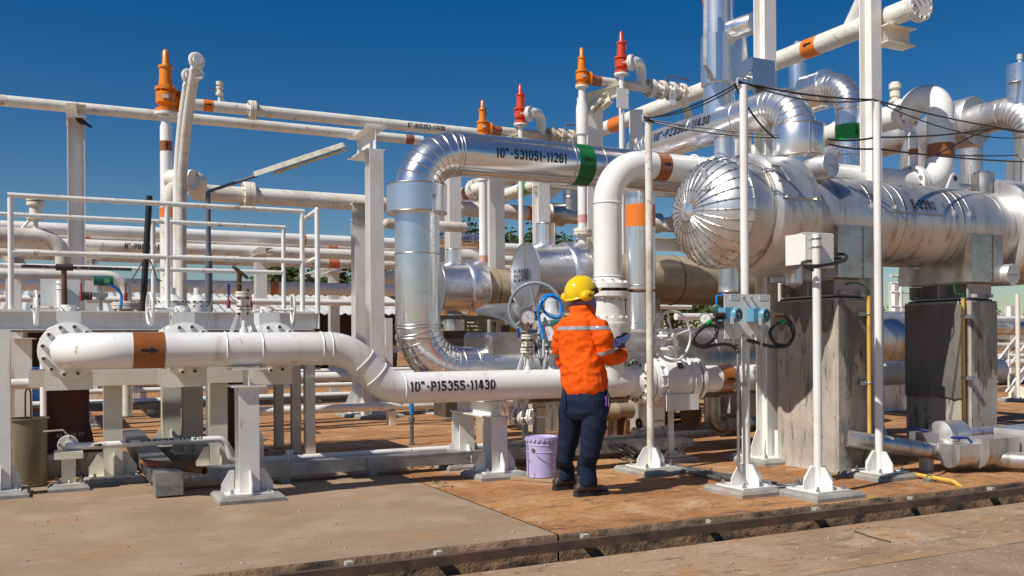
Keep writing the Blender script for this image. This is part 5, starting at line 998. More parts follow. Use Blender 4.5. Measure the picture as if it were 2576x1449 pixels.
# clad piping at lower right
ZC = .34
T = thing('clad_valve_train', 'shiny clad pipe with boxed valves lying low at the right edge', 'insulated pipe', at_z(2400, 1170, 0)); pa = at_y(2180, 1100, 6.2); pA = at_y(2192, 1112, 6.15); pB = at_y(2395, 1142, 5.95); pC = at_y(2410, 1145, 5.95)
d = (pB-pA).normalized(); g = MB(); g.tube([pA-d*.26, pA, pB], .078, 24); g.k = 1
for k in range(6): g.torus(pA.lerp(pB, .08+k*.17), d, .079, .004, 24, 6)
g.build('cladding', ['alum_dull', 'seam'], T)
def dbox(T, c, d, L, r, h, mt='alum_face', nm='valve_cover'):
    """clad valve box: flat top, round belly"""
    d = V(d).normalized(); x = d.cross(Z3).normalized(); c = V(c); n = 12
    pr = [x*r*cos(t)+Z3*r*sin(t) for t in [pi+pi*k/n for k in range(n+1)]]+[x*r+Z3*h, -x*r+Z3*h]
    g = MB(); g.rings([[c-d*L/2+p for p in pr], [c+d*L/2+p for p in pr]]); return g.build(nm, mt, T, smooth=30)
g = MB(); q = at_y(2410, 1146, 5.93); g.sph(q, .085, 18); q2 = at_y(2460, 1150, 5.80); dd = (q2-q).normalized(); g.tube([q, q2+dd*.5], .078, 22); g.build('cladding', 'alum_dull', T)
dbox(T, at_y(2415, 1143, 5.80), XA, .30, .115, .10, 'alum_dull'); dbox(T, at_y(2490, 1134, 5.75), XA, .42, .15, .13, 'alum_dull'); dbox(T, at_y(2580, 1128, 5.70), XA, .36, .20, .19, 'alum_dull')
T2 = thing('valve_lever', 'dark blue lever on the nearer clad valve box at lower right', 'lever', at_y(2420, 1120, 5.8)); g = MB(); g.tube([at_y(2445, 1113, 5.78), at_y(2434, 1102, 5.78), at_y(2394, 1101, 5.78)], .012, 8); g.build('bar', 'blue_dark', T2)
T2 = thing('clad_valve', 'rear shiny clad pipe with rounded valve cover beside the right pier', 'insulated pipe', at_z(2400, 1120, 0)); a = at_y(2390, 1094, 6.05); g = MB(); g.rev(a-XA*.14, XA, [(-.05,.02),(0,.14),(.26,.14),(.30,.12),(.31,.075)], 28); g.build('valve_cover', 'alum_dull', T2); g = MB(); b = at_y(2600, 1083, 6.0); g.tube([a, V((b.x, 6.05, a.z))], .055, 20); g.build('cladding', 'alum_dull', T2); dbox(T2, at_y(2330, 1105, 6.12), XA, .22, .10, .07, 'alum_dull')
T3 = thing('valve_lever', 'blue lever on the rear clad valve beside the right pier', 'lever', at_y(2350, 1090, 6.1)); g = MB(); g.tube([at_y(2348, 1100, 6.08), at_y(2334, 1084, 6.08), at_y(2290, 1076, 6.08)], .011, 8); g.build('bar', 'blue_dark', T3)
for px, pz in ((2330, .2), (2470, .2)): q = at_y(px, 1130, 6.05); g = MB(); g.bb((q.x-.04, 6.0, 0), (q.x+.04, 6.1, .24)); g.build('rest', 'cream', T2, smooth=0)
# ================================================================== pipe rack at upper left
def xpipe(label, px0, px1, ref, Y, r, mt='white_spot', name='rack_pipe', group=None, cat='pipe', x0=None, x1=None):
    """straight pipe along X through pixel ref on plane Y"""
    c = at_y(ref[0], ref[1], Y); a = at_y(px0, ref[1], Y).x if x0 is None else x0; b = at_y(px1, ref[1], Y).x if x1 is None else x1
    T = thing(name, label, cat, ((a+b)/2, Y, c.z-r), group); g = MB(); g.tube([(a, Y, c.z), (b, Y, c.z)], r, 22); g.build('pipe', mt, T); return T, c.z
def xband(T, px0, px1, Y, z, r, mt): band(T, (at_y(px0, 500, Y).x, Y, z), (at_y(px1, 500, Y).x, Y, z), r, mt)
Yu2, Yu1, Yu3 = 14.8, 15.45, 15.5
T, z = xpipe('high spotted white pipe starting at the left safety valve, stencilled 6"-B15352-11430', 432, 1330, (567, 270.5), Yu2, .088); xband(T, 512, 537, Yu2, z, .088, 'orange_band'); arrow(T, wrap((at_y(524,270,Yu2).x, Yu2, z), XA, (0,-1,0), .088), .11, .05, h=.006)
fx = at_y(634, 276, Yu2).x; flange(T, (fx, Yu2, z), XA, .15, .10, 8, rb=.018, mat='cream'); stencil(T, wrap((at_y(1022, 318, Yu2).x, Yu2, z), XA, (0,-1,.0), .088), '6"-B15352-11430', .085, 0, -.04, sx=.80)
ZU2 = z
T, z = xpipe('high spotted white pipe running from the left edge below the stencilled one', 0, 1062, (300, 281), Yu1, .083, x0=-16); xband(T, 1020, 1040, Yu1, z, .083, 'brown_band_dull'); ZU1 = z
# vent valve on it
q = at_y(553, 258, Yu2); k = .0064; T = thing('vent_valve', 'small white valve standing on top of the high stencilled pipe', 'instrument valve', q); g = MB(); g.rev(q-Z3*.05, Z3, [(0,.03),(.16,.025),(.165,.06),(.20,.06),(.205,.045),(.26,.045),(.265,.055),(.29,.055),(.295,.03),(.32,.03),(.325,.055),(.37,.055)], 16); g.build('valve_body', 'cream', T); g = MB(); g.tube([q+Z3*.12, q+V((.12,0,-.05))], .015, 6); g.build('gusset', 'white', T); g = MB(); g.tube([q+Z3*.19, q+V((-.16,0,.19))], .012, 6); g.build('lever', 'steel', T)
x = at_y(192, 500, 15.35).x; zt = at_y(192, 307, 15.35).z; T = hcol('rack_column', 'tall white square column under the high pipe at upper left', x, 15.35, zt, .24, .24, (1,0,0), padk=dict(s=.6, plate=.5)); g = MB(); g.ibeam((x, 15.0, zt+.10), (x, 15.7, zt+.10), .19, .26, .012, .01, Z3); g.build('pipe_shoe', 'white_spot', T, smooth=0)
def bird(lab, p, L, yaw, head_up=.6):
    T = MB(); d = V((cos(yaw), sin(yaw), 0)); T.tube([p-d*L*.62-Z3*L*.30, p-d*L*.35-Z3*L*.12, p-d*L*.15, p+d*L*.08+Z3*L*.10, p+d*L*.2+Z3*L*.24, p+d*L*.27+Z3*L*.34, p+d*L*.34+Z3*L*.33, p+d*L*.45+Z3*L*.29], [L*.07, L*.09, L*.16, L*.165, L*.12, L*.095, L*.075, L*.012], 12)
    T.tube([p-Z3*L*.05, p-Z3*L*.28], L*.02, 6); o = T.build('bird', 'feather', None, smooth=60); tag(o, lab, 'bird')
bird('small black bird perched under the high pipe at the top of the left square column', at_y(203, 307, 15.1), .24, pi*.95)
bird('black bird sitting on the long background pipe in front of the trees', at_y(782, 705, 19.3), .32, 2.9)
# H columns with footing
Yc = 14.75; x = at_y(944, 800, Yc).x; zt = ZU2-.10
T = hcol('rack_column', 'tall white H column carrying the stencilled high pipe at its top', x, Yc, zt-.38, .26, .24, (0,1,0), padk=dict(s=.75, plate=.5, gus=.14, gh=.35, col=.13)); g = MB(); g.ibeam((x, Yc-.1, zt-.19), (x, Yc+.95, zt-.19), .37, .34, .014, .01, Z3); g.build('top_bracket', 'white', T, smooth=0)
Yd = 15.6; x = at_y(905, 800, Yd-.4).x; zt = at_y(905, 512, Yd-.4).z
T = hcol('rack_column', 'white H column left of the tallest one with a short bracket for the middle pipe', x, Yd-.4, zt-.30, .24, .22, (0,1,0), padk=dict(s=.75, plate=.5, gus=.14, gh=.35, col=.12)); g = MB(); g.ibeam((x-.12, Yd-.4, zt-.14), (at_y(928, 530, Yd-.4).x+.15, Yd-.4, zt-.14), .28, .24, .014, .01, Z3); g.build('bracket', 'cream', T, smooth=0)
# safety valves
def psv(name, lab, p, H, mt, out=XA, group=None, foot='white'):
    """spring loaded relief valve: inlet flange, bowl with side outlet flange, bonnet, cap, lever"""
    T = thing(name, lab, 'safety valve', p, group); r = H*.088
    g = MB(); g.rev(p, Z3, [(0,r*1.9),(H*.05,r*1.9),(H*.052,r*1.15),(H*.10,r*1.2),(H*.14,r*1.75),(H*.30,r*1.75),(H*.34,r*1.35),(H*.345,r*1.9),(H*.385,r*1.9),(H*.39,r*1.25),(H*.60,r*1.1),(H*.70,r*1.08)], 24); g.build('body', mt, T)
    g = MB(); g.rev(p, Z3, [(H*.701,r*1.3),(H*.735,r*1.3),(H*.74,r*.8),(H*.78,r*.62),(H*.97,r*.52),(H,r*.25)], 18); g.build('cap', mt, T)
    o = p+Z3*H*.22; g = MB(); g.cyl(o+out*r*.9, o+out*r*2.3, r*1.1, n=18); g.cyl(o+out*r*2.3, o+out*r*2.75, r*2.0, n=22); g.build('outlet', mt, T)
    g = MB(); bolts(g, p+Z3*H*.365, Z3, r*1.62, 8, r*.2, H*.045); g.build('bolts', mt, T); g = MB(); g.box(p+V((-r*.3,-r*1.8,H*.22)), (r*1.1, r*.12, r*.55)); g.build('name_plate', 'label', T, smooth=0)
    g = MB(); g.cyl(p-Z3*H*.045, p-Z3*H*.002, r*1.95, n=24); g.build('inlet_flange', foot, T); g = MB(); bolts(g, p-Z3*H*.02, Z3, r*1.62, 8, r*.2, H*.045); g.build('bolts', foot, T)
    g = MB(); q = p+Z3*H*.70+out*r*1.1; g.box(q+Z3*H*.03, (r*.5, r*.3, H*.10)); g.tube([q+Z3*H*.05, q+out*r*.3-Z3*H*.06, q+out*r*.2-Z3*H*.16], r*.10, 6); g.build('lever', mt if mt != 'orange' else 'bolt', T)
    return T
Yv = 14.1; xv_ = at_y(419, 500, Yv).x; zt = at_y(419, 283, Yv).z; pv = V((xv_, Yv, zt)); Hh = m(pv, 158)
psv('safety_valve', 'tall bright orange safety valve on a white riser at upper left against the sky', pv, Hh, 'orange', V((.8,.6,0)))
T = thing('valve_riser', 'white riser pipe with a brown band below the left orange safety valve', 'pipe', (xv_, Yv, zP)); g = MB(); g.rev((xv_, Yv, .3), Z3, [(0,.085),(at_y(419,322,Yv).z-.3,.085),(at_y(419,308,Yv).z-.3,.065),(zt-.3-.06,.062)], 24); g.build('pipe', 'white_clean', T); b0, b1 = at_y(420, 381, Yv).z, at_y(420, 356, Yv).z; band(T, (xv_, Yv, b0), (xv_, Yv, b1), .085, 'brown_band'); arrow(T, wrap((xv_, Yv, (b0+b1)/2), Z3, (.0,-1,0), .085), .11, .05, h=.006)
# twin vent pipes
T = thing('vent_pipe', 'nearer of two white vent pipes leaning to the right beside the orange safety valve', 'vent pipe', at_y(458, 780, 12.6)); P = [at_y(458, 790, 12.6), at_y(456, 470, 12.6), at_y(470, 300, 12.2), at_y(495, 152, 11.6)]; g = MB(); g.tube(fillet(P, [1.6, 3.0], 8), .062, 20); g.build('pipe', 'white_stain', T)
def ring_lug(T, P, mt): c = P[-1]; d = V((.25,-1,.1)).normalized(); g = MB(); g.cyl(c-d*.09, c+d*.06, .062, n=20); x, y = frame(d); g.torus(c-y*0-Z3*.0+d*0, d, .083, .02, 24, 8); g.torus(c-Z3*.15+d*.0, d, .072, .02, 24, 8); g.build('end_bracket', mt, T)
ring_lug(T, P, 'white')
T = thing('vent_pipe', 'farther of two white vent pipes, shorter, behind the leaning one', 'vent pipe', at_y(446, 780, 13.0)); P = [at_y(447, 790, 13.0), at_y(446, 460, 13.0), at_y(455, 300, 12.8), at_y(476, 192, 12.4)]; g = MB(); g.tube(fillet(P, [2.0, 3.5], 8), .058, 20); g.build('pipe', 'white', T); ring_lug(T, P, 'cream')
# middle pipe with double elbow
z3_ = at_y(700, 497, Yu3).z; T = thing('rack_pipe', 'thick white pipe left of centre with a twisted double elbow at its left end', 'pipe', (at_y(700,497,Yu3).x, Yu3, z3_)); a = at_y(430, 780, 13.6); rM = .137
P = [V((a.x, 13.6, .4)), V((a.x, 13.6, at_y(430, 452, 13.6).z)), at_y(497, 452, 13.3), V((at_y(497, 480, 15.3).x, Yu3, z3_)), V((at_y(1378, 500, Yu3).x, Yu3, z3_))]
g = MB(); g.tube(fillet(P, [.36,.30,.34], 10), rM, 26); g.build('pipe', 'white_spot', T); flange(T, (at_y(625, 492, Yu3).x, Yu3, z3_), XA, .225, .17, 12, rb=.02, mat='cream'); xband(T, 1323, 1347, Yu3, z3_, rM, 'orange_band'); arrow(T, wrap((at_y(1336,500,Yu3).x, Yu3, z3_), XA, (0,-1,0), rM), .15, .06, h=.006)
g = MB(); q0, q1 = at_y(430, 548, 13.6).z, at_y(430, 524, 13.6).z; g.cyl((a.x, 13.6, q0), (a.x, 13.6, q1), rM+.003, n=26); g.build('flow_band', 'orange_band', T)
T = thing('clad_tee', 'dull clad tee with a wide flange cover at the right end of the middle pipe', 'insulated pipe', (at_y(1400,530,Yu3).x, Yu3, z3_-.2)); xa = at_y(1376, 530, Yu3).x; g = MB(); g.rev((xa, Yu3, z3_), XA, [(0,.2),(.02,.22),(.33,.22),(.35,.16),(2.6,.16)], 30); xb_ = at_y(1436, 530, Yu3).x; g.cyl((xb_, Yu3, z3_), (xb_, Yu3, z3_+1.4), .15, n=26); g.torus((xb_, Yu3, z3_+.35), Z3, .152, .008); g.build('cladding', 'alum_dirt', T); stencil(T, wrap((at_y(1470,540,Yu3).x, Yu3, z3_), XA, (0,-1,0), .16), 'P23502', .12, 0, -.06, sx=.8)
# tube lamp
T = thing('tube_lamp', 'weathered fluorescent tube lamp on a tilted arm and grey pole', 'lamp', at_y(523, 780, 13.0)); g = MB(); x = at_y(525, 700, 13.).x; g.tube([(x, 13., 0), (x, 13., at_y(525,640,13.).z), (x, 13., at_y(525,638,13.).z), (x, 13., at_y(525, 482, 13.).z)], [.05,.05,.034,.032], 14); g.tube([V((x, 13., at_y(525, 482, 13.).z)), at_y(648, 441, 12.9)], .022, 10); g.build('pole', 'pole_grey', T)
a, b = at_y(640, 442, 12.9), at_y(865, 367, 12.7); d = (b-a).normalized(); up = V((0,-.25,1)); up = (up-d*up.dot(d)).normalized(); sd = d.cross(up); g = MB(); L = (b-a).length
g.rings([[a+d*t+sd*x_+up*y_ for x_, y_ in ((-.035,.05),(.035,.05),(.07,-.005),(-.07,-.005))] for t in (0, L)]); g.build('housing', 'lamp', T, smooth=0); g = MB(); g.tube([a+d*.25-up*.05, b-d*.05-up*.05], .026, 12); g.box(b-up*.04, (.05,.05,.08), (d, sd, up)); g.build('tube', 'lamp', T)
# ================================================================== long background pipes at left and centre
bgp = [((499,591),20.0,.118,'white','upper long white background pipe behind the railings, orange ring at its right'), ((499,611),21.0,.11,'white_stain','half hidden stained background pipe between two long white ones'), ((499,627),19.4,.112,'white_spot','long white background pipe with black stencil behind the black pole'),
       ((499,651),20.6,.12,'white_stain','dirty background pipe under the stencilled white one, with a coral ring'), ((499,721),19.6,.135,'white','lower long white background pipe with a coral ring, a bird sitting on it'), ((499,757),18.4,.062,'white','thin white background pipe below the one with the bird')]
for i, (ref, Y, r, mt, lab) in enumerate(bgp):
    T, z = xpipe(lab, 0, 1050, ref, Y, r, mt, 'background_pipe', 'long background pipes', x0=-22, x1=10.5 if i != 5 else 14)
    if i == 0: xband(T, 758, 767, Y, z, r, 'coral_band')
    if i == 1: xband(T, 823, 846, Y, z, r, 'coral_band'); xband(T, 210, 224, Y, z, r, 'coral_band')
    if i == 2: stencil(T, wrap((at_y(313, 620, Y).x, Y, z), XA, (0,-1,0), r), '8"-P81452-11410', .11, 0, -.05, sx=.8)
    if i == 3: xband(T, 824, 850, Y, z, r, 'coral_band'); xband(T, 208, 224, Y, z, r, 'coral_band')
    if i == 4: xband(T, 677, 697, Y, z, r, 'coral_band')
low = [((700,936),21,.06,'white','thin white pipe, highest of the low runs seen under the header pipe'), ((700,951),20.5,.11,'white','thick low white run with a pale green ring seen under the header pipe'), ((700,972),19,.05,'white','thin low white run just below the thick one with a green ring'), ((700,998),17.5,.055,'white','low white run right above the dark cable ladder'), ((760,1031),13.2,.062,'white','nearest low white run, lying on the rusty ground below the header pipe'), ((60,966),14.5,.075,'white','low white pipe at the far left below the blue drum')]
for i, (ref, Y, r, mt, lab) in enumerate(low):
    T, z = xpipe(lab, 0, 1000, ref, Y, r, mt, 'low_pipe', 'low pipe runs', x0=-20 if i not in (4,) else at_y(650,1030,Y).x, x1=13 if i != 5 else at_y(140,960,Y).x)
    if i == 1: xband(T, 733, 752, Y, z, r, 'green_band'); xband(T, 752, 768, Y, z, r+.002, 'white')
    if i == 5: g = MB(); x1_ = at_y(140,960,Y).x; g.tube(fillet([(x1_-.3, Y, z), (x1_, Y, z), (x1_, Y, z+1.2)], .14, 6), r-.002, 16); g.build('elbow', 'white', T)
    for xx in (1.5, 4.5, 7.5): g = MB(); g.bb((xx-.05, Y-.08, -.01), (xx+.05, Y+.08, z-r-.003)); g.build('rest', 'cream', T, smooth=0)
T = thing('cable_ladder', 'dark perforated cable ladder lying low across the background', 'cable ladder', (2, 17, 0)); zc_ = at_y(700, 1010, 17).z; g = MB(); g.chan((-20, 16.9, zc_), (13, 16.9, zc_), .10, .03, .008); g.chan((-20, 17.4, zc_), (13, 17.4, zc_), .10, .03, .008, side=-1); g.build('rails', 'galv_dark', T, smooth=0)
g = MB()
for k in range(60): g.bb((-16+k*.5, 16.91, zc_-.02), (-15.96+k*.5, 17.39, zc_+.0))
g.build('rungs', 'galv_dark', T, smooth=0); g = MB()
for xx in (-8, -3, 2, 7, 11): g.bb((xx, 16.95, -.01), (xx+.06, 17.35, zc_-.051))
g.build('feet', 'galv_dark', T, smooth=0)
cols = [(656, 628, 18.9, .22, 'white T topped column below the stencilled background pipe'), (840, 672, 21.5, .22, 'white column below the dirty background pipe by the trees'), (228, 655, 19.2, .22, 'white column half hidden behind the tall square column'), (35, 650, 16.5, .22, 'white post behind the leftmost railing post'), (58, 830, 15.0, .22, 'broad white post below the platform at the far left'), (110, 850, 13.5, .10, 'slim white pipe post left of the flanged elbow')]
for px, pt, Y, w, lab in cols:
    x = at_y(px, 800, Y).x; zt = at_y(px, pt, Y).z; T = thing('pipe_post', lab, 'post', (x, Y, 0), 'background pipe posts'); g = MB()
    if w > .15: g.ibeam((x, Y, 0), (x, Y, zt-.13), w, w, .014, .01, YA); g.build('column', 'white', T, smooth=0); g = MB(); g.ibeam((x, Y-.5, zt-.065), (x, Y+2.2, zt-.065), .13, .3, .012, .01, Z3); g.build('cross_arm', 'white', T, smooth=0)
    else: g.cyl((x, Y, 0), (x, Y, zt), w/2, n=16); g.build('column', 'white', T)
# stained elbow pipe with small valve at the left edge
T = thing('background_pipe', 'stained white pipe at the left edge bending down, a small valve on top', 'pipe', at_y(60, 600, 13.5)); q = at_y(60, 593, 13.5); x1_ = at_y(158, 600, 13.5).x; g = MB(); g.tube(fillet([(-16, 13.5, q.z), (x1_, 13.5, q.z), (x1_, 13.5, q.z-.9), (x1_+.0, 13.5, .3)], [.30,.2], 8), m(q, 20), 26); g.build('pipe', 'white_stain', T)
qv = at_y(90, 572, 13.5); T2 = thing('vent_valve', 'small white bolted valve on the stained elbow pipe at the left edge', 'instrument valve', qv); g = MB(); g.rev(qv-Z3*.02, Z3, [(0,.03),(.12,.03),(.125,.11),(.17,.11),(.175,.075),(.30,.075),(.305,.11),(.345,.11),(.35,.03),(.36,.03),(.365,.11),(.41,.11),(.415,.05),(.45,.05)], 18); g.build('valve_body', 'cream', T2); g = MB(); g.tube([qv+V((-.05,0,.12)), qv+V((-.16,0,-.02))], .02, 6); g.build('gusset', 'cream', T2)
T = thing('blue_drum', 'bright blue plastic drum beyond the posts at the far left', 'drum', at_z(50, 960, 0)); q = at_y(54, 930, 18); g = MB(); g.rev((q.x, q.y, .0), Z3, [(0,.27),(.3,.29),(.32,.30),(.34,.29),(.6,.29),(.62,.30),(.64,.29),(.84,.27)], 24); g.build('barrel', 'blue_hose', T)
T = thing('background_pipe', 'short white pipe with a drop elbow behind the green transmitter', 'pipe', at_y(300, 740, 11.6)); q = at_y(120, 686, 11.6); x1_ = at_y(318, 700, 11.6).x; g = MB(); r_ = m(q, 13); g.tube(fillet([(-12, 11.6, q.z-.02), (x1_, 11.6, q.z-.02), (x1_, 11.6, .4)], .22, 8), r_, 22); g.build('pipe', 'white_stain', T); flange(T, (x1_, 11.6, at_y(318, 770, 11.6).z), Z3, .16, .08, 8, mat='white_stain')
for px, w, lab in ((430, .13, 'round bolted valve bonnet behind the middle handwheel'), (497, .10, 'domed white valve cap on the platform right of the twin vent pipes')):
    q = at_y(px, 782, 10.2); T = thing('valve_bonnet', lab, 'valve', q); g = MB(); g.rev(q-Z3*.1, Z3, [(0,w*1.2),(.16,w*1.2),(.165,w),(.19,w*1.1),(.20,w*1.1),(.24,w*.7),(.27,w*.4),(.34,w*.38)], 24); g.build('bonnet', 'white', T); g = MB(); bolts(g, q+Z3*.07, Z3, w*1.08, 10, .016, .03); g.build('bolts', 'bolt', T)
# ================================================================== exchangers E-2040 behind the worker
def exch(lab, Y, pf, pr0, pr1, cz, r, pend, text=None):
    xf, xr0, xr1, xe_ = (at_y(p, 700, Y).x for p in (pf, pr0, pr1, pend)); z = at_y(pf, cz, Y).z
    T = thing('small_exchanger', lab, 'vessel', ((xf+xr1)/2, Y, z-r)); rs_ = r*.80
    g = MB(); g.rev((xf, Y, z), XA, [(0, 0), (0, r*.985), (.008, r)], 52, False, False); g.k = 1; g.torus((xf, Y, z), XA, r, .007, 48, 6); g.tube([(xf-.003, Y, z-r), (xf-.003, Y, z+r)], .006, 6); g.build('end_cover', ['alum_face', 'seam'], T)
    g = MB(); g.rev((xf, Y, z), XA, [(.009, r), (xr0-xf-.001, r)], 52, False, False); g.build('channel_cladding', 'alum', T)
    g = MB(); g.rev((xr0, Y, z), XA, [(0,r*.9),(0,r*1.04),(.03,r*1.09),(xr1-xr0-.01,r*1.09),(xr1-xr0,r*1.07),(xr1-xr0,r*.7)], 52, False, False); g.k = 1; f = wrap((xr0, Y, z), XA, (0,-1,0), r*1.09); g.tube([f(.03,-.05,.003), f(xr1-xr0,-.05,.003)], .006, 6); g.box(f((xr1-xr0)*.45,-.05,.01), (.03,.02,.07)); g.build('flange_cover', ['alum', 'seam'], T)
    g = MB(); g.rev((xr1, Y, z), XA, [(0, rs_), (xe_-xr1, rs_)], 44, False, True); g.k = 1
    for k in range(1, 4): g.torus((xr1+(xe_-xr1)*k/4, Y, z), XA, rs_, .008, 40, 6)
    g.build('shell', ['tan_shell', 'tan_dark'], T)
    if text: stencil(T, flat((xf-.017, Y+.07, z-.06), -YA, Z3), text, .15, 0, 0, h=.0, sx=.62, wt=.21, center=True)
    return T, xf, xr0, xr1, z, rs_
T, xf, xr0, xr1, zx, rsx = exch('aluminium covered exchanger with a round flat cover lettered E-2040', 10.0, 1321, 1411, 1452, 695, .405, 1900, 'E-2040'); EX1 = T
xn = at_y(1372, 590, 10.0).x; nozzle(T, xn, 10.0, zx+.38, at_y(1372, 562, 10).z, .118); nozzle(T, at_y(1230, 800, 9.9).x+.35, 9.9, at_y(1230, 845, 9.9).z, zx-.38, .11)
xs_ = at_y(1665, 698, 10-.3).x; f = wrap((xs_, 10, zx), XA, (0,-1,0), rsx); stencil(T, f, 'E-2040', .11, 0, -.02, mat='chalk', wt=.07, sx=.9, name='chalk_mark')
T, xf2, xr02, xr12, zx2, rsx2 = exch('smaller aluminium covered exchanger half hidden behind the shiny vertical clad pipe', 11.4, 1095, 1165, 1207, 728, .362, 1330); nozzle(T, at_y(1141, 650, 11.4).x, 11.4, zx2+.33, at_y(1141, 627, 11.4).z, .105); nozzle(T, at_y(1140, 820, 11.3).x, 11.3, at_y(1140, 858, 11.3).z, zx2-.33, .12)
for (cx_, Y, z0, r) in ((xr1+.9, 10, zx-rsx, .3), (xr1+2.6, 10, zx-rsx, .3), (xr12+.9, 11.4, zx2-rsx2, .3)):
    T = thing('exchanger_pier', ('concrete pier under the left part of the tan E-2040 shell', 'concrete pier under the right part of the tan E-2040 shell', 'concrete pier under the half hidden smaller exchanger')[int(cx_ > xr1+2) if Y == 10 else 2], 'pier', (cx_, Y, 0)); g = MB(); g.bb((cx_-.2, Y-.3, 0), (cx_+.2, Y+.3, z0-.12)); g.build('pier_body', 'pier', T, smooth=0); g = MB(); g.bb((cx_-.16, Y-.28, z0-.119), (cx_+.16, Y+.28, z0+.08)); g.build('saddle', 'tan_dark', T, smooth=0)
# near group of safety valves with discharge piping (copied for the far group)
Yn = 10.25; made = []
xq = at_y(1465, 400, Yn).x; zb_ = at_y(1465, 216, Yn).z; pb = V((xq, Yn, zb_)); Ho = m(pb, 96)
made.append(psv('safety_valve', 'small orange safety valve with a blue tag, right one of the two small orange valves', pb, Ho, 'orange', XA, 'small orange safety valves'))
xr_ = at_y(1563, 160, Yn-.1).x; pr = V((xr_, Yn-.1, at_y(1563, 185, Yn-.1).z)); made.append(psv('safety_valve', 'right one of the two red safety valves, topmost, beside a white bent pipe', pr, m(pr, 106), 'redorange', V((.6,-.8,0)).normalized(), 'red orange safety valves'))
T = thing('valve_riser', 'white riser with pink bands and a bolted flange below the right small orange safety valve', 'pipe', (xq, Yn, zx)); made.append(T); rr_ = .058; g = MB(); z0_ = zx+.30; zt_ = zb_-.02
g.rev((xq, Yn, z0_), Z3, [(0,rr_),(zt_-z0_-.62,rr_),(zt_-z0_-.61,rr_*1.35),(zt_-z0_-.26,rr_*1.35),(zt_-z0_-.14,rr_*.8),(zt_-z0_,rr_*.8)], 22); g.build('pipe', 'white', T)
zf_ = at_y(1465, 584, Yn).z; flange(T, (xq, Yn, zf_), Z3, .118, .075, 8, mat='white_stain', rb=.014)
for a, b in ((541,560),(301,321)): band(T, (xq, Yn, at_y(1465,b,Yn).z), (xq, Yn, at_y(1465,a,Yn).z), rr_, 'pink_band')
T = thing('discharge_pipe', 'rusty spotted white discharge pipe with flanged check valves beside the right red valve', 'pipe', (xq+.8, Yn, zb_)); made.append(T); zo = zb_+Ho*.22; rd_ = .062
xc0, xc1 = at_y(1632, 215, Yn).x, at_y(1718, 230, Yn).x
zo2 = zo-.02; g = MB(); g.tube([(xq+Ho*.25, Yn, zo2), (xc1, Yn, zo2), (xc1+.22, Yn+.12, zo2-.42)], rd_, 20); g.build('pipe', 'white_stain', T)
ho = pr+Z3*m(pr,106)*.22+V((.6,-.8,0)).normalized()*m(pr,106)*.25; g = MB(); xu = at_y(1614, 180, Yn).x; g.tube(fillet([ho, ho+V((.10,.05,.04)), V((xu-.0, Yn, ho.z+.07)), V((xu, Yn, zo2))], [.05,.12], 8), .066, 20); g.build('bend', 'white_clean', T); flange(T, ho-V((.0,.0,0)), V((.6,-.8,0)), .105, .05, 8, mat='white')
g = MB(); g.bb((xq+.16, Yn-.06, zo2-.06), (xq+.24, Yn+.06, zo2+.06)) if 0 else g.cyl((xq+Ho*.27, Yn, zo2), (xq+Ho*.27+.14, Yn, zo2), rd_+.004, n=20); g.build('flow_band', 'brown_band_dull', T)
for k in range(4):
    xk = xc0+.03+(xc1-xc0-.06)*k/3; flange(T, (xk, Yn, zo2), XA, .125, .062, 8, mat='white_stain', rb=.016)
g = MB(); q = V(((xc0+xc1)/2, Yn, zo2+.12)); g.tube([q, q+Z3*.06, q+V((.12,-.03,.075)), q+V((.36,-.05,.05))], [.02,.014,.012,.012], 8); g.build('lever', 'galv_dark', T)
g = MB(); q2 = V(((xc0+xc1)/2+.02, Yn-.12, zo2-.13)); g.box(q2, (.09,.004,.17)); pl = g.build('tag_plate', 'label', T, smooth=0); stencil(pl, flat(q2+V((-.03,-.003,.07)), -Z3, XA), '152', .06, 0, 0, h=-.001, sx=.75)
T = thing('pipe_bracket', 'white triangular steel bracket under the discharge pipe beside the right small orange valve', 'bracket', (xq+.3, Yn, zo2-.3)); made.append(T); g = MB(); a = V((xq+.10, Yn+.1, zo2-.24)); b = V((xq+.62, Yn-.1, zo2-.08)); g.ibeam(a, b, .15, .10, .010, .009, Z3); g.tube([a+V((-.05,-.1,-.22)), (a+b)/2+Z3*.02], .035, 4); g.build('beam', 'cream', T, smooth=0)
zc_ = zo2-.35; g = MB(); g.ibeam((xq+.27, Yn+.25, .0), (xq+.27, Yn+.25, zc_+.22), .26, .24, .014, .01, YA); g.build('column', 'white', T, smooth=0); g = MB(); g.ibeam((xq+.27, Yn+.25, zc_-.02), (xq+.35, Yn-.1, zc_+.13), .14, .1, .01, .009, Z3); g.build('arm', 'cream', T, smooth=0)
xs2 = at_y(1600, 330, Yn+.1).x; T = thing('rack_column', 'white column with a small bracket right of the right small orange valve riser', 'steel column', (xs2, Yn+.1, 0)); g = MB(); g.ibeam((xs2, Yn+.1, 0), (xs2, Yn+.1, at_y(1600, 274, Yn).z), .19, .17, .012, .01, V((.5,.87,0))); g.build('column', 'white', T, smooth=0)
xs3 = at_y(1564, 300, Yn).x; T2 = thing('valve_riser', 'slim white pipe post with a plate below the right red safety valve', 'pipe', (xs3, Yn-.1, 0)); made.append(T2); g = MB(); g.cyl((xr_, Yn-.1, .6), (xr_, Yn-.1, pr.z-.03), .036, n=14); g.build('pipe', 'white', T2); g = MB(); zz = at_y(1564, 255, Yn).z; g.bb((xr_-.10, Yn-.145, zz-.13), (xr_+.08, Yn-.137, zz+.13)); g.build('plate', 'white', T2, smooth=0)
Yf = 11.65; pf_ = at_y(1214, 341, Yf); dl = V((pf_.x-pb.x, Yf-Yn, pf_.z-pb.z))
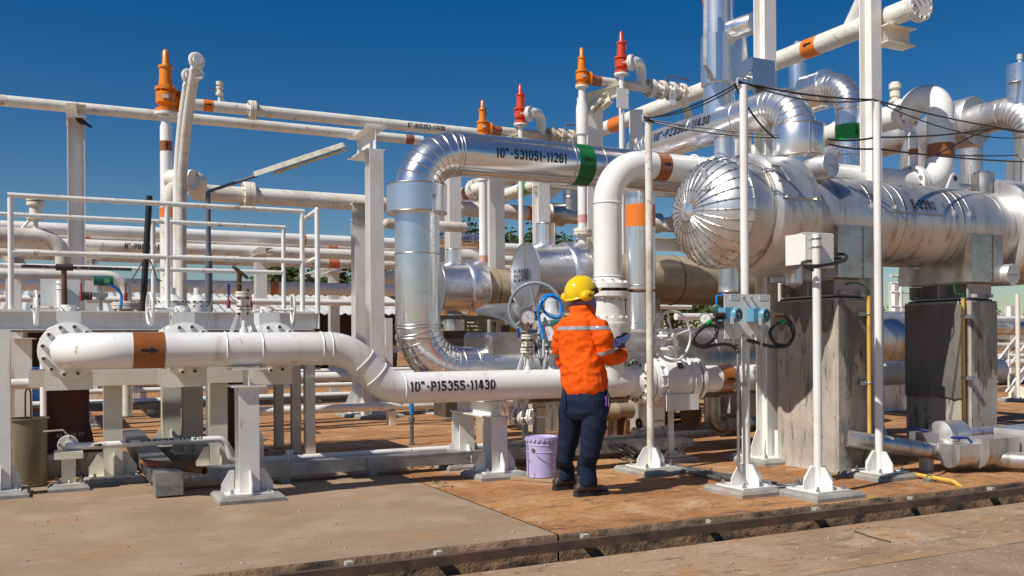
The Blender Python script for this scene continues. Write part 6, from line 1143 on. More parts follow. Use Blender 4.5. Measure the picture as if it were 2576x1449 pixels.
far_lab = ['small orange safety valve left of the left red valve, behind the shiny clad bend', 'left one of the two red safety valves, in front of the middle of the sky', 'white riser with pink bands and a bolted flange below the left small orange safety valve', 'spotted white discharge pipe with bent branch and check valves beside the left red valve', 'white steel bracket under the discharge pipe beside the left small orange valve', 'slim white pipe post with a plate below the left red safety valve']
def fin(o):
    return o
for o, lab in zip(made, far_lab):
    c = copy_tree(o, None, dl); c['label'] = lab
# more columns behind
for px, pt, Y, w, lab in ((1140, 440, 13.4, .2, 'white column right behind the shiny clad vertical pipe'), (1362, 455, 11.3, .18, 'white column with a beam over the upright nozzle of E-2040'), (1570, 520, 12.5, .16, 'slim white column right of the riser with a pink band')):
    x = at_y(px, 600, Y).x; zt = at_y(px, pt, Y).z; T = thing('rack_column', lab, 'steel column', (x, Y, 0)); g = MB(); g.ibeam((x, Y, 0), (x, Y, zt), w, w, .014, .01, YA); g.build('column', 'white', T, smooth=0)
    if px == 1362: g = MB(); g.ibeam((x-.13, Y, zt-.02), (x+2.4, Y, zt-.02), .13, .12, .01, .009, Z3); g.prism([(x+.1, Y-.01, zt-.09), (x+.35, Y-.01, zt-.09), (x+.1, Y-.01, zt-.28)], (0,.02,0)); g.build('beam', 'cream', T, smooth=0)
# Y pipes in the centre
def ypipe(lab, px, py, X, r, y0, y1, mt='white_spot', name='cross_pipe'):
    c = at_x(px, py, X); T = thing(name, lab, 'pipe', (X, (y0+y1)/2, c.z-r)); g = MB(); g.tube([(X, y0, c.z), (X, y1, c.z)], r, 22); g.build('pipe', mt, T); return T, c
T, c = ypipe('spotted white cross pipe with flange and dull red ring under the shiny clad run', 1240, 462, 6.6, .115, 11.9, 17.5); q = at_x(1197, 472, 6.6); flange(T, (6.6, q.y, c.z), YA, .19, .10, 8, mat='cream'); q = at_x(1181, 478, 6.6); band(T, (6.6, q.y-.10, c.z), (6.6, q.y+.12, c.z), .115, 'brown_band_dull')
T, c = ypipe('aluminium clad cross pipe with black stencil behind the thick middle pipe', 1240, 497, 7.6, .16, 12.2, 19, 'alum_dull'); q = at_x(1246, 500, 7.6); stencil(T, wrap((7.6, q.y, c.z), -YA, (-1,0,0), .16), '10"-S31051', .13, 0, -.06, sx=.85)
T, c = ypipe('short white cross pipe with a bright green ring just under the shiny clad run', 1330, 470, 7.1, .10, 11.9, 15, 'white_spot'); q = at_x(1324, 472, 7.1); band(T, (7.1, q.y-.14, c.z), (7.1, q.y+.14, c.z), .10, 'green_bright')
Yg = 17.5; q = at_y(1150, 605, Yg); T = thing('background_clad_pipe', 'distant shiny clad pipe with a dark green ring bending down behind the exchangers', 'insulated pipe', q); xg = at_y(1243, 605, Yg).x; clad(T, [(q.x-.9, Yg, q.z), (xg, Yg, q.z), (xg+.05, Yg, 1.2)], .15, .35, 'alum', 22, 7, .008); xband(T, 1199, 1210, Yg, q.z, .15, 'green_band'); stencil(T, wrap((at_y(1117,600,Yg).x, Yg, q.z), XA, (0,-1,0), .15), '10"-S31051-11261', .12, 0, -.05, sx=.72)
T, z = xpipe('white pipe with an elbow behind the smaller exchanger', 960, 1200, (1000, 700), 15.0, .11, 'white', 'background_pipe'); g = MB(); x1_ = at_y(1200, 650, 15).x; zz = at_y(1190, 645, 15).z; g.tube(fillet([(x1_-1.2, 15.1, zz), (x1_, 15.1, zz), (x1_+.3, 15.1, zz-.5)], .3, 8), .14, 22); g.build('elbow', 'white_spot', T)
T = thing('pipe_stub', 'short spotted white pipe end poking out left of the shiny vertical clad pipe', 'pipe', at_y(980, 560, 12.5)); q = at_y(975, 562, 12.5); g = MB(); g.tube([q, q+V((1.2,.0,0))], .075, 18); g.sph(q, .075, 14); g.build('pipe', 'white_stain', T)
# canopy and pump parts below the exchangers
T = thing('canopy', 'dirty bent sheet metal canopy below the round E-2040 cover', 'canopy', at_y(1270, 850, 9.5)); P = [at_y(1191, 782, 9.6), at_y(1222, 766, 9.6), at_y(1300, 762, 9.6), at_y(1335, 838, 9.35)]; g = MB(); d = V((.05, .9, 0)); t = V((.0,0,-.015)); a0 = at_y(1191, 782, 9.5); a1 = at_y(1260, 800, 9.4); a2 = at_y(1322, 842, 9.3); b0 = at_y(1222, 765, 10.0); b1 = at_y(1300, 762, 10.0); b2 = at_y(1336, 830, 9.9)
g.add([a0, a1, a2, b0, b1, b2, a0+t, a1+t, a2+t, b0+t, b1+t, b2+t], [(0,1,4,3),(1,2,5,4),(6,9,10,7),(7,10,11,8),(0,6,7,1),(1,7,8,2),(3,4,10,9),(4,5,11,10),(0,3,9,6),(2,8,11,5)]); g.build('sheet', 'alum_dirt', T, smooth=0); g = MB()
for px in (1240, 1320): q = at_y(px, 835, 9.9); g.bb((q.x-.03, 9.88, 0), (q.x+.03, 9.93, q.z+.12))
g.build('post', 'galv_dark', T, smooth=0)
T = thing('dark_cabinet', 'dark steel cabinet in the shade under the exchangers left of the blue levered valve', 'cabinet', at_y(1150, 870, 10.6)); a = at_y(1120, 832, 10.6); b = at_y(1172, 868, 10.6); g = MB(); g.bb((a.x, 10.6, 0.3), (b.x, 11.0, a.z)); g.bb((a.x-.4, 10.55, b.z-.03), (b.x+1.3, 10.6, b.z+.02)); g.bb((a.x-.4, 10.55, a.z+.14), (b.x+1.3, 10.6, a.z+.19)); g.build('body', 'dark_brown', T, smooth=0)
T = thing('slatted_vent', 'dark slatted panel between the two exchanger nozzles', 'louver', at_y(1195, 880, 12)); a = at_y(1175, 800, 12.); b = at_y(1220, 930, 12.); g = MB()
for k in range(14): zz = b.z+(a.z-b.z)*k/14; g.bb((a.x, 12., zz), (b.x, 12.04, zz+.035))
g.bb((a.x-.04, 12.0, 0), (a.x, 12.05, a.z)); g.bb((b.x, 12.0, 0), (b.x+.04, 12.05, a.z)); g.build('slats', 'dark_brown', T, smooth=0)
q = at_y(1222, 870, 10.3); T = thing('round_pedestal', 'rusty tan round pedestal under the round nozzle of E-2040', 'pedestal', (q.x, 10.3, 0)); g = MB(); g.rev((q.x, 10.3, 0), Z3, [(0,.13),(q.z-.02,.13),(q.z,.15),(q.z+.06,.15)], 20); g.build('leg', 'tan_shell', T)
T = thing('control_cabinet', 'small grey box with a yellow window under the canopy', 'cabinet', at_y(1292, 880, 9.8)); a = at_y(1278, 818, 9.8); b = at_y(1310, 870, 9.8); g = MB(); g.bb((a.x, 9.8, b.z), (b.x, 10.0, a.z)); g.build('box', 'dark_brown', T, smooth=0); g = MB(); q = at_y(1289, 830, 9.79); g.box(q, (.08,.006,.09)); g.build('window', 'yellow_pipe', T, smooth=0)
# ================================================================== under the header, mid distance
T = thing('stanchion', 'slim grey pipe stanchion with a blue sleeve on the rusty ground under the header pipe', 'stanchion', at_z(1036, 1118, 0)); c = at_z(1036, 1118, 0); g = MB(); k = m(c, 1); g.rev(c, Z3, [(0,8*k),(3*k,8*k),(4*k,5*k),(56*k,5*k),(57*k,8*k),(68*k,8*k),(69*k,5*k),(140*k,5*k)], 14); g.build('pipe', 'galv_dark', T); g = MB(); g.cyl(c+Z3*78*k, c+Z3*104*k, 5.6*k, n=14); g.build('sleeve', 'blue_hose', T)
T = thing('trestle_support', 'white flared trestle support standing on the rusty ground under the header lettering', 'pipe support', at_z(1102, 1042, 0)); c = at_z(1102, 1040, 0); k = m(c, 1); g = MB()
for s in (-1, 1): g.prism([c+R0*s*34*k, c+R0*s*28*k, c+R0*s*8*k+Z3*80*k, c+R0*s*14*k+Z3*80*k], F3*.1)
g.prism([c-R0*10*k+Z3*12*k, c+R0*10*k+Z3*12*k, c+R0*9*k+Z3*80*k, c-R0*9*k+Z3*80*k], F3*.05); g.box(c+Z3*.01+F3*.05, (72*k,.3,.02), (R0, F3, Z3)); g.build('trestle', 'white', T, smooth=0)
T = thing('sample_valve', 'small white flanged valve hanging under the header pipe with a bent steel spout', 'valve', at_y(1312, 1045, Y0)); xs_ = at_y(1312, 1045, Y0).x; zv = at_y(1312, 1047, Y0).z; g = MB(); g.cyl((xs_-.06, Y0, Z2-RP+.005), (xs_-.06, Y0, zv+.03), .022, n=14); g.tube([(xs_-.2, Y0, Z2-RP), (xs_-.08, Y0, zv)], .018, 4); g.tube([(xs_+.06, Y0, Z2-RP), (xs_+.0, Y0, zv)], .018, 4); g.build('nozzle', 'white', T)
for dx in (-.09, -.02, .05): flange(T, (xs_+dx, Y0-.05-dx*.5, zv), (.7,-.7,0), .075, .04, 4, rb=.013, mat='white_stain')
g = MB(); q = V((xs_+.09, Y0-.12, zv)); g.tube(fillet([q, q+V((.10,-.03,.0)), q+V((.115,-.035,-.2))], .03, 4), .009, 8); g.tube([q+V((.115,-.035,-.2)), q+V((.115,-.035,-.28))], .018, 8); g.tube([q+V((.115,-.035,-.25)), q+V((.04,-.035,-.25))], .012, 8); g.build('spout', 'steel', T)
T = thing('strut_post', 'cream strut post with a channel stub behind the lavender bucket', 'post', at_z(1377, 1100, 0)); c = at_y(1377, 1090, 8.6); g = MB(); g.chan((c.x-.05, 8.6, 0), (c.x-.05, 8.6, .72), .1, .1, .008, up=YA); g.build('post', 'cream', T, smooth=0); q = at_y(1355, 1019, 8.6); g = MB(); g.chan((c.x-.17, 8.55, q.z), (c.x-.05, 8.55, q.z), .06, .06, .006); g.build('stub', 'cream', T, smooth=0)
T = thing('low_valve', 'small white ball valve with a black ring plate low right of the worker legs', 'valve', at_z(1620, 1090, 0)); Yl = 8.75; zl2 = .17; xs_ = [at_y(p, 1082, Yl).x for p in (1600, 1627, 1645, 1670)]
flange(T, (xs_[0], Yl, zl2), XA, .085, .05, 4, rb=.014); flange(T, (xs_[3], Yl, zl2), XA, .085, .05, 4, rb=.014); g = MB(); g.rev((xs_[0]+.03, Yl, zl2), XA, [(0,.05),(.03,.07),(xs_[3]-xs_[0]-.09,.07),(xs_[3]-xs_[0]-.06,.05)], 20); g.build('valve_body', 'white', T); g = MB(); g.torus((xs_[0]+.02, Yl-.03, zl2+.13), XA, .042, .016, 20, 8); g.build('figure_eight_plate', 'dark', T); g = MB(); q = V(((xs_[1]+xs_[2])/2, Yl, zl2+.07)); g.tube([q, q+Z3*.05, q+V((.12,0,.08)), q+V((.20,0,.06))], .012, 8); g.build('lever', 'white', T)
T = thing('scrap_pipe', 'tan scrap drum lying behind the worker legs under the header pipe', 'scrap', at_z(1540, 1080, 0)); q = at_y(1500, 1037, 9.6); g = MB(); g.rev(q, XA, [(0,.10),(.25,.1),(.26,.105),(.30,.105),(.31,.1),(.5,.1)], 24); g.build('shell', 'tan_shell', T); g = MB(); g.bb((q.x+.1, 9.5, 0), (q.x+.16, 9.7, q.z-.1)); g.bb((q.x+.36, 9.5, 0), (q.x+.42, 9.7, q.z-.1)); g.build('cradle', 'rust', T, smooth=0)
rnd = random.Random(5)
for k, (px, py, Y, lab, mt) in enumerate(((1605, 1050, 10.6, 'crumpled dusty purple metal scrap behind the thin white pole', 'purple_scrap'), (1660, 1050, 11.2, 'bundle of rusty orange scrap rings behind the spectacle blind', 'rust'), (1550, 1075, 11.0, 'rusty scrap angle bars lying under the header pipe', 'rust'), (1880, 1050, 11.5, 'rusty drum lying beyond the clad drain elbow', 'rust'))):
    q = at_y(px, py, Y); T = thing('scrap_heap' if k < 3 else 'rusty_drum', lab, 'scrap' if k < 3 else 'drum', (q.x, Y, 0)); g = MB()
    if k == 0: g.prism([(q.x-.25, Y, .05), (q.x+.22, Y, .02), (q.x+.30, Y, .25), (q.x+.1, Y-.1, .30), (q.x-.28, Y+.05, .38)], (.1,.3,.05)); g.build('sheet', mt, T, smooth=0)
    elif k == 1:
        for j in range(3): g.torus((q.x+.1*j-.1, Y, .19), V((1,.25*(j-1),0)), .15, .03, 22, 8)
        g.build('rings', mt, T)
    elif k == 2:
        for j in range(5): a = V((q.x-.6+rnd.random()*.2, Y-.3+.16*j, .03+.05*(j % 2))); b = a+V((1.3+rnd.random()*.5, .1*rnd.random(), .05)); g.chan(a, b, .05, .05, .006)
        g.build('bars', mt, T, smooth=0)
    else: g.rev(q, XA, [(0,.2),(.2,.2),(.21,.21),(.23,.2),(.45,.2),(.46,.21),(.48,.2),(.7,.2)], 24); g.bb((q.x+.1, Y-.2, 0), (q.x+.6, Y+.2, q.z-.15)); g.build('shell', mt, T)
x = at_y(1688, 1100, 9.0).x; T = thing('valve_prop', 'white flat bar prop on a concrete footing under the big handwheel valve', 'pipe support', (x, 7.75, 0)); x = at_y(1688, 1100, 7.78).x; g = MB(); g.bb((x-.03, 7.77, .064), (x+.03, 7.79, Z2-.29)); g.build('bar', 'white', T, smooth=0); pad_base(T, x, 7.78, s=.4, plate=.24, gus=.04, gh=.04, col=.04, mat_='cream')
for px, Y, lab in ((1510, 9.3, 'white pipe post with grey patches behind the worker hip'), (1790, 11.0, 'cream column beyond the clad drain pipe'), (1840, 10.2, 'cream column with gussets behind the panel pole foot')):
    x = at_y(px, 1080, Y).x; T = thing('pipe_post', lab, 'post', (x, Y, 0), 'posts under the header'); g = MB()
    if px == 1510: g.cyl((x, Y, 0), (x, Y, .9), .045, n=16); g.build('column', 'white_stain', T)
    else: g.ibeam((x, Y, 0), (x, Y, 1.2), .16, .15, .012, .01, YA); g.build('column', 'cream', T, smooth=0)
# ---- behind the big vessel, right
for k, (px, py, Y, r, mt, lab) in enumerate(((2240, 965, 11.5, .30, 'white_stain', 'x'), (2560, 955, 16, .12, 'galv_dark', 'dark low pipe at the right edge behind the right pier'), (2560, 1030, 14, .10, 'galv_dark', 'dark flanged pipe lying low at the right edge'), (2560, 912, 17, .10, 'white', 'white low pipe at the right edge behind the stair'), (2250, 825, 12, .14, 'alum_dull', 'clad pipe seen in the gap between the two piers'), (2080, 690, 13.5, .13, 'alum_dull', 'y'))):
    if lab in 'xy': continue
    xpipe(lab, 2200, 2700, (px, py), Y, r, mt, 'background_pipe', x0=at_y(2190, py, Y).x, x1=at_y(2700, py, Y).x)
T = thing('stair', 'white steel stair with diagonal handrails at the right edge behind the pier', 'stair', at_y(2548, 980, 14.)); Ys_ = 14.0; a = at_y(2480, 960, Ys_); b = at_y(2640, 790, Ys_); g = MB()
for dy in (0, .8): g.chan((a.x, Ys_+dy, a.z-.9), (b.x, Ys_+dy, b.z-.55), .18, .05, .01)
g.build('stringers', 'white', T, smooth=0); g = MB()
for k in range(9): p = V((a.x, Ys_, a.z-.9)).lerp(V((b.x, Ys_, b.z-.55)), k/8); g.bb((p.x-.1, Ys_+.02, p.z), (p.x+.12, Ys_+.78, p.z+.03))
g.build('treads', 'galv', T, smooth=0); g = MB()
for dz in (0, .45): g.tube([(a.x, Ys_-.02, a.z+dz-.3), (b.x, Ys_-.02, b.z+dz+.05)], .024, 10)
for k in range(4): p = V((a.x, Ys_-.02, a.z-.9)).lerp(V((b.x, Ys_-.02, b.z-.55)), k/3); g.cyl(p, p+Z3*1.1, .024, n=10)
g.build('handrail', 'white', T)
T = thing('access_ladder', 'white ladder and guard rails seen in the gap between the two saddles', 'ladder', at_y(2255, 720, 15.)); g = MB(); q0 = at_y(2268, 850, 15.); q1 = at_y(2262, 670, 15.); g.tube([q0, q1+Z3*.8], .045, 12)
for py in (695, 713, 736, 772): p = at_y(2268, py, 15.); g.tube([p-XA*.35, p+XA*.55], .028, 8)
g.build('rails', 'white', T); g = MB(); p = at_y(2250, 800, 15); g.bb((p.x-.6, 15.1, p.z-.3), (p.x+.7, 15.2, p.z+.0)); g.build('platform_edge', 'white', T, smooth=0); 
g = MB(); g.bb((p.x-.4, 15.12, -.01), (p.x-.3, 15.2, p.z-.31)); g.bb((p.x+.5, 15.12, -.01), (p.x+.6, 15.2, p.z-.31)); g.build('leg', 'white', T, smooth=0)
q = at_y(2335, 765, 13.); T = thing('pipe_post', 'round white post with a brown ring in the gap between the two saddles', 'post', (q.x, 13, 0)); g = MB(); g.cyl((q.x, 13, 0), (q.x, 13, 2.6), .10, n=20); g.build('column', 'white', T); zb0, zb1 = at_y(2335, 778, 13).z, at_y(2335, 766, 13).z; band(T, (q.x, 13, zb0), (q.x, 13, zb1), .10, 'brown_band')
T = thing('insulated_drum', 'shiny clad drum end seen in the gap right of the left pier', 'vessel', at_y(2225, 900, 11)); q = at_y(2215, 790, 11.5); g = MB(); g.rev((q.x-.6, 11.5, q.z-.45), XA, [(0,.42),(.05,.5),(1.2,.5),(1.25,.42)], 36); g.bb((q.x-.3, 11.2, 0), (q.x+.3, 11.8, q.z-.8)); g.build('shell_cladding', 'alum_dull', T)
T = thing('wall_panel', 'cream corrugated wall panel behind the panel pole below the dome', 'panel wall', at_y(1975, 760, 12)); a = at_y(1872, 690, 12.2); b = at_y(2050, 830, 12.2); g = MB(); pts = []; n = 20
top = []
for k in range(n+1): x = a.x+(b.x-a.x)*k/n; y = 12.2+(.0 if (k//2) % 2 else .09); top.append((x, y))
g.add([(x, y, 0) for x, y in top]+[(x, y, a.z) for x, y in top], [(k, k+1, n+2+k, n+1+k) for k in range(n)]); g.build('sheet', 'cream', T, smooth=0)
q = at_y(1690, 560, 12.8); T = thing('background_pipe', 'stained white pipe stub left of the ribbed dome', 'pipe', q); g = MB(); g.tube([at_x(1690, 562, q.x), at_x(1690, 562, q.x)+V((0,3,0))], .12, 20); g.tube([q+V((-.9,.2,-.02)), q+V((1.5,.2,-.02))], .115, 20); g.build('pipe', 'white_stain', T); g = MB(); g.ibeam(q+V((-1.2,.2,-.35)), q+V((1.6,.2,-.35)), .2, .16, .012, .01, Z3); g.bb(q+V((1.2,.15,-2.8)), q+V((1.35,.28,-.46))); g.build('beam', 'cream', T, smooth=0)
T = thing('grey_valve', 'grey valve wheel with small gauges left of the instrument panel', 'valve', at_y(1800, 880, 9.6)); wc = at_y(1905-2*0-10, 845, 9.4); wc = at_y(1880, 842, 9.5); handwheel(T, at_y(1862, 850, 9.5), (-.75,-1,0), .27, .016, 3, 'grey_paint', .03, .25); g = MB(); q = at_y(1875, 900, 9.8); g.rev((q.x, 9.8, .9), Z3, [(0,.12),(.3,.12),(.31,.17),(.36,.17),(.37,.1),(.9,.08)], 20); g.build('valve_body', 'grey_light', T)
q = at_y(1843, 813, 9.2); gauge('pressure_gauge', 'small white dial gauge behind the looped cable left of the panel', at_y(1844-2, 873-0, 9.0)*1 if 0 else at_y(1774, 801, 9.2), .075, toC(q), 1.2, [(q-Z3*.3, q-Z3*.05, .012, 'steel')])
T = thing('teal_transmitter', 'dark teal transmitter head with a blue hose left of the instrument panel', 'transmitter', at_y(1800, 775, 9.3)); q = at_y(1773, 772, 9.3) if 0 else at_y(1803, 780, 9.3); g = MB(); g.rev(q, toC(q), [(0,.05),(.03,.07),(.10,.07),(.11,.055),(.108,0)], 20, True, False); g.build('housing', 'teal', T); g = MB(); g.tube(catm([q+Z3*.06, q+Z3*.17, at_y(1812, 745, 9.3), at_y(1828, 735, 9.3)]), .014, 8); g.build('hose', 'blue_hose', T)
for k, (px, pt, Y, lab) in enumerate(((2250, 712, 19, 'left white pipe rack column far behind the gap between the piers'), (2540, 770, 21, 'white pipe rack column far behind the right edge stair'), (1985, 800, 22, 'white pipe rack column far behind the panel pole'), (975, 800, 24, 'white pipe rack column far behind the shiny vertical clad pipe'))):
    x = at_y(px, 800, Y).x; zt = at_y(px, pt, Y).z; T = thing('rack_frame_post', lab, 'pipe rack', (x, Y, 0)); g = MB(); g.ibeam((x, Y, 0), (x, Y, zt), .22, .2, .014, .01, YA); g.build('column', 'white', T, smooth=0); g = MB(); g.ibeam((x-1.2, Y, zt*.55), (x+2.6, Y, zt*.55), .2, .15, .012, .01, Z3); g.build('beam', 'white', T, smooth=0)
for k, (py, Y, r, mt, lab) in enumerate(((800, 19.5, .09, 'white', 'upper long white pipe far behind the two concrete piers'), (835, 20, .12, 'alum_dull', 'long clad pipe far behind the two concrete piers'), (872, 19, .08, 'white_stain', 'long stained white pipe far behind the two concrete piers'), (905, 18.5, .11, 'white', 'lowest long white pipe far behind the two concrete piers'))):
    a, b = at_y(1700, py, Y), at_y(2700, py, Y); T = thing('background_pipe', lab, 'pipe', (b.x, Y, at_y(2250, py, Y).z), 'long pipes behind the piers'); z_ = at_y(2250, py, Y).z; g = MB(); g.tube([(a.x, Y, z_), (b.x, Y, z_)], r, 18); g.build('pipe', mt, T)
    for xx in (a.x+3, a.x+9, a.x+16): g = MB(); g.bb((xx-.06, Y-.06, -.01), (xx+.06, Y+.06, z_-r-.003)); g.build('rest', 'cream', T, smooth=0)
# far tree line
rd = random.Random(11); g = MB(); vs = []; fs = []
blobs = []
x = -70
while x < 150: h = rd.uniform(2.2, 4.6); blobs.append((x, 62+rd.uniform(-3, 6)+max(0, (x-60)*.0), h, rd.uniform(1.6, 3.2))); x += rd.uniform(1.0, 2.2)
for k in range(15000):
    bx, by, h, w = rd.choice(blobs); t = rd.random()**.7; p = V((bx+rd.gauss(0, .5)*w, by+rd.gauss(0, .6), .1+t*h*(1-.25*abs(rd.gauss(0, .6))))); s = rd.uniform(.25, .6)
    u = V((rd.gauss(0,1), rd.gauss(0,1), rd.gauss(0,.7))).normalized(); w_ = u.cross(V((rd.gauss(0,1), rd.gauss(0,1), rd.gauss(0,1)))).normalized(); b = len(vs); vs += [p-u*s*.5, p+w_*s*.3, p+u*s*.5, p-w_*s*.3]; fs.append((b, b+1, b+2, b+3))
g.add(vs, fs); tag(g.build('tree_line', 'leaf2', None, smooth=0), 'distant belt of dark green trees along the horizon', 'trees', None, 'stuff')
# ================================================================== shed, trees
T = thing('shed', 'low shed with a pale corrugated roof behind the background pipes', 'shed', (0, 27.5, 0)); g = MB(); xs = [-14+.12*k for k in range(int(24/.12))]; z0_, z1_ = 2.05, 2.75
rows = [[V((x, y, z+(.03 if k % 2 else -.03))) for k, x in enumerate(xs)] for y, z in ((26.0, z0_), (29.5, z1_))]
n = len(xs); g.add(rows[0]+rows[1]+[p-Z3*.02 for p in rows[0]+rows[1]], [(k, k+1, n+k+1, n+k) for k in range(n-1)]+[(2*n+k, 3*n+k, 3*n+k+1, 2*n+k+1) for k in range(n-1)]); g.build('roof', 'shed_roof', T, smooth=0)
g = MB(); g.bb((-13.9, 29.0, -.01), (9.6, 29.1, 2.55)); g.build('wall', 'dark_brown', T, smooth=0)
for k in range(5): g = MB(); x = -12+k*5; g.bb((x, 26.2, -.01), (x+.1, 26.3, 2.0)); g.build('post', 'cream', T, smooth=0)
def tree(lab, x, y, H, R, seed, mt='leaf', n=5200, base=1.2, lf=.30):
    rd = random.Random(seed); T = thing('tree', lab, 'tree', (x, y, 0), 'background trees'); g = MB(); tips = []
    g.tube([(x, y, -.02), (x+.1, y, H*.2), (x-.05, y, H*.42)], [.2,.16,.12], 9)
    for k in range(11):
        a = rd.random()*2*pi; z0_ = H*(.22+.22*rd.random()); e = V((x+cos(a)*R*(.45+.4*rd.random()), y+sin(a)*R*(.45+.4*rd.random()), H*(.48+.46*rd.random()))); s = V((x, y, z0_)); mid = s.lerp(e, .5)+Z3*.25*H*.2; g.tube([s, mid, e], [.09,.055,.02], 6); tips.append(e); tips.append(mid.lerp(e, .5))
        for j in range(3): b = mid.lerp(e, .3+.3*j); q = b+V((rd.uniform(-1,1), rd.uniform(-1,1), rd.uniform(-.2,.8)))*R*.35; g.tube([b, q], [.03,.012], 5); tips.append(q)
    g.build('trunk', 'bark', T); g = MB(); vs = []; fs = []
    cl = [(t+V((rd.gauss(0,.3), rd.gauss(0,.3), rd.gauss(0,.2))), R*(.16+.16*rd.random())) for t in tips for _ in range(2)]
    for k in range(n):
        c, r = rd.choice(cl); d = V((rd.gauss(0,1), rd.gauss(0,1), rd.gauss(0,.75))); d = d.normalized()*r*(rd.random()**.45); p = c+d
        u = V((rd.gauss(0,1), rd.gauss(0,1), rd.gauss(0,.6))).normalized(); w = u.cross(V((rd.gauss(0,1), rd.gauss(0,1), rd.gauss(0,1)))).normalized(); s = lf*(.6+.8*rd.random()); b = len(vs)
        vs += [p-u*s*.5, p+w*s*.24, p+u*s*.5, p-w*s*.24]; fs.append((b, b+1, b+2, b+3))
    g.add(vs, fs); g.build('crown', mt, T, smooth=0)
def tx(px, Y): return at_y(px, 700, Y).x
tree('yellow green tree behind the platform end, just left of the tall white columns', tx(770, 40), 40, 4.6, 2.6, 1)
tree('dry branchy tree seen between the two tall white columns', tx(905, 42), 42, 4.5, 2.7, 2, 'leaf', 4200)
tree('low dark green bush like tree at the left of the tree group', tx(700, 46), 46, 3.9, 1.9, 3, 'leaf2', 2000)
tree('green tree showing just left of the shiny vertical clad pipe', tx(985, 40), 40, 4.3, 2.2, 4, 'leaf', 2200)
tree('dark green tree rising between the columns left of the E-2040 cover', tx(1205, 44), 44, 7.8, 2.6, 5, 'leaf2', 5000, lf=.30)
tree('dark green tree just left of the upright nozzle of E-2040', tx(1318, 47), 47, 7.9, 2.6, 6, 'leaf2', 5000, lf=.30)
tree('dark green tree glimpsed left of the ribbed dome', tx(1690, 50), 50, 6.0, 2.6, 8, 'leaf2', 4000, lf=.30)
tree('low green tree far behind the left railing', tx(430, 55), 55, 3.6, 2.2, 9, 'leaf', 1800)
# ================================================================== the worker
from mathutils.bvhtree import BVHTree
DM = 7.36; KM = DM/FPX
def q_(px, py, dy=0.0): return at_d(px, py, DM+dy)
def yawdir(a): return F3*cos(a)+R0*sin(a)
def side(a): return R0*cos(a)-F3*sin(a)
def remesh(tubes, vox, it=6, disp=None, sub=0):
    """fuse closed tubes into one smooth skin (voxel remesh), optional displacement"""
    g = MB(); tubes(g); me = bpy.data.meshes.new('tmp'); me.from_pydata(g.v, [], g.f)
    bm = bmesh.new(); bm.from_mesh(me); bmesh.ops.recalc_face_normals(bm, faces=bm.faces); bm.to_mesh(me); bm.free()
    o = bpy.data.objects.new('tmp', me); COL.objects.link(o); r = o.modifiers.new('r', 'REMESH'); r.mode = 'VOXEL'; r.voxel_size = vox
    s = o.modifiers.new('s', 'SMOOTH'); s.factor = .5; s.iterations = it
    dg = bpy.context.evaluated_depsgraph_get(); e = bpy.data.meshes.new_from_object(o.evaluated_get(dg)); bpy.data.objects.remove(o); bpy.data.meshes.remove(me)
    if disp:
        ns = [v.normal.copy() for v in e.vertices]
        for v, n in zip(e.vertices, ns): v.co = v.co+n*disp(v.co, n)
    return e
def addmesh(name, me, mt, parent=None, base=None):
    org = worldloc(parent) if parent else V(base)
    for v in me.vertices: v.co = v.co-org
    me.materials.clear(); me.materials.append(MT[mt]); me.shade_smooth(); me.name = name
    o = bpy.data.objects.new(name, me); COL.objects.link(o)
    if parent: o.parent = parent
    else: o.location = org
    return o
def bvh_of(o):
    org = worldloc(o); me = o.data; return BVHTree.FromPolygons([v.co+org for v in me.vertices], [tuple(p.vertices) for p in me.polygons])
def loft(g, rings):
    rs = []
    for c, a, b, yw, *t in rings:
        sd, fd = side(yw), yawdir(yw); n = 24; p = 2.25
        rs.append([c+sd*a*math.copysign(abs(cos(2*pi*j/n))**(2/p), cos(2*pi*j/n))+fd*b*math.copysign(abs(sin(2*pi*j/n))**(2/p), sin(2*pi*j/n)) for j in range(n)])
    g.rings(rs)
base = V((q_(1462, 1240).x, q_(1462, 1240).y, 0))
TY = radians(36); HY = radians(54); FY = radians(66)
toeR, toeL = yawdir(FY), yawdir(radians(62))
fR = at_z(1472, 1247, 0); fL = at_z(1417, 1231, 0)
K = KM
# ---- body: one continuous skin under the clothes
hc = q_(1460, 742, .02); hf, hs = yawdir(HY), side(HY); hf = (hf+Z3*.12).normalized(); hu = hs.cross(hf).normalized()
def hand(g, w, pd, fd, nd, thumb, curl=.5):
    """w wrist, pd direction of the palm, nd towards the back of the hand, fd across the palm to the little finger"""
    pd, fd, nd = pd.normalized(), fd.normalized(), nd.normalized()
    for i in range(4):
        a = w+fd*(.022-.0145*i)*(-1); k = w+pd*.085+fd*(-.030+.020*i)
        g.tube([w+fd*(-.014+.009*i), w+pd*.045+fd*(-.022+.0148*i), k], [.017,.0155,.0125], 8)
        L = (.072, .082, .076, .058)[i]; p = k; d = pd; pts = [k-pd*.01, k]; c = curl*(1+.12*i)
        for s, l in enumerate((.42, .32, .26)):
            ang = c*(.75, 1.0, .8)[s]; ax = fd; d = Matrix.Rotation(ang, 3, ax) @ d if (Matrix.Rotation(ang, 3, ax) @ d).dot(nd) < d.dot(nd)+1e-6 else Matrix.Rotation(-ang, 3, ax) @ d
            p = p+d*L*l; pts.append(p)
        g.tube(pts, [.0105,.0105,.0095,.0088,.0065], 8)
    t0 = w+pd*.022-fd*.018; g.tube([t0, t0+thumb*.035-fd*.012, t0+thumb*.062-fd*.016+nd*.002, t0+thumb*.088-fd*.012], [.016,.0135,.011,.008], 8)
wR = q_(1568, 888, .10); wL = q_(1500, 898, .46)
aR, aL = V(fR)+Z3*.09, V(fL)+Z3*.075
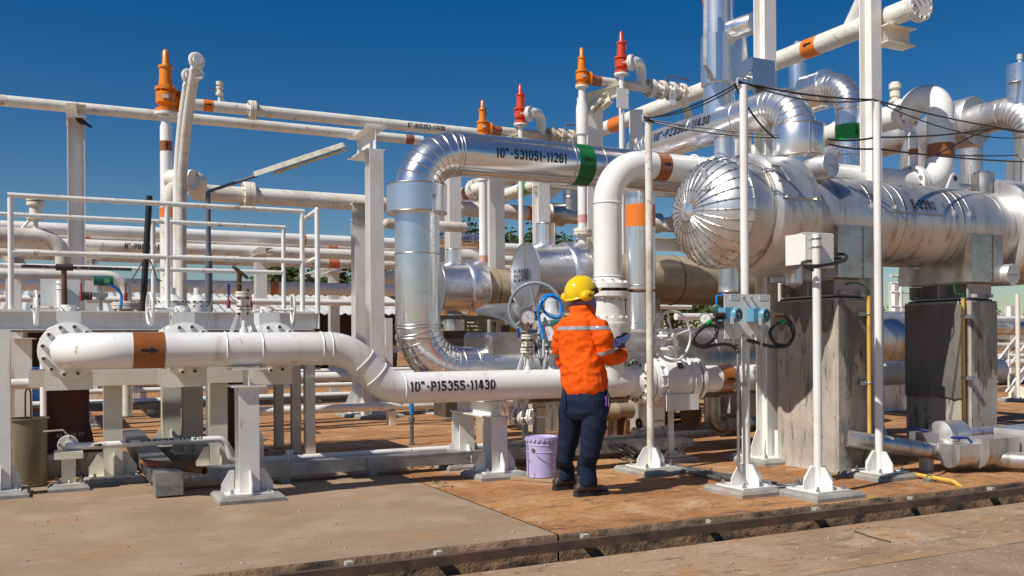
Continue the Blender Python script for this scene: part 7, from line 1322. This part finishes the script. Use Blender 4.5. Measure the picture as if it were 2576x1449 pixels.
LEGR = [q_(1495, 1005, -.03), q_(1497, 1040, -.05), q_(1496, 1072, -.06), q_(1488, 1110, -.06), q_(1484, 1140, -.06), aR+Z3*.17+R0*.012, aR+Z3*.07+R0*.02, aR+R0*.015]
LEGL = [q_(1446, 1005, .08), q_(1439, 1040, .10), q_(1434, 1075, .13), q_(1428, 1115, .16), q_(1422, 1150, .18), aL+Z3*.15+R0*.012, aL+Z3*.06+R0*.02, aL+R0*.015]
def body(g):
    loft(g, [(q_(1468, 1010), .15, .10, TY), (q_(1468, 960), .14, .095, TY), (q_(1465, 880), .16, .10, TY), (q_(1464, 830), .175, .095, TY), (q_(1464, 805), .12, .08, TY), (q_(1463, 792), .06, .06, TY)])
    g.tube([q_(1463, 812), q_(1462, 780), q_(1461, 755)], [.062,.058,.06], 14)
    g.sph(hc+hu*.03-hf*.005, .1, 20, (.80,.98,1.12), (hs, hf, hu)); g.sph(hc-hu*.055+hf*.03, .07, 16, (.85,.95,1.0), (hs, hf, hu))
    g.tube([hc+hf*.085+hu*.01, hc+hf*.112-hu*.02, hc+hf*.09-hu*.028], [.008,.013,.01], 8)
    for s in (-1, 1): g.sph(hc+hs*s*.082-hu*.005, .02, 10, (.5,1,1.5), (hs, hf, hu)); g.sph(hc+hs*s*.03+hf*.088+hu*.028, .016, 8, (1.2,.6,.5), (hs, hf, hu))
    g.sph(hc+hf*.088-hu*.055, .018, 10, (1.4,.6,.35), (hs, hf, hu))
    g.tube([q_(1505, 825, -.09), q_(1525, 862, -.10), q_(1531, 897, -.02), q_(1553, 894, .06), wR], [.055,.048,.042,.037,.028], 12)
    g.tube([q_(1420, 828, .08), q_(1408, 868, .12), q_(1414, 908, .18), q_(1460, 905, .40), wL], [.05,.045,.04,.036,.028], 12)
    hand(g, wR+(q_(1569, 881, .115)-wR)*.3, V(q_(1563, 866, .17)-wR), V(q_(1580, 872, .05)-q_(1566, 872, .12)), V(q_(1580, 860, .0)-q_(1568, 876, .12)), (q_(1553, 864, .12)-wR).normalized(), .75)
    hand(g, wL, (R0*.8+F3*.3+Z3*.25), (F3*.6-R0*.4), (-Z3*.9+R0*.1), (R0*.5+Z3*.6-F3*.5).normalized(), .5)
    for f0, d0, hipx, dy in ((fR, toeR, 1498, -.05), (fL, toeL, 1440, .12)):
        L_pts = LEGR if hipx > 1470 else LEGL
        g.tube(L_pts[:7]+[V(f0)+Z3*.05], [.075,.07,.06,.047,.045,.042,.036,.036], 14)
        g.tube([V(f0)+Z3*.10, V(f0)+Z3*.05, V(f0)+Z3*.04+d0*.10], [.034,.034,.028], 10)
me = remesh(body, .0055, 3)
MAN = tag(addmesh('person', me, 'skin', None, base), 'worker in orange jacket, navy trousers and yellow helmet seen from behind, reading a clipboard', 'person')
# ---- jacket
def fold(co, n, amp=1.0):
    p = co*1.0; d = .009*noise.noise(V((p.x*5, p.y*5, p.z*4)))
    r = 1-2*abs(noise.noise(V((p.x*7+p.z*6, p.y*7, p.z*9-p.x*5)))); d += .009*r+.006*(1-2*abs(noise.noise(V((p.x*13-p.z*9, p.y*13, p.z*13+p.x*8)))))+.003*noise.noise(V((p.x*22, p.y*22, p.z*15)))
    zz = (p.z-.80)/.25
    if zz < 1: d += .010*(1-max(0, zz))*noise.noise(V((p.x*16, p.y*16, p.z*7+3)))
    return (d-.001)*amp
def jacket(g):
    W = [(992, 1474, .170, .130), (986, 1474, .180, .138), (978, 1472, .188, .145), (955, 1470, .192, .147), (925, 1466, .182, .138), (885, 1461, .173, .128), (850, 1458, .172, .125), (825, 1458, .174, .120), (808, 1461, .150, .112), (796, 1463, .110, .098), (785, 1463, .088, .088), (771, 1463, .084, .084)]
    loft(g, [(q_(cx, py), a, b, TY) for py, cx, a, b in W])
def sleeve_r(g):
    g.tube([q_(1486, 818, -.04), q_(1506, 826, -.10), q_(1517, 852, -.13), q_(1522, 882, -.11), q_(1527, 898, -.06), q_(1540, 900, .0), q_(1555, 897, .055), q_(1567, 892, .09)], [.066,.070,.066,.062,.060,.055,.047,.043], 18)
def sleeve_l(g):
    g.tube([q_(1430, 818, .04), q_(1416, 832, .09), q_(1409, 868, .12), q_(1416, 906, .19), q_(1452, 905, .38), q_(1490, 899, .44)], [.066,.070,.064,.058,.050,.044], 16)
me = remesh(jacket, .008, 4, fold); J = addmesh('jacket', me, 'jacket', MAN); JB = bvh_of(J)
def sfold(c, n): return .9*fold(c, n)+.006*(1-2*abs(noise.noise(V((c.x*9, c.y*9, c.z*17)))))
SR = addmesh('sleeve', remesh(sleeve_r, .007, 4, sfold), 'jacket', J); SLV = addmesh('sleeve', remesh(sleeve_l, .007, 4, sfold), 'jacket', J); SRB = bvh_of(SR); SLB = bvh_of(SLV)
def ribbon(bvh, c, ax, w, a0, a1, ref, n=40, off=.0035, name='reflective_strip', mt='reflect', rows=3, parent=None, tilt=None, lim=9):
    """strip wrapped on a garment: rays from the limb axis outwards"""
    ax = V(ax).normalized(); ref = V(ref); ref = (ref-ax*ref.dot(ax)).normalized(); sd = ax.cross(ref); P = []
    for i in range(n+1):
        a = a0+(a1-a0)*i/n; d = ref*cos(a)+sd*sin(a); row = []
        for k in range(rows):
            o = c+ax*(w*(k/(rows-1)-.5))+(V(tilt)*sin(a) if tilt else V()); lm = min(lim, .34)+.02; h = min([b_.ray_cast(o+d*lm, -d, lm) for b_ in (bvh if isinstance(bvh, list) else [bvh])], key=lambda t: t[3] if t[0] is not None else 9)
            row.append((h[0]+h[1]*off) if h[0] is not None else None)
        P.append(row)
    g = MB(); b = 0
    for i in range(n):
        for k in range(rows-1):
            qd = (P[i][k], P[i+1][k], P[i+1][k+1], P[i][k+1])
            if all(x is not None for x in qd) and max((qd[j]-qd[j-1]).length for j in range(4)) < .06: g.add(qd, [(0,1,2,3)])
    return g.build(name, mt, parent or J, smooth=60)
ribbon([JB, SRB, SLB], q_(1462, 826, 0), Z3, .028, -1.35, 1.35, -yawdir(radians(20)), lim=.32)
ax = (q_(1532, 901, .0)-q_(1517, 850, -.10)); ribbon(SRB, q_(1522, 884, -.105), (.30*R0-.95*Z3+.15*F3), .027, 0, 2*pi, -F3, lim=.085)
ribbon(SLB, q_(1411, 890, .16), (.1*R0-Z3+.25*F3), .025, 0, 2*pi, -F3, lim=.08)
g = MB(); g.tube([q_(1566, 893, .088), q_(1572, 891, .10)], [.0425,.041], 20); g.build('cuff', 'jacket', J)
rs = []
for z_, e in ((0, .004), (.045, .012), (.05, .007), (.0, -.002)):
    rs.append([q_(1463, 786)+Z3*z_+side(TY)*(.086+e)*cos(2*pi*j/28)+yawdir(TY)*(.086+e)*sin(2*pi*j/28) + Z3*.012*sin(2*pi*j/28)*0 for j in range(28)])
g = MB(); g.rings(rs, False, False); g.build('collar', 'jacket', J, smooth=60)
# ---- trousers
def tfold(co, n):
    p = co; d = .011*noise.noise(V((p.x*6, p.y*6, p.z*5)))+.011*(1-2*abs(noise.noise(V((p.x*6+p.z*5, p.y*6, p.z*8+p.x*6)))))
    if p.z < .28: d += .010*(1-p.z/.28)*noise.noise(V((p.x*6, p.y*6, p.z*34)))
    return d-.002
def trousers(g):
    loft(g, [(q_(1469, 968), .175, .125, TY), (q_(1471, 985), .185, .14, TY), (q_(1473, 1005), .195, .155, TY), (q_(1474, 1035), .185, .15, TY), (q_(1472, 1052), .13, .11, TY)])
    g.tube(LEGR, [.120,.115,.099,.083,.074,.072,.076,.073], 20)
    g.tube(LEGL, [.106,.102,.091,.079,.069,.067,.072,.070], 20)
me = remesh(trousers, .008, 4, tfold); TR = addmesh('trousers', me, 'navy', MAN); TB = bvh_of(TR)
def patch(bvh, pts, off, nx, ny, name, mt, parent):
    """raised cloth patch on the side facing the camera; pts = pixel quad"""
    P = []
    for i in range(nx+1):
        for j in range(ny+1):
            u, v = i/nx, j/ny; px = (pts[0][0]*(1-u)+pts[1][0]*u)*(1-v)+(pts[3][0]*(1-u)+pts[2][0]*u)*v; py = (pts[0][1]*(1-u)+pts[1][1]*u)*(1-v)+(pts[3][1]*(1-u)+pts[2][1]*u)*v
            h = bvh.ray_cast(CAM, ray(px, py).normalized()); P.append((h[0], h[1]) if h[0] is not None else None)
    if any(p is None for p in P): return
    g = MB(); n = ny+1; top = [a+b*off for a, b in P]; bot = [a-b*.004 for a, b in P]
    fs = [(i*n+j, (i+1)*n+j, (i+1)*n+j+1, i*n+j+1) for i in range(nx) for j in range(ny)]
    rim = [i*n for i in range(nx+1)]+[nx*n+j for j in range(1, n)]+[i*n+ny for i in range(nx-1, -1, -1)]+[j for j in range(ny-1, 0, -1)]
    N = len(top); fs += [(rim[k], rim[(k+1) % len(rim)], N+rim[(k+1) % len(rim)], N+rim[k]) for k in range(len(rim))]
    g.add(top+bot, fs); g.build(name, mt, parent, smooth=40)
patch(TB, [(1507,1052),(1529,1055),(1527,1072),(1508,1071)], .014, 6, 5, 'pocket_flap', 'navy', TR)
patch(TB, [(1509,1073),(1525,1073),(1518,1096),(1508,1092)], .009, 6, 5, 'cargo_pocket', 'navy', TR)
patch(TB, [(1417,990),(1425,986),(1426,1030),(1418,1034)], .012, 4, 6, 'side_pocket', 'navy', TR)
# ---- boots
for f0, d0, nm in ((fR, toeR, 0), (fL, toeL, 1)):
    d0 = V((d0.x, d0.y, 0)).normalized(); s0 = V((d0.y, -d0.x, 0)); f0 = V(f0)-d0*.055
    def bt(g):
        prof = [(-.035,.036,.060),(-.02,.042,.07),(.03,.043,.085),(.09,.044,.075),(.15,.048,.058),(.20,.050,.050),(.235,.043,.044),(.255,.026,.032)]
        rs_ = [[f0+d0*t+s0*w*cos(2*pi*j/20)+Z3*(.028+h*.5+h*.5*sin(2*pi*j/20)) for j in range(20)] for t, w, h in prof]; g.rings(rs_)
        g.tube([f0+d0*.035+Z3*.06, f0+d0*.03+Z3*.12, f0+d0*.028+Z3*.165], [.05,.047,.046], 16)
    me = remesh(bt, .006, 4, lambda c, n: .002*noise.noise(c*30)); B = addmesh('boot', me, 'boot', MAN)
    out = [f0+d0*t+s0*w for t, w in ((-.042,-.02),(-.03,-.040),(.05,-.046),(.15,-.052),(.21,-.052),(.25,-.036),(.266,-.012),(.266,.012),(.25,.036),(.21,.052),(.15,.052),(.05,.046),(-.03,.040),(-.042,.02))]
    g = MB(); g.prism([p+Z3*.002 for p in out], Z3*.030); g.build('sole', 'sole', B, smooth=0)
    g = MB()
    for k in range(3): q = f0+d0*(.085+.02*k)+Z3*(.118-.012*k); g.tube([q-s0*.03, q+Z3*.006, q+s0*.03], .004, 6)
    g.build('laces', 'black', B)
# ---- hood, helmet, ear muffs
def hood(g):
    g.sph(hc+hu*.02-hf*.012, .104, 20, (.86,1.0,1.05), (hs, hf, hu))
    g.tube([hc-hu*.0, hc-hu*.05-hf*.005, q_(1465, 775, .02), q_(1468, 790, .02), q_(1470, 799, .03)], [.098,.094,.088,.090,.088], 20)
    g.tube([hc-hu*.02+hf*.05+hs*.03, q_(1487, 770, .06), q_(1487, 792, .07)], [.05,.045,.04], 14)
me = remesh(hood, .008, 5, lambda c, n: .006*noise.noise(V((c.x*14, c.y*14, c.z*6)))+.004*noise.noise(c*26)); HD = addmesh('hood', me, 'hood', MAN)
hm = q_(1463, 737, .02); tl = radians(13); uu = (hu*cos(tl)-hf*sin(tl)).normalized(); ff = (hf-uu*hf.dot(uu)).normalized(); ss = ff.cross(uu)
rs = []; N = 48
for i in range(0, 13):
    t = pi/2*i/12; row = []
    for j in range(N):
        a = 2*pi*j/N; r = cos(t); e = 1.0
        x, y, z = .119*r*cos(a), .144*r*sin(a), .142*sin(t)**.92
        k = 1+.022*max(0, 1-abs(x)/.018)*min(1, z/.05)+.012*max(0, 1-abs(abs(x)-.05)/.014)*min(1, z/.05)
        row.append(hm+ss*x*k+ff*(y-.004)*k+uu*z*k)
    rs.append(row)
g = MB(); g.rings(rs, False, True)
br = []
for off, z in ((0, 0), (.012, -.008), (.014, -.014), (-.002, -.010)):
    row = []
    for j in range(N):
        a = 2*pi*j/N; pk = max(0, sin(a))**3*.045 if off > 0 else 0; row.append(hm+ss*(.117+off)*cos(a)+ff*((.142+off+pk)*sin(a)-.004)+uu*(z-.012*max(0, sin(a))**2*(off > 0)))
    br.append(row)
g.rings(br, False, False); HL = g.build('helmet', 'helmet', MAN, smooth=60)
g = MB(); g.torus(hm-uu*.03-ff*.01, uu, .098, .012, 36, 8); g.build('headband', 'rust_dark', HL); g = MB(); c = hm-uu*.035-ff*.125; g.cyl(c+ff*.02, c-ff*.012, .019, n=16); g.build('ratchet_knob', 'hood', HL)
for s in (-1, 1):
    c = hm-ff*.060+ss*s*.128-uu*.008; n_ = (ss*s-ff*.25).normalized(); x_ = (ff-n_*ff.dot(n_)).normalized(); y_ = n_.cross(x_); rs = []
    for t, r in ((-.028,.70),(-.026,.95),(-.008,1.0),(.008,.98),(.022,.86),(.030,.62),(.033,.3)): rs.append([c+n_*t+(x_*cos(2*pi*j/28)*.054+y_*sin(2*pi*j/28)*.043)*r for j in range(28)])
    g = MB(); g.rings(rs); M_ = g.build('ear_muff', 'muff', MAN, smooth=50)
    g = MB(); rs = [[c+n_*t+(x_*cos(2*pi*j/28)*.054+y_*sin(2*pi*j/28)*.043)*r for j in range(28)] for t, r in ((-.044,.55),(-.044,.95),(-.029,1.0),(-.029,.6))]; g.rings(rs); g.build('cushion', 'black', M_)
    g = MB(); e = hm+ss*s*.122+ff*.035-uu*.002; g.tube([e, e+uu*.02-ff*.03+ss*s*.012, c+uu*.03+n_*.018], .004, 6); g.box(e+ff*.01, (.022,.04,.045), (ss, ff, uu)); g.build('arm', 'black', M_)
    if s == 1:
        g = MB(); q = c+n_*.0335-uu*.0; g.box(q+x_*.018, (.012,.026,.002), (x_, y_, n_)); g.build('label', 'red_paint', M_, smooth=0); g = MB(); g.box(c+n_*.0335+x_*.004, (.008,.022,.002), (x_, y_, n_)); g.build('print', 'black', M_, smooth=0)
# ---- clipboard and keys
A, B, C = q_(1537, 853, .21), q_(1587, 841, .36), q_(1571, 868, .17); D = A+C-B
T = thing('clipboard', 'blue clipboard with a sheet of notes held up by the worker', 'clipboard', (A+C)/2); n_ = (B-A).cross(C-B).normalized()
if n_.dot(CAM-A) < 0: n_ = -n_
e1, e2 = (B-A).normalized(), (C-B).normalized()
g = MB(); t = n_*-.004; g.rings([[p-e1*0 for p in (A, B, C, D)], [p+t for p in (A, B, C, D)]]); g.build('board', 'blue_dark', T, smooth=0)
i_ = lambda p, a, b, h: p+e1*a+e2*b+n_*h
g = MB(); g.rings([[i_(A,.006,.004,h), i_(B,-.012,.004,h), i_(C,-.012,-.006,h), i_(D,.006,-.006,h)] for h in (.001, .003)]); sh = g.build('sheet', 'paper_shaded', T, smooth=0)
g = MB(); rnd = random.Random(2); Lc = (C-B).length
for k in range(13):
    y = .03+k*(Lc-.05)/13; x = .02
    while x < .17:
        w = .008+rnd.random()*.022
        if rnd.random() < .72: g.add([i_(A, x, y, .0045), i_(A, x+w, y, .0045), i_(A, x+w, y+.0025, .0045), i_(A, x, y+.0025, .0045)], [(0,1,2,3)])
        x += w+.008
g.build('handwriting', 'pole_grey', sh, smooth=0)
g = MB(); c = A.lerp(B, .45); g.tube([i_(c,-.05,.012,.006), i_(c,-.035,.004,.012), i_(c,.035,.004,.012), i_(c,.05,.012,.006)], .003, 6); g.box(c+e2*.012+n_*.006, (.08,.016,.006), (e1, e2, n_)); g.build('clip', 'black', T, smooth=0)
h = TB.ray_cast(CAM, ray(1524, 992).normalized()); kp = (h[0]+h[1]*.02) if h[0] is not None else q_(1526, 992, -.15)
T = thing('key_ring', 'bunch of keys with a purple tag hanging at the right hip of the worker', 'keys', kp-Z3*.1); g = MB(); g.torus(kp, side(.3), .014, .0022, 20, 6); g.build('ring', 'steel', T)
for dx, L, w, mt in ((-.018,.075,.014,'purple'), (.004,.085,.008,'steel'), (.016,.06,.016,'black'), (-.004,.05,.012,'black')): g = MB(); g.box(kp+R0*dx-Z3*(.014+L/2)-F3*abs(dx)*.3, (w, .005, L), (R0, F3, Z3)); g.build('key' if mt == 'steel' else 'fob', mt, T, smooth=0)
# ================================================================== bucket on a plank
c = at_z(1363, 1198, .032); r = m(c, 40); H = m(c, 99); T = thing('bucket', 'lavender metal bucket with a scalloped lid and wire handle beside the worker', 'bucket', c)
g = MB(); g.rev(c, Z3, [(0,r*.93),(.006,r*.95),(.012,r*.95),(H*.62,r*.965),(H*.63,r*.99),(H*.65,r*.99),(H*.66,r*.965),(H*.80,r*.97),(H*.81,r*1.0),(H*.825,r*1.0),(H*.835,r*.975),(H*.94,r*.98)], 48); g.build('pail', 'bucket', T, smooth=30)
g = MB(); g.rev(c+Z3*H*.945, Z3, [(-.004,r*.97),(0,r*1.0),(.016,r*1.03),(.024,r*1.03),(.026,r*.98),(.014,r*.95),(.012,0)], 48, False, False); n = 22
for k in range(n):
    a = 2*pi*k/n; e = V((cos(a), sin(a), 0)); t = V((-sin(a), cos(a), 0)); p = c+Z3*(H*.945+.012)+e*(r*1.025); g.prism([p-t*.017, p+t*.017, p+t*.015-Z3*.018, p+t*.006-Z3*.026, p-t*.006-Z3*.026, p-t*.015-Z3*.018], e*.004)
g.build('lid', 'bucket', T, smooth=30)
dv = toC(c); sdv = V((-dv.y, dv.x, 0)); sdv = sdv if sdv.dot(R0) > 0 else -sdv; ear = lambda a: (dv*cos(a)+sdv*sin(a))
p0, p1 = c+ear(-.55)*r*1.0+Z3*H*.70, c+ear(pi-.55)*r*1.0+Z3*H*.70; g = MB(); pts = [p0]+[c+ear(-.55+(pi)*k/12)*r*1.05+Z3*(H*.70-.24*sin(pi*k/12)**.8*.55) for k in range(1, 12)]+[p1]; g.tube(catm(pts, 3), .0025, 6); hd = g.build('handle', 'galv_dark', T); g = MB(); k = 5; g.tube([pts[5], pts[6]], .007, 10); g.build('grip', 'wood', hd)
g = MB()
for a in (-.55, pi-.55): e = ear(a); g.cyl(c+e*r*.96+Z3*H*.70, c+e*(r*1.0+.006)+Z3*H*.70, .017, n=16)
g.build('ears', 'rust', T); g = MB(); e = ear(-1.05); g.tube([c+e*r*.957+Z3*.01, c+e*r*.985+Z3*H*.93], .0035, 6); g.build('side_seam', 'rust_dark', T)
T = MB(); a, b = at_z(1290, 1203, .015), at_z(1412, 1212, .015); d = (b-a).normalized(); T.box((a+b)/2+F3*.03, ((b-a).length, .11, .026), (d, Z3.cross(d), Z3)); o = T.build('plank', 'wood', None, smooth=0); tag(o, 'old grey brown wooden plank lying on the slab under the bucket', 'plank'); bv = o.modifiers.new('b', 'BEVEL'); bv.width = .004; bv.segments = 2
# small debris
T = MB(); p = [at_z(1520+160*k/5, 0, 0) if 0 else None for k in range(2)]
P = [at_z(x, y, -.134) for x, y in ((2149,1336),(2180,1347),(2214,1357),(2240,1363))]; T.tube(P, .006, 6); tag(T.build('twig', 'bark', None), 'thin dark twig lying on the road at lower right', 'twig')
g = MB(); rd = random.Random(4)
for px, py, z_ in [(rd.uniform(40, 2500), rd.uniform(1270, 1440), 0) for _ in range(150)]:
    p = at_z(px, py, 0); on = p.y > YE+.05
    if not on: p = at_z(px, py, -.139)
    if not on and p.y > YE-.16: continue
    s = rd.uniform(.004, .013); g.sph(p+Z3*s*.3, s, 6, (1, rd.uniform(.6,1.2), .6))
tag(g.build('pebbles', 'pier', None, smooth=0), 'scattered grit and small stones on the pavement and road', 'grit', None, 'stuff')
g = MB()
for cx_, cy_, n in ((1095, 1213, 26), (1066, 1200, 14), (1125, 1226, 12), (2160, 1330, 6)):
    for k in range(n):
        p = at_z(cx_+rd.gauss(0, 12), cy_+rd.gauss(0, 4), 0); a = rd.random()*2*pi; d = V((cos(a), sin(a), rd.uniform(.2, 1.2))).normalized(); w = d.cross(Z3).normalized(); L = rd.uniform(.012, .035); g.add([p, p+d*L*.5+w*L*.25, p+d*L, p+d*L*.5-w*L*.25], [(0,1,2,3)])
tag(g.build('weeds', 'leaf', None, smooth=0), 'sparse green weeds in the slab joint', 'weeds', None, 'stuff')
# ================================================================== tidy: fold small hardware into the part it belongs to
def merge(dst, src):
    key = (dst.data.name, src.data.name)
    if key not in MERGED:
        MERGED.add(key); a, b = dst.data, src.data; off = len(a.materials)
        for mt_ in b.materials: a.materials.append(mt_)
        bm = bmesh.new(); bm.from_mesh(a); n = len(bm.faces); bm.from_mesh(b); bm.faces.ensure_lookup_table()
        for f in bm.faces[n:]: f.material_index += off
        bm.to_mesh(a); bm.free()
    bpy.data.objects.remove(src)
MERGED = set()
HARD = ('bolts', 'weld_bead', 'anchor_bolts', 'lap_seam', 'cover_seams', 'clamps', 'rivets', 'dome_ribs', 'ears', 'hooks')
for o in list(S.objects):
    if o.parent is None or o.children or o.name.split('.')[0] not in HARD: continue
    sib = [c for c in o.parent.children if c is not o and c.type == 'MESH' and c.name.split('.')[0] not in HARD]
    if o.name.startswith('anchor_bolts'):
        sib = [c for c in sib if c.name.startswith('base_plate')]; p0 = sum((V(v.co) for v in o.data.vertices), V())/len(o.data.vertices)
        sib.sort(key=lambda c: (sum((V(v.co) for v in c.data.vertices), V())/len(c.data.vertices)-p0).length)
    elif o.name.startswith(('rivets', 'dome_ribs')): sib = [c for c in sib if c.name.startswith('dome_end')]
    else: sib.sort(key=lambda c: -len(c.data.vertices)*1.0 if not c.name.startswith(('pipe', 'cladding', 'valve_body', 'shell')) else -1e9)
    if sib: merge(sib[0], o)
for o in S.objects:
    lb = o.get('label')
    if lb and not 4 <= len(lb.split()) <= 16: print('LABEL', o.name, len(lb.split()), lb)
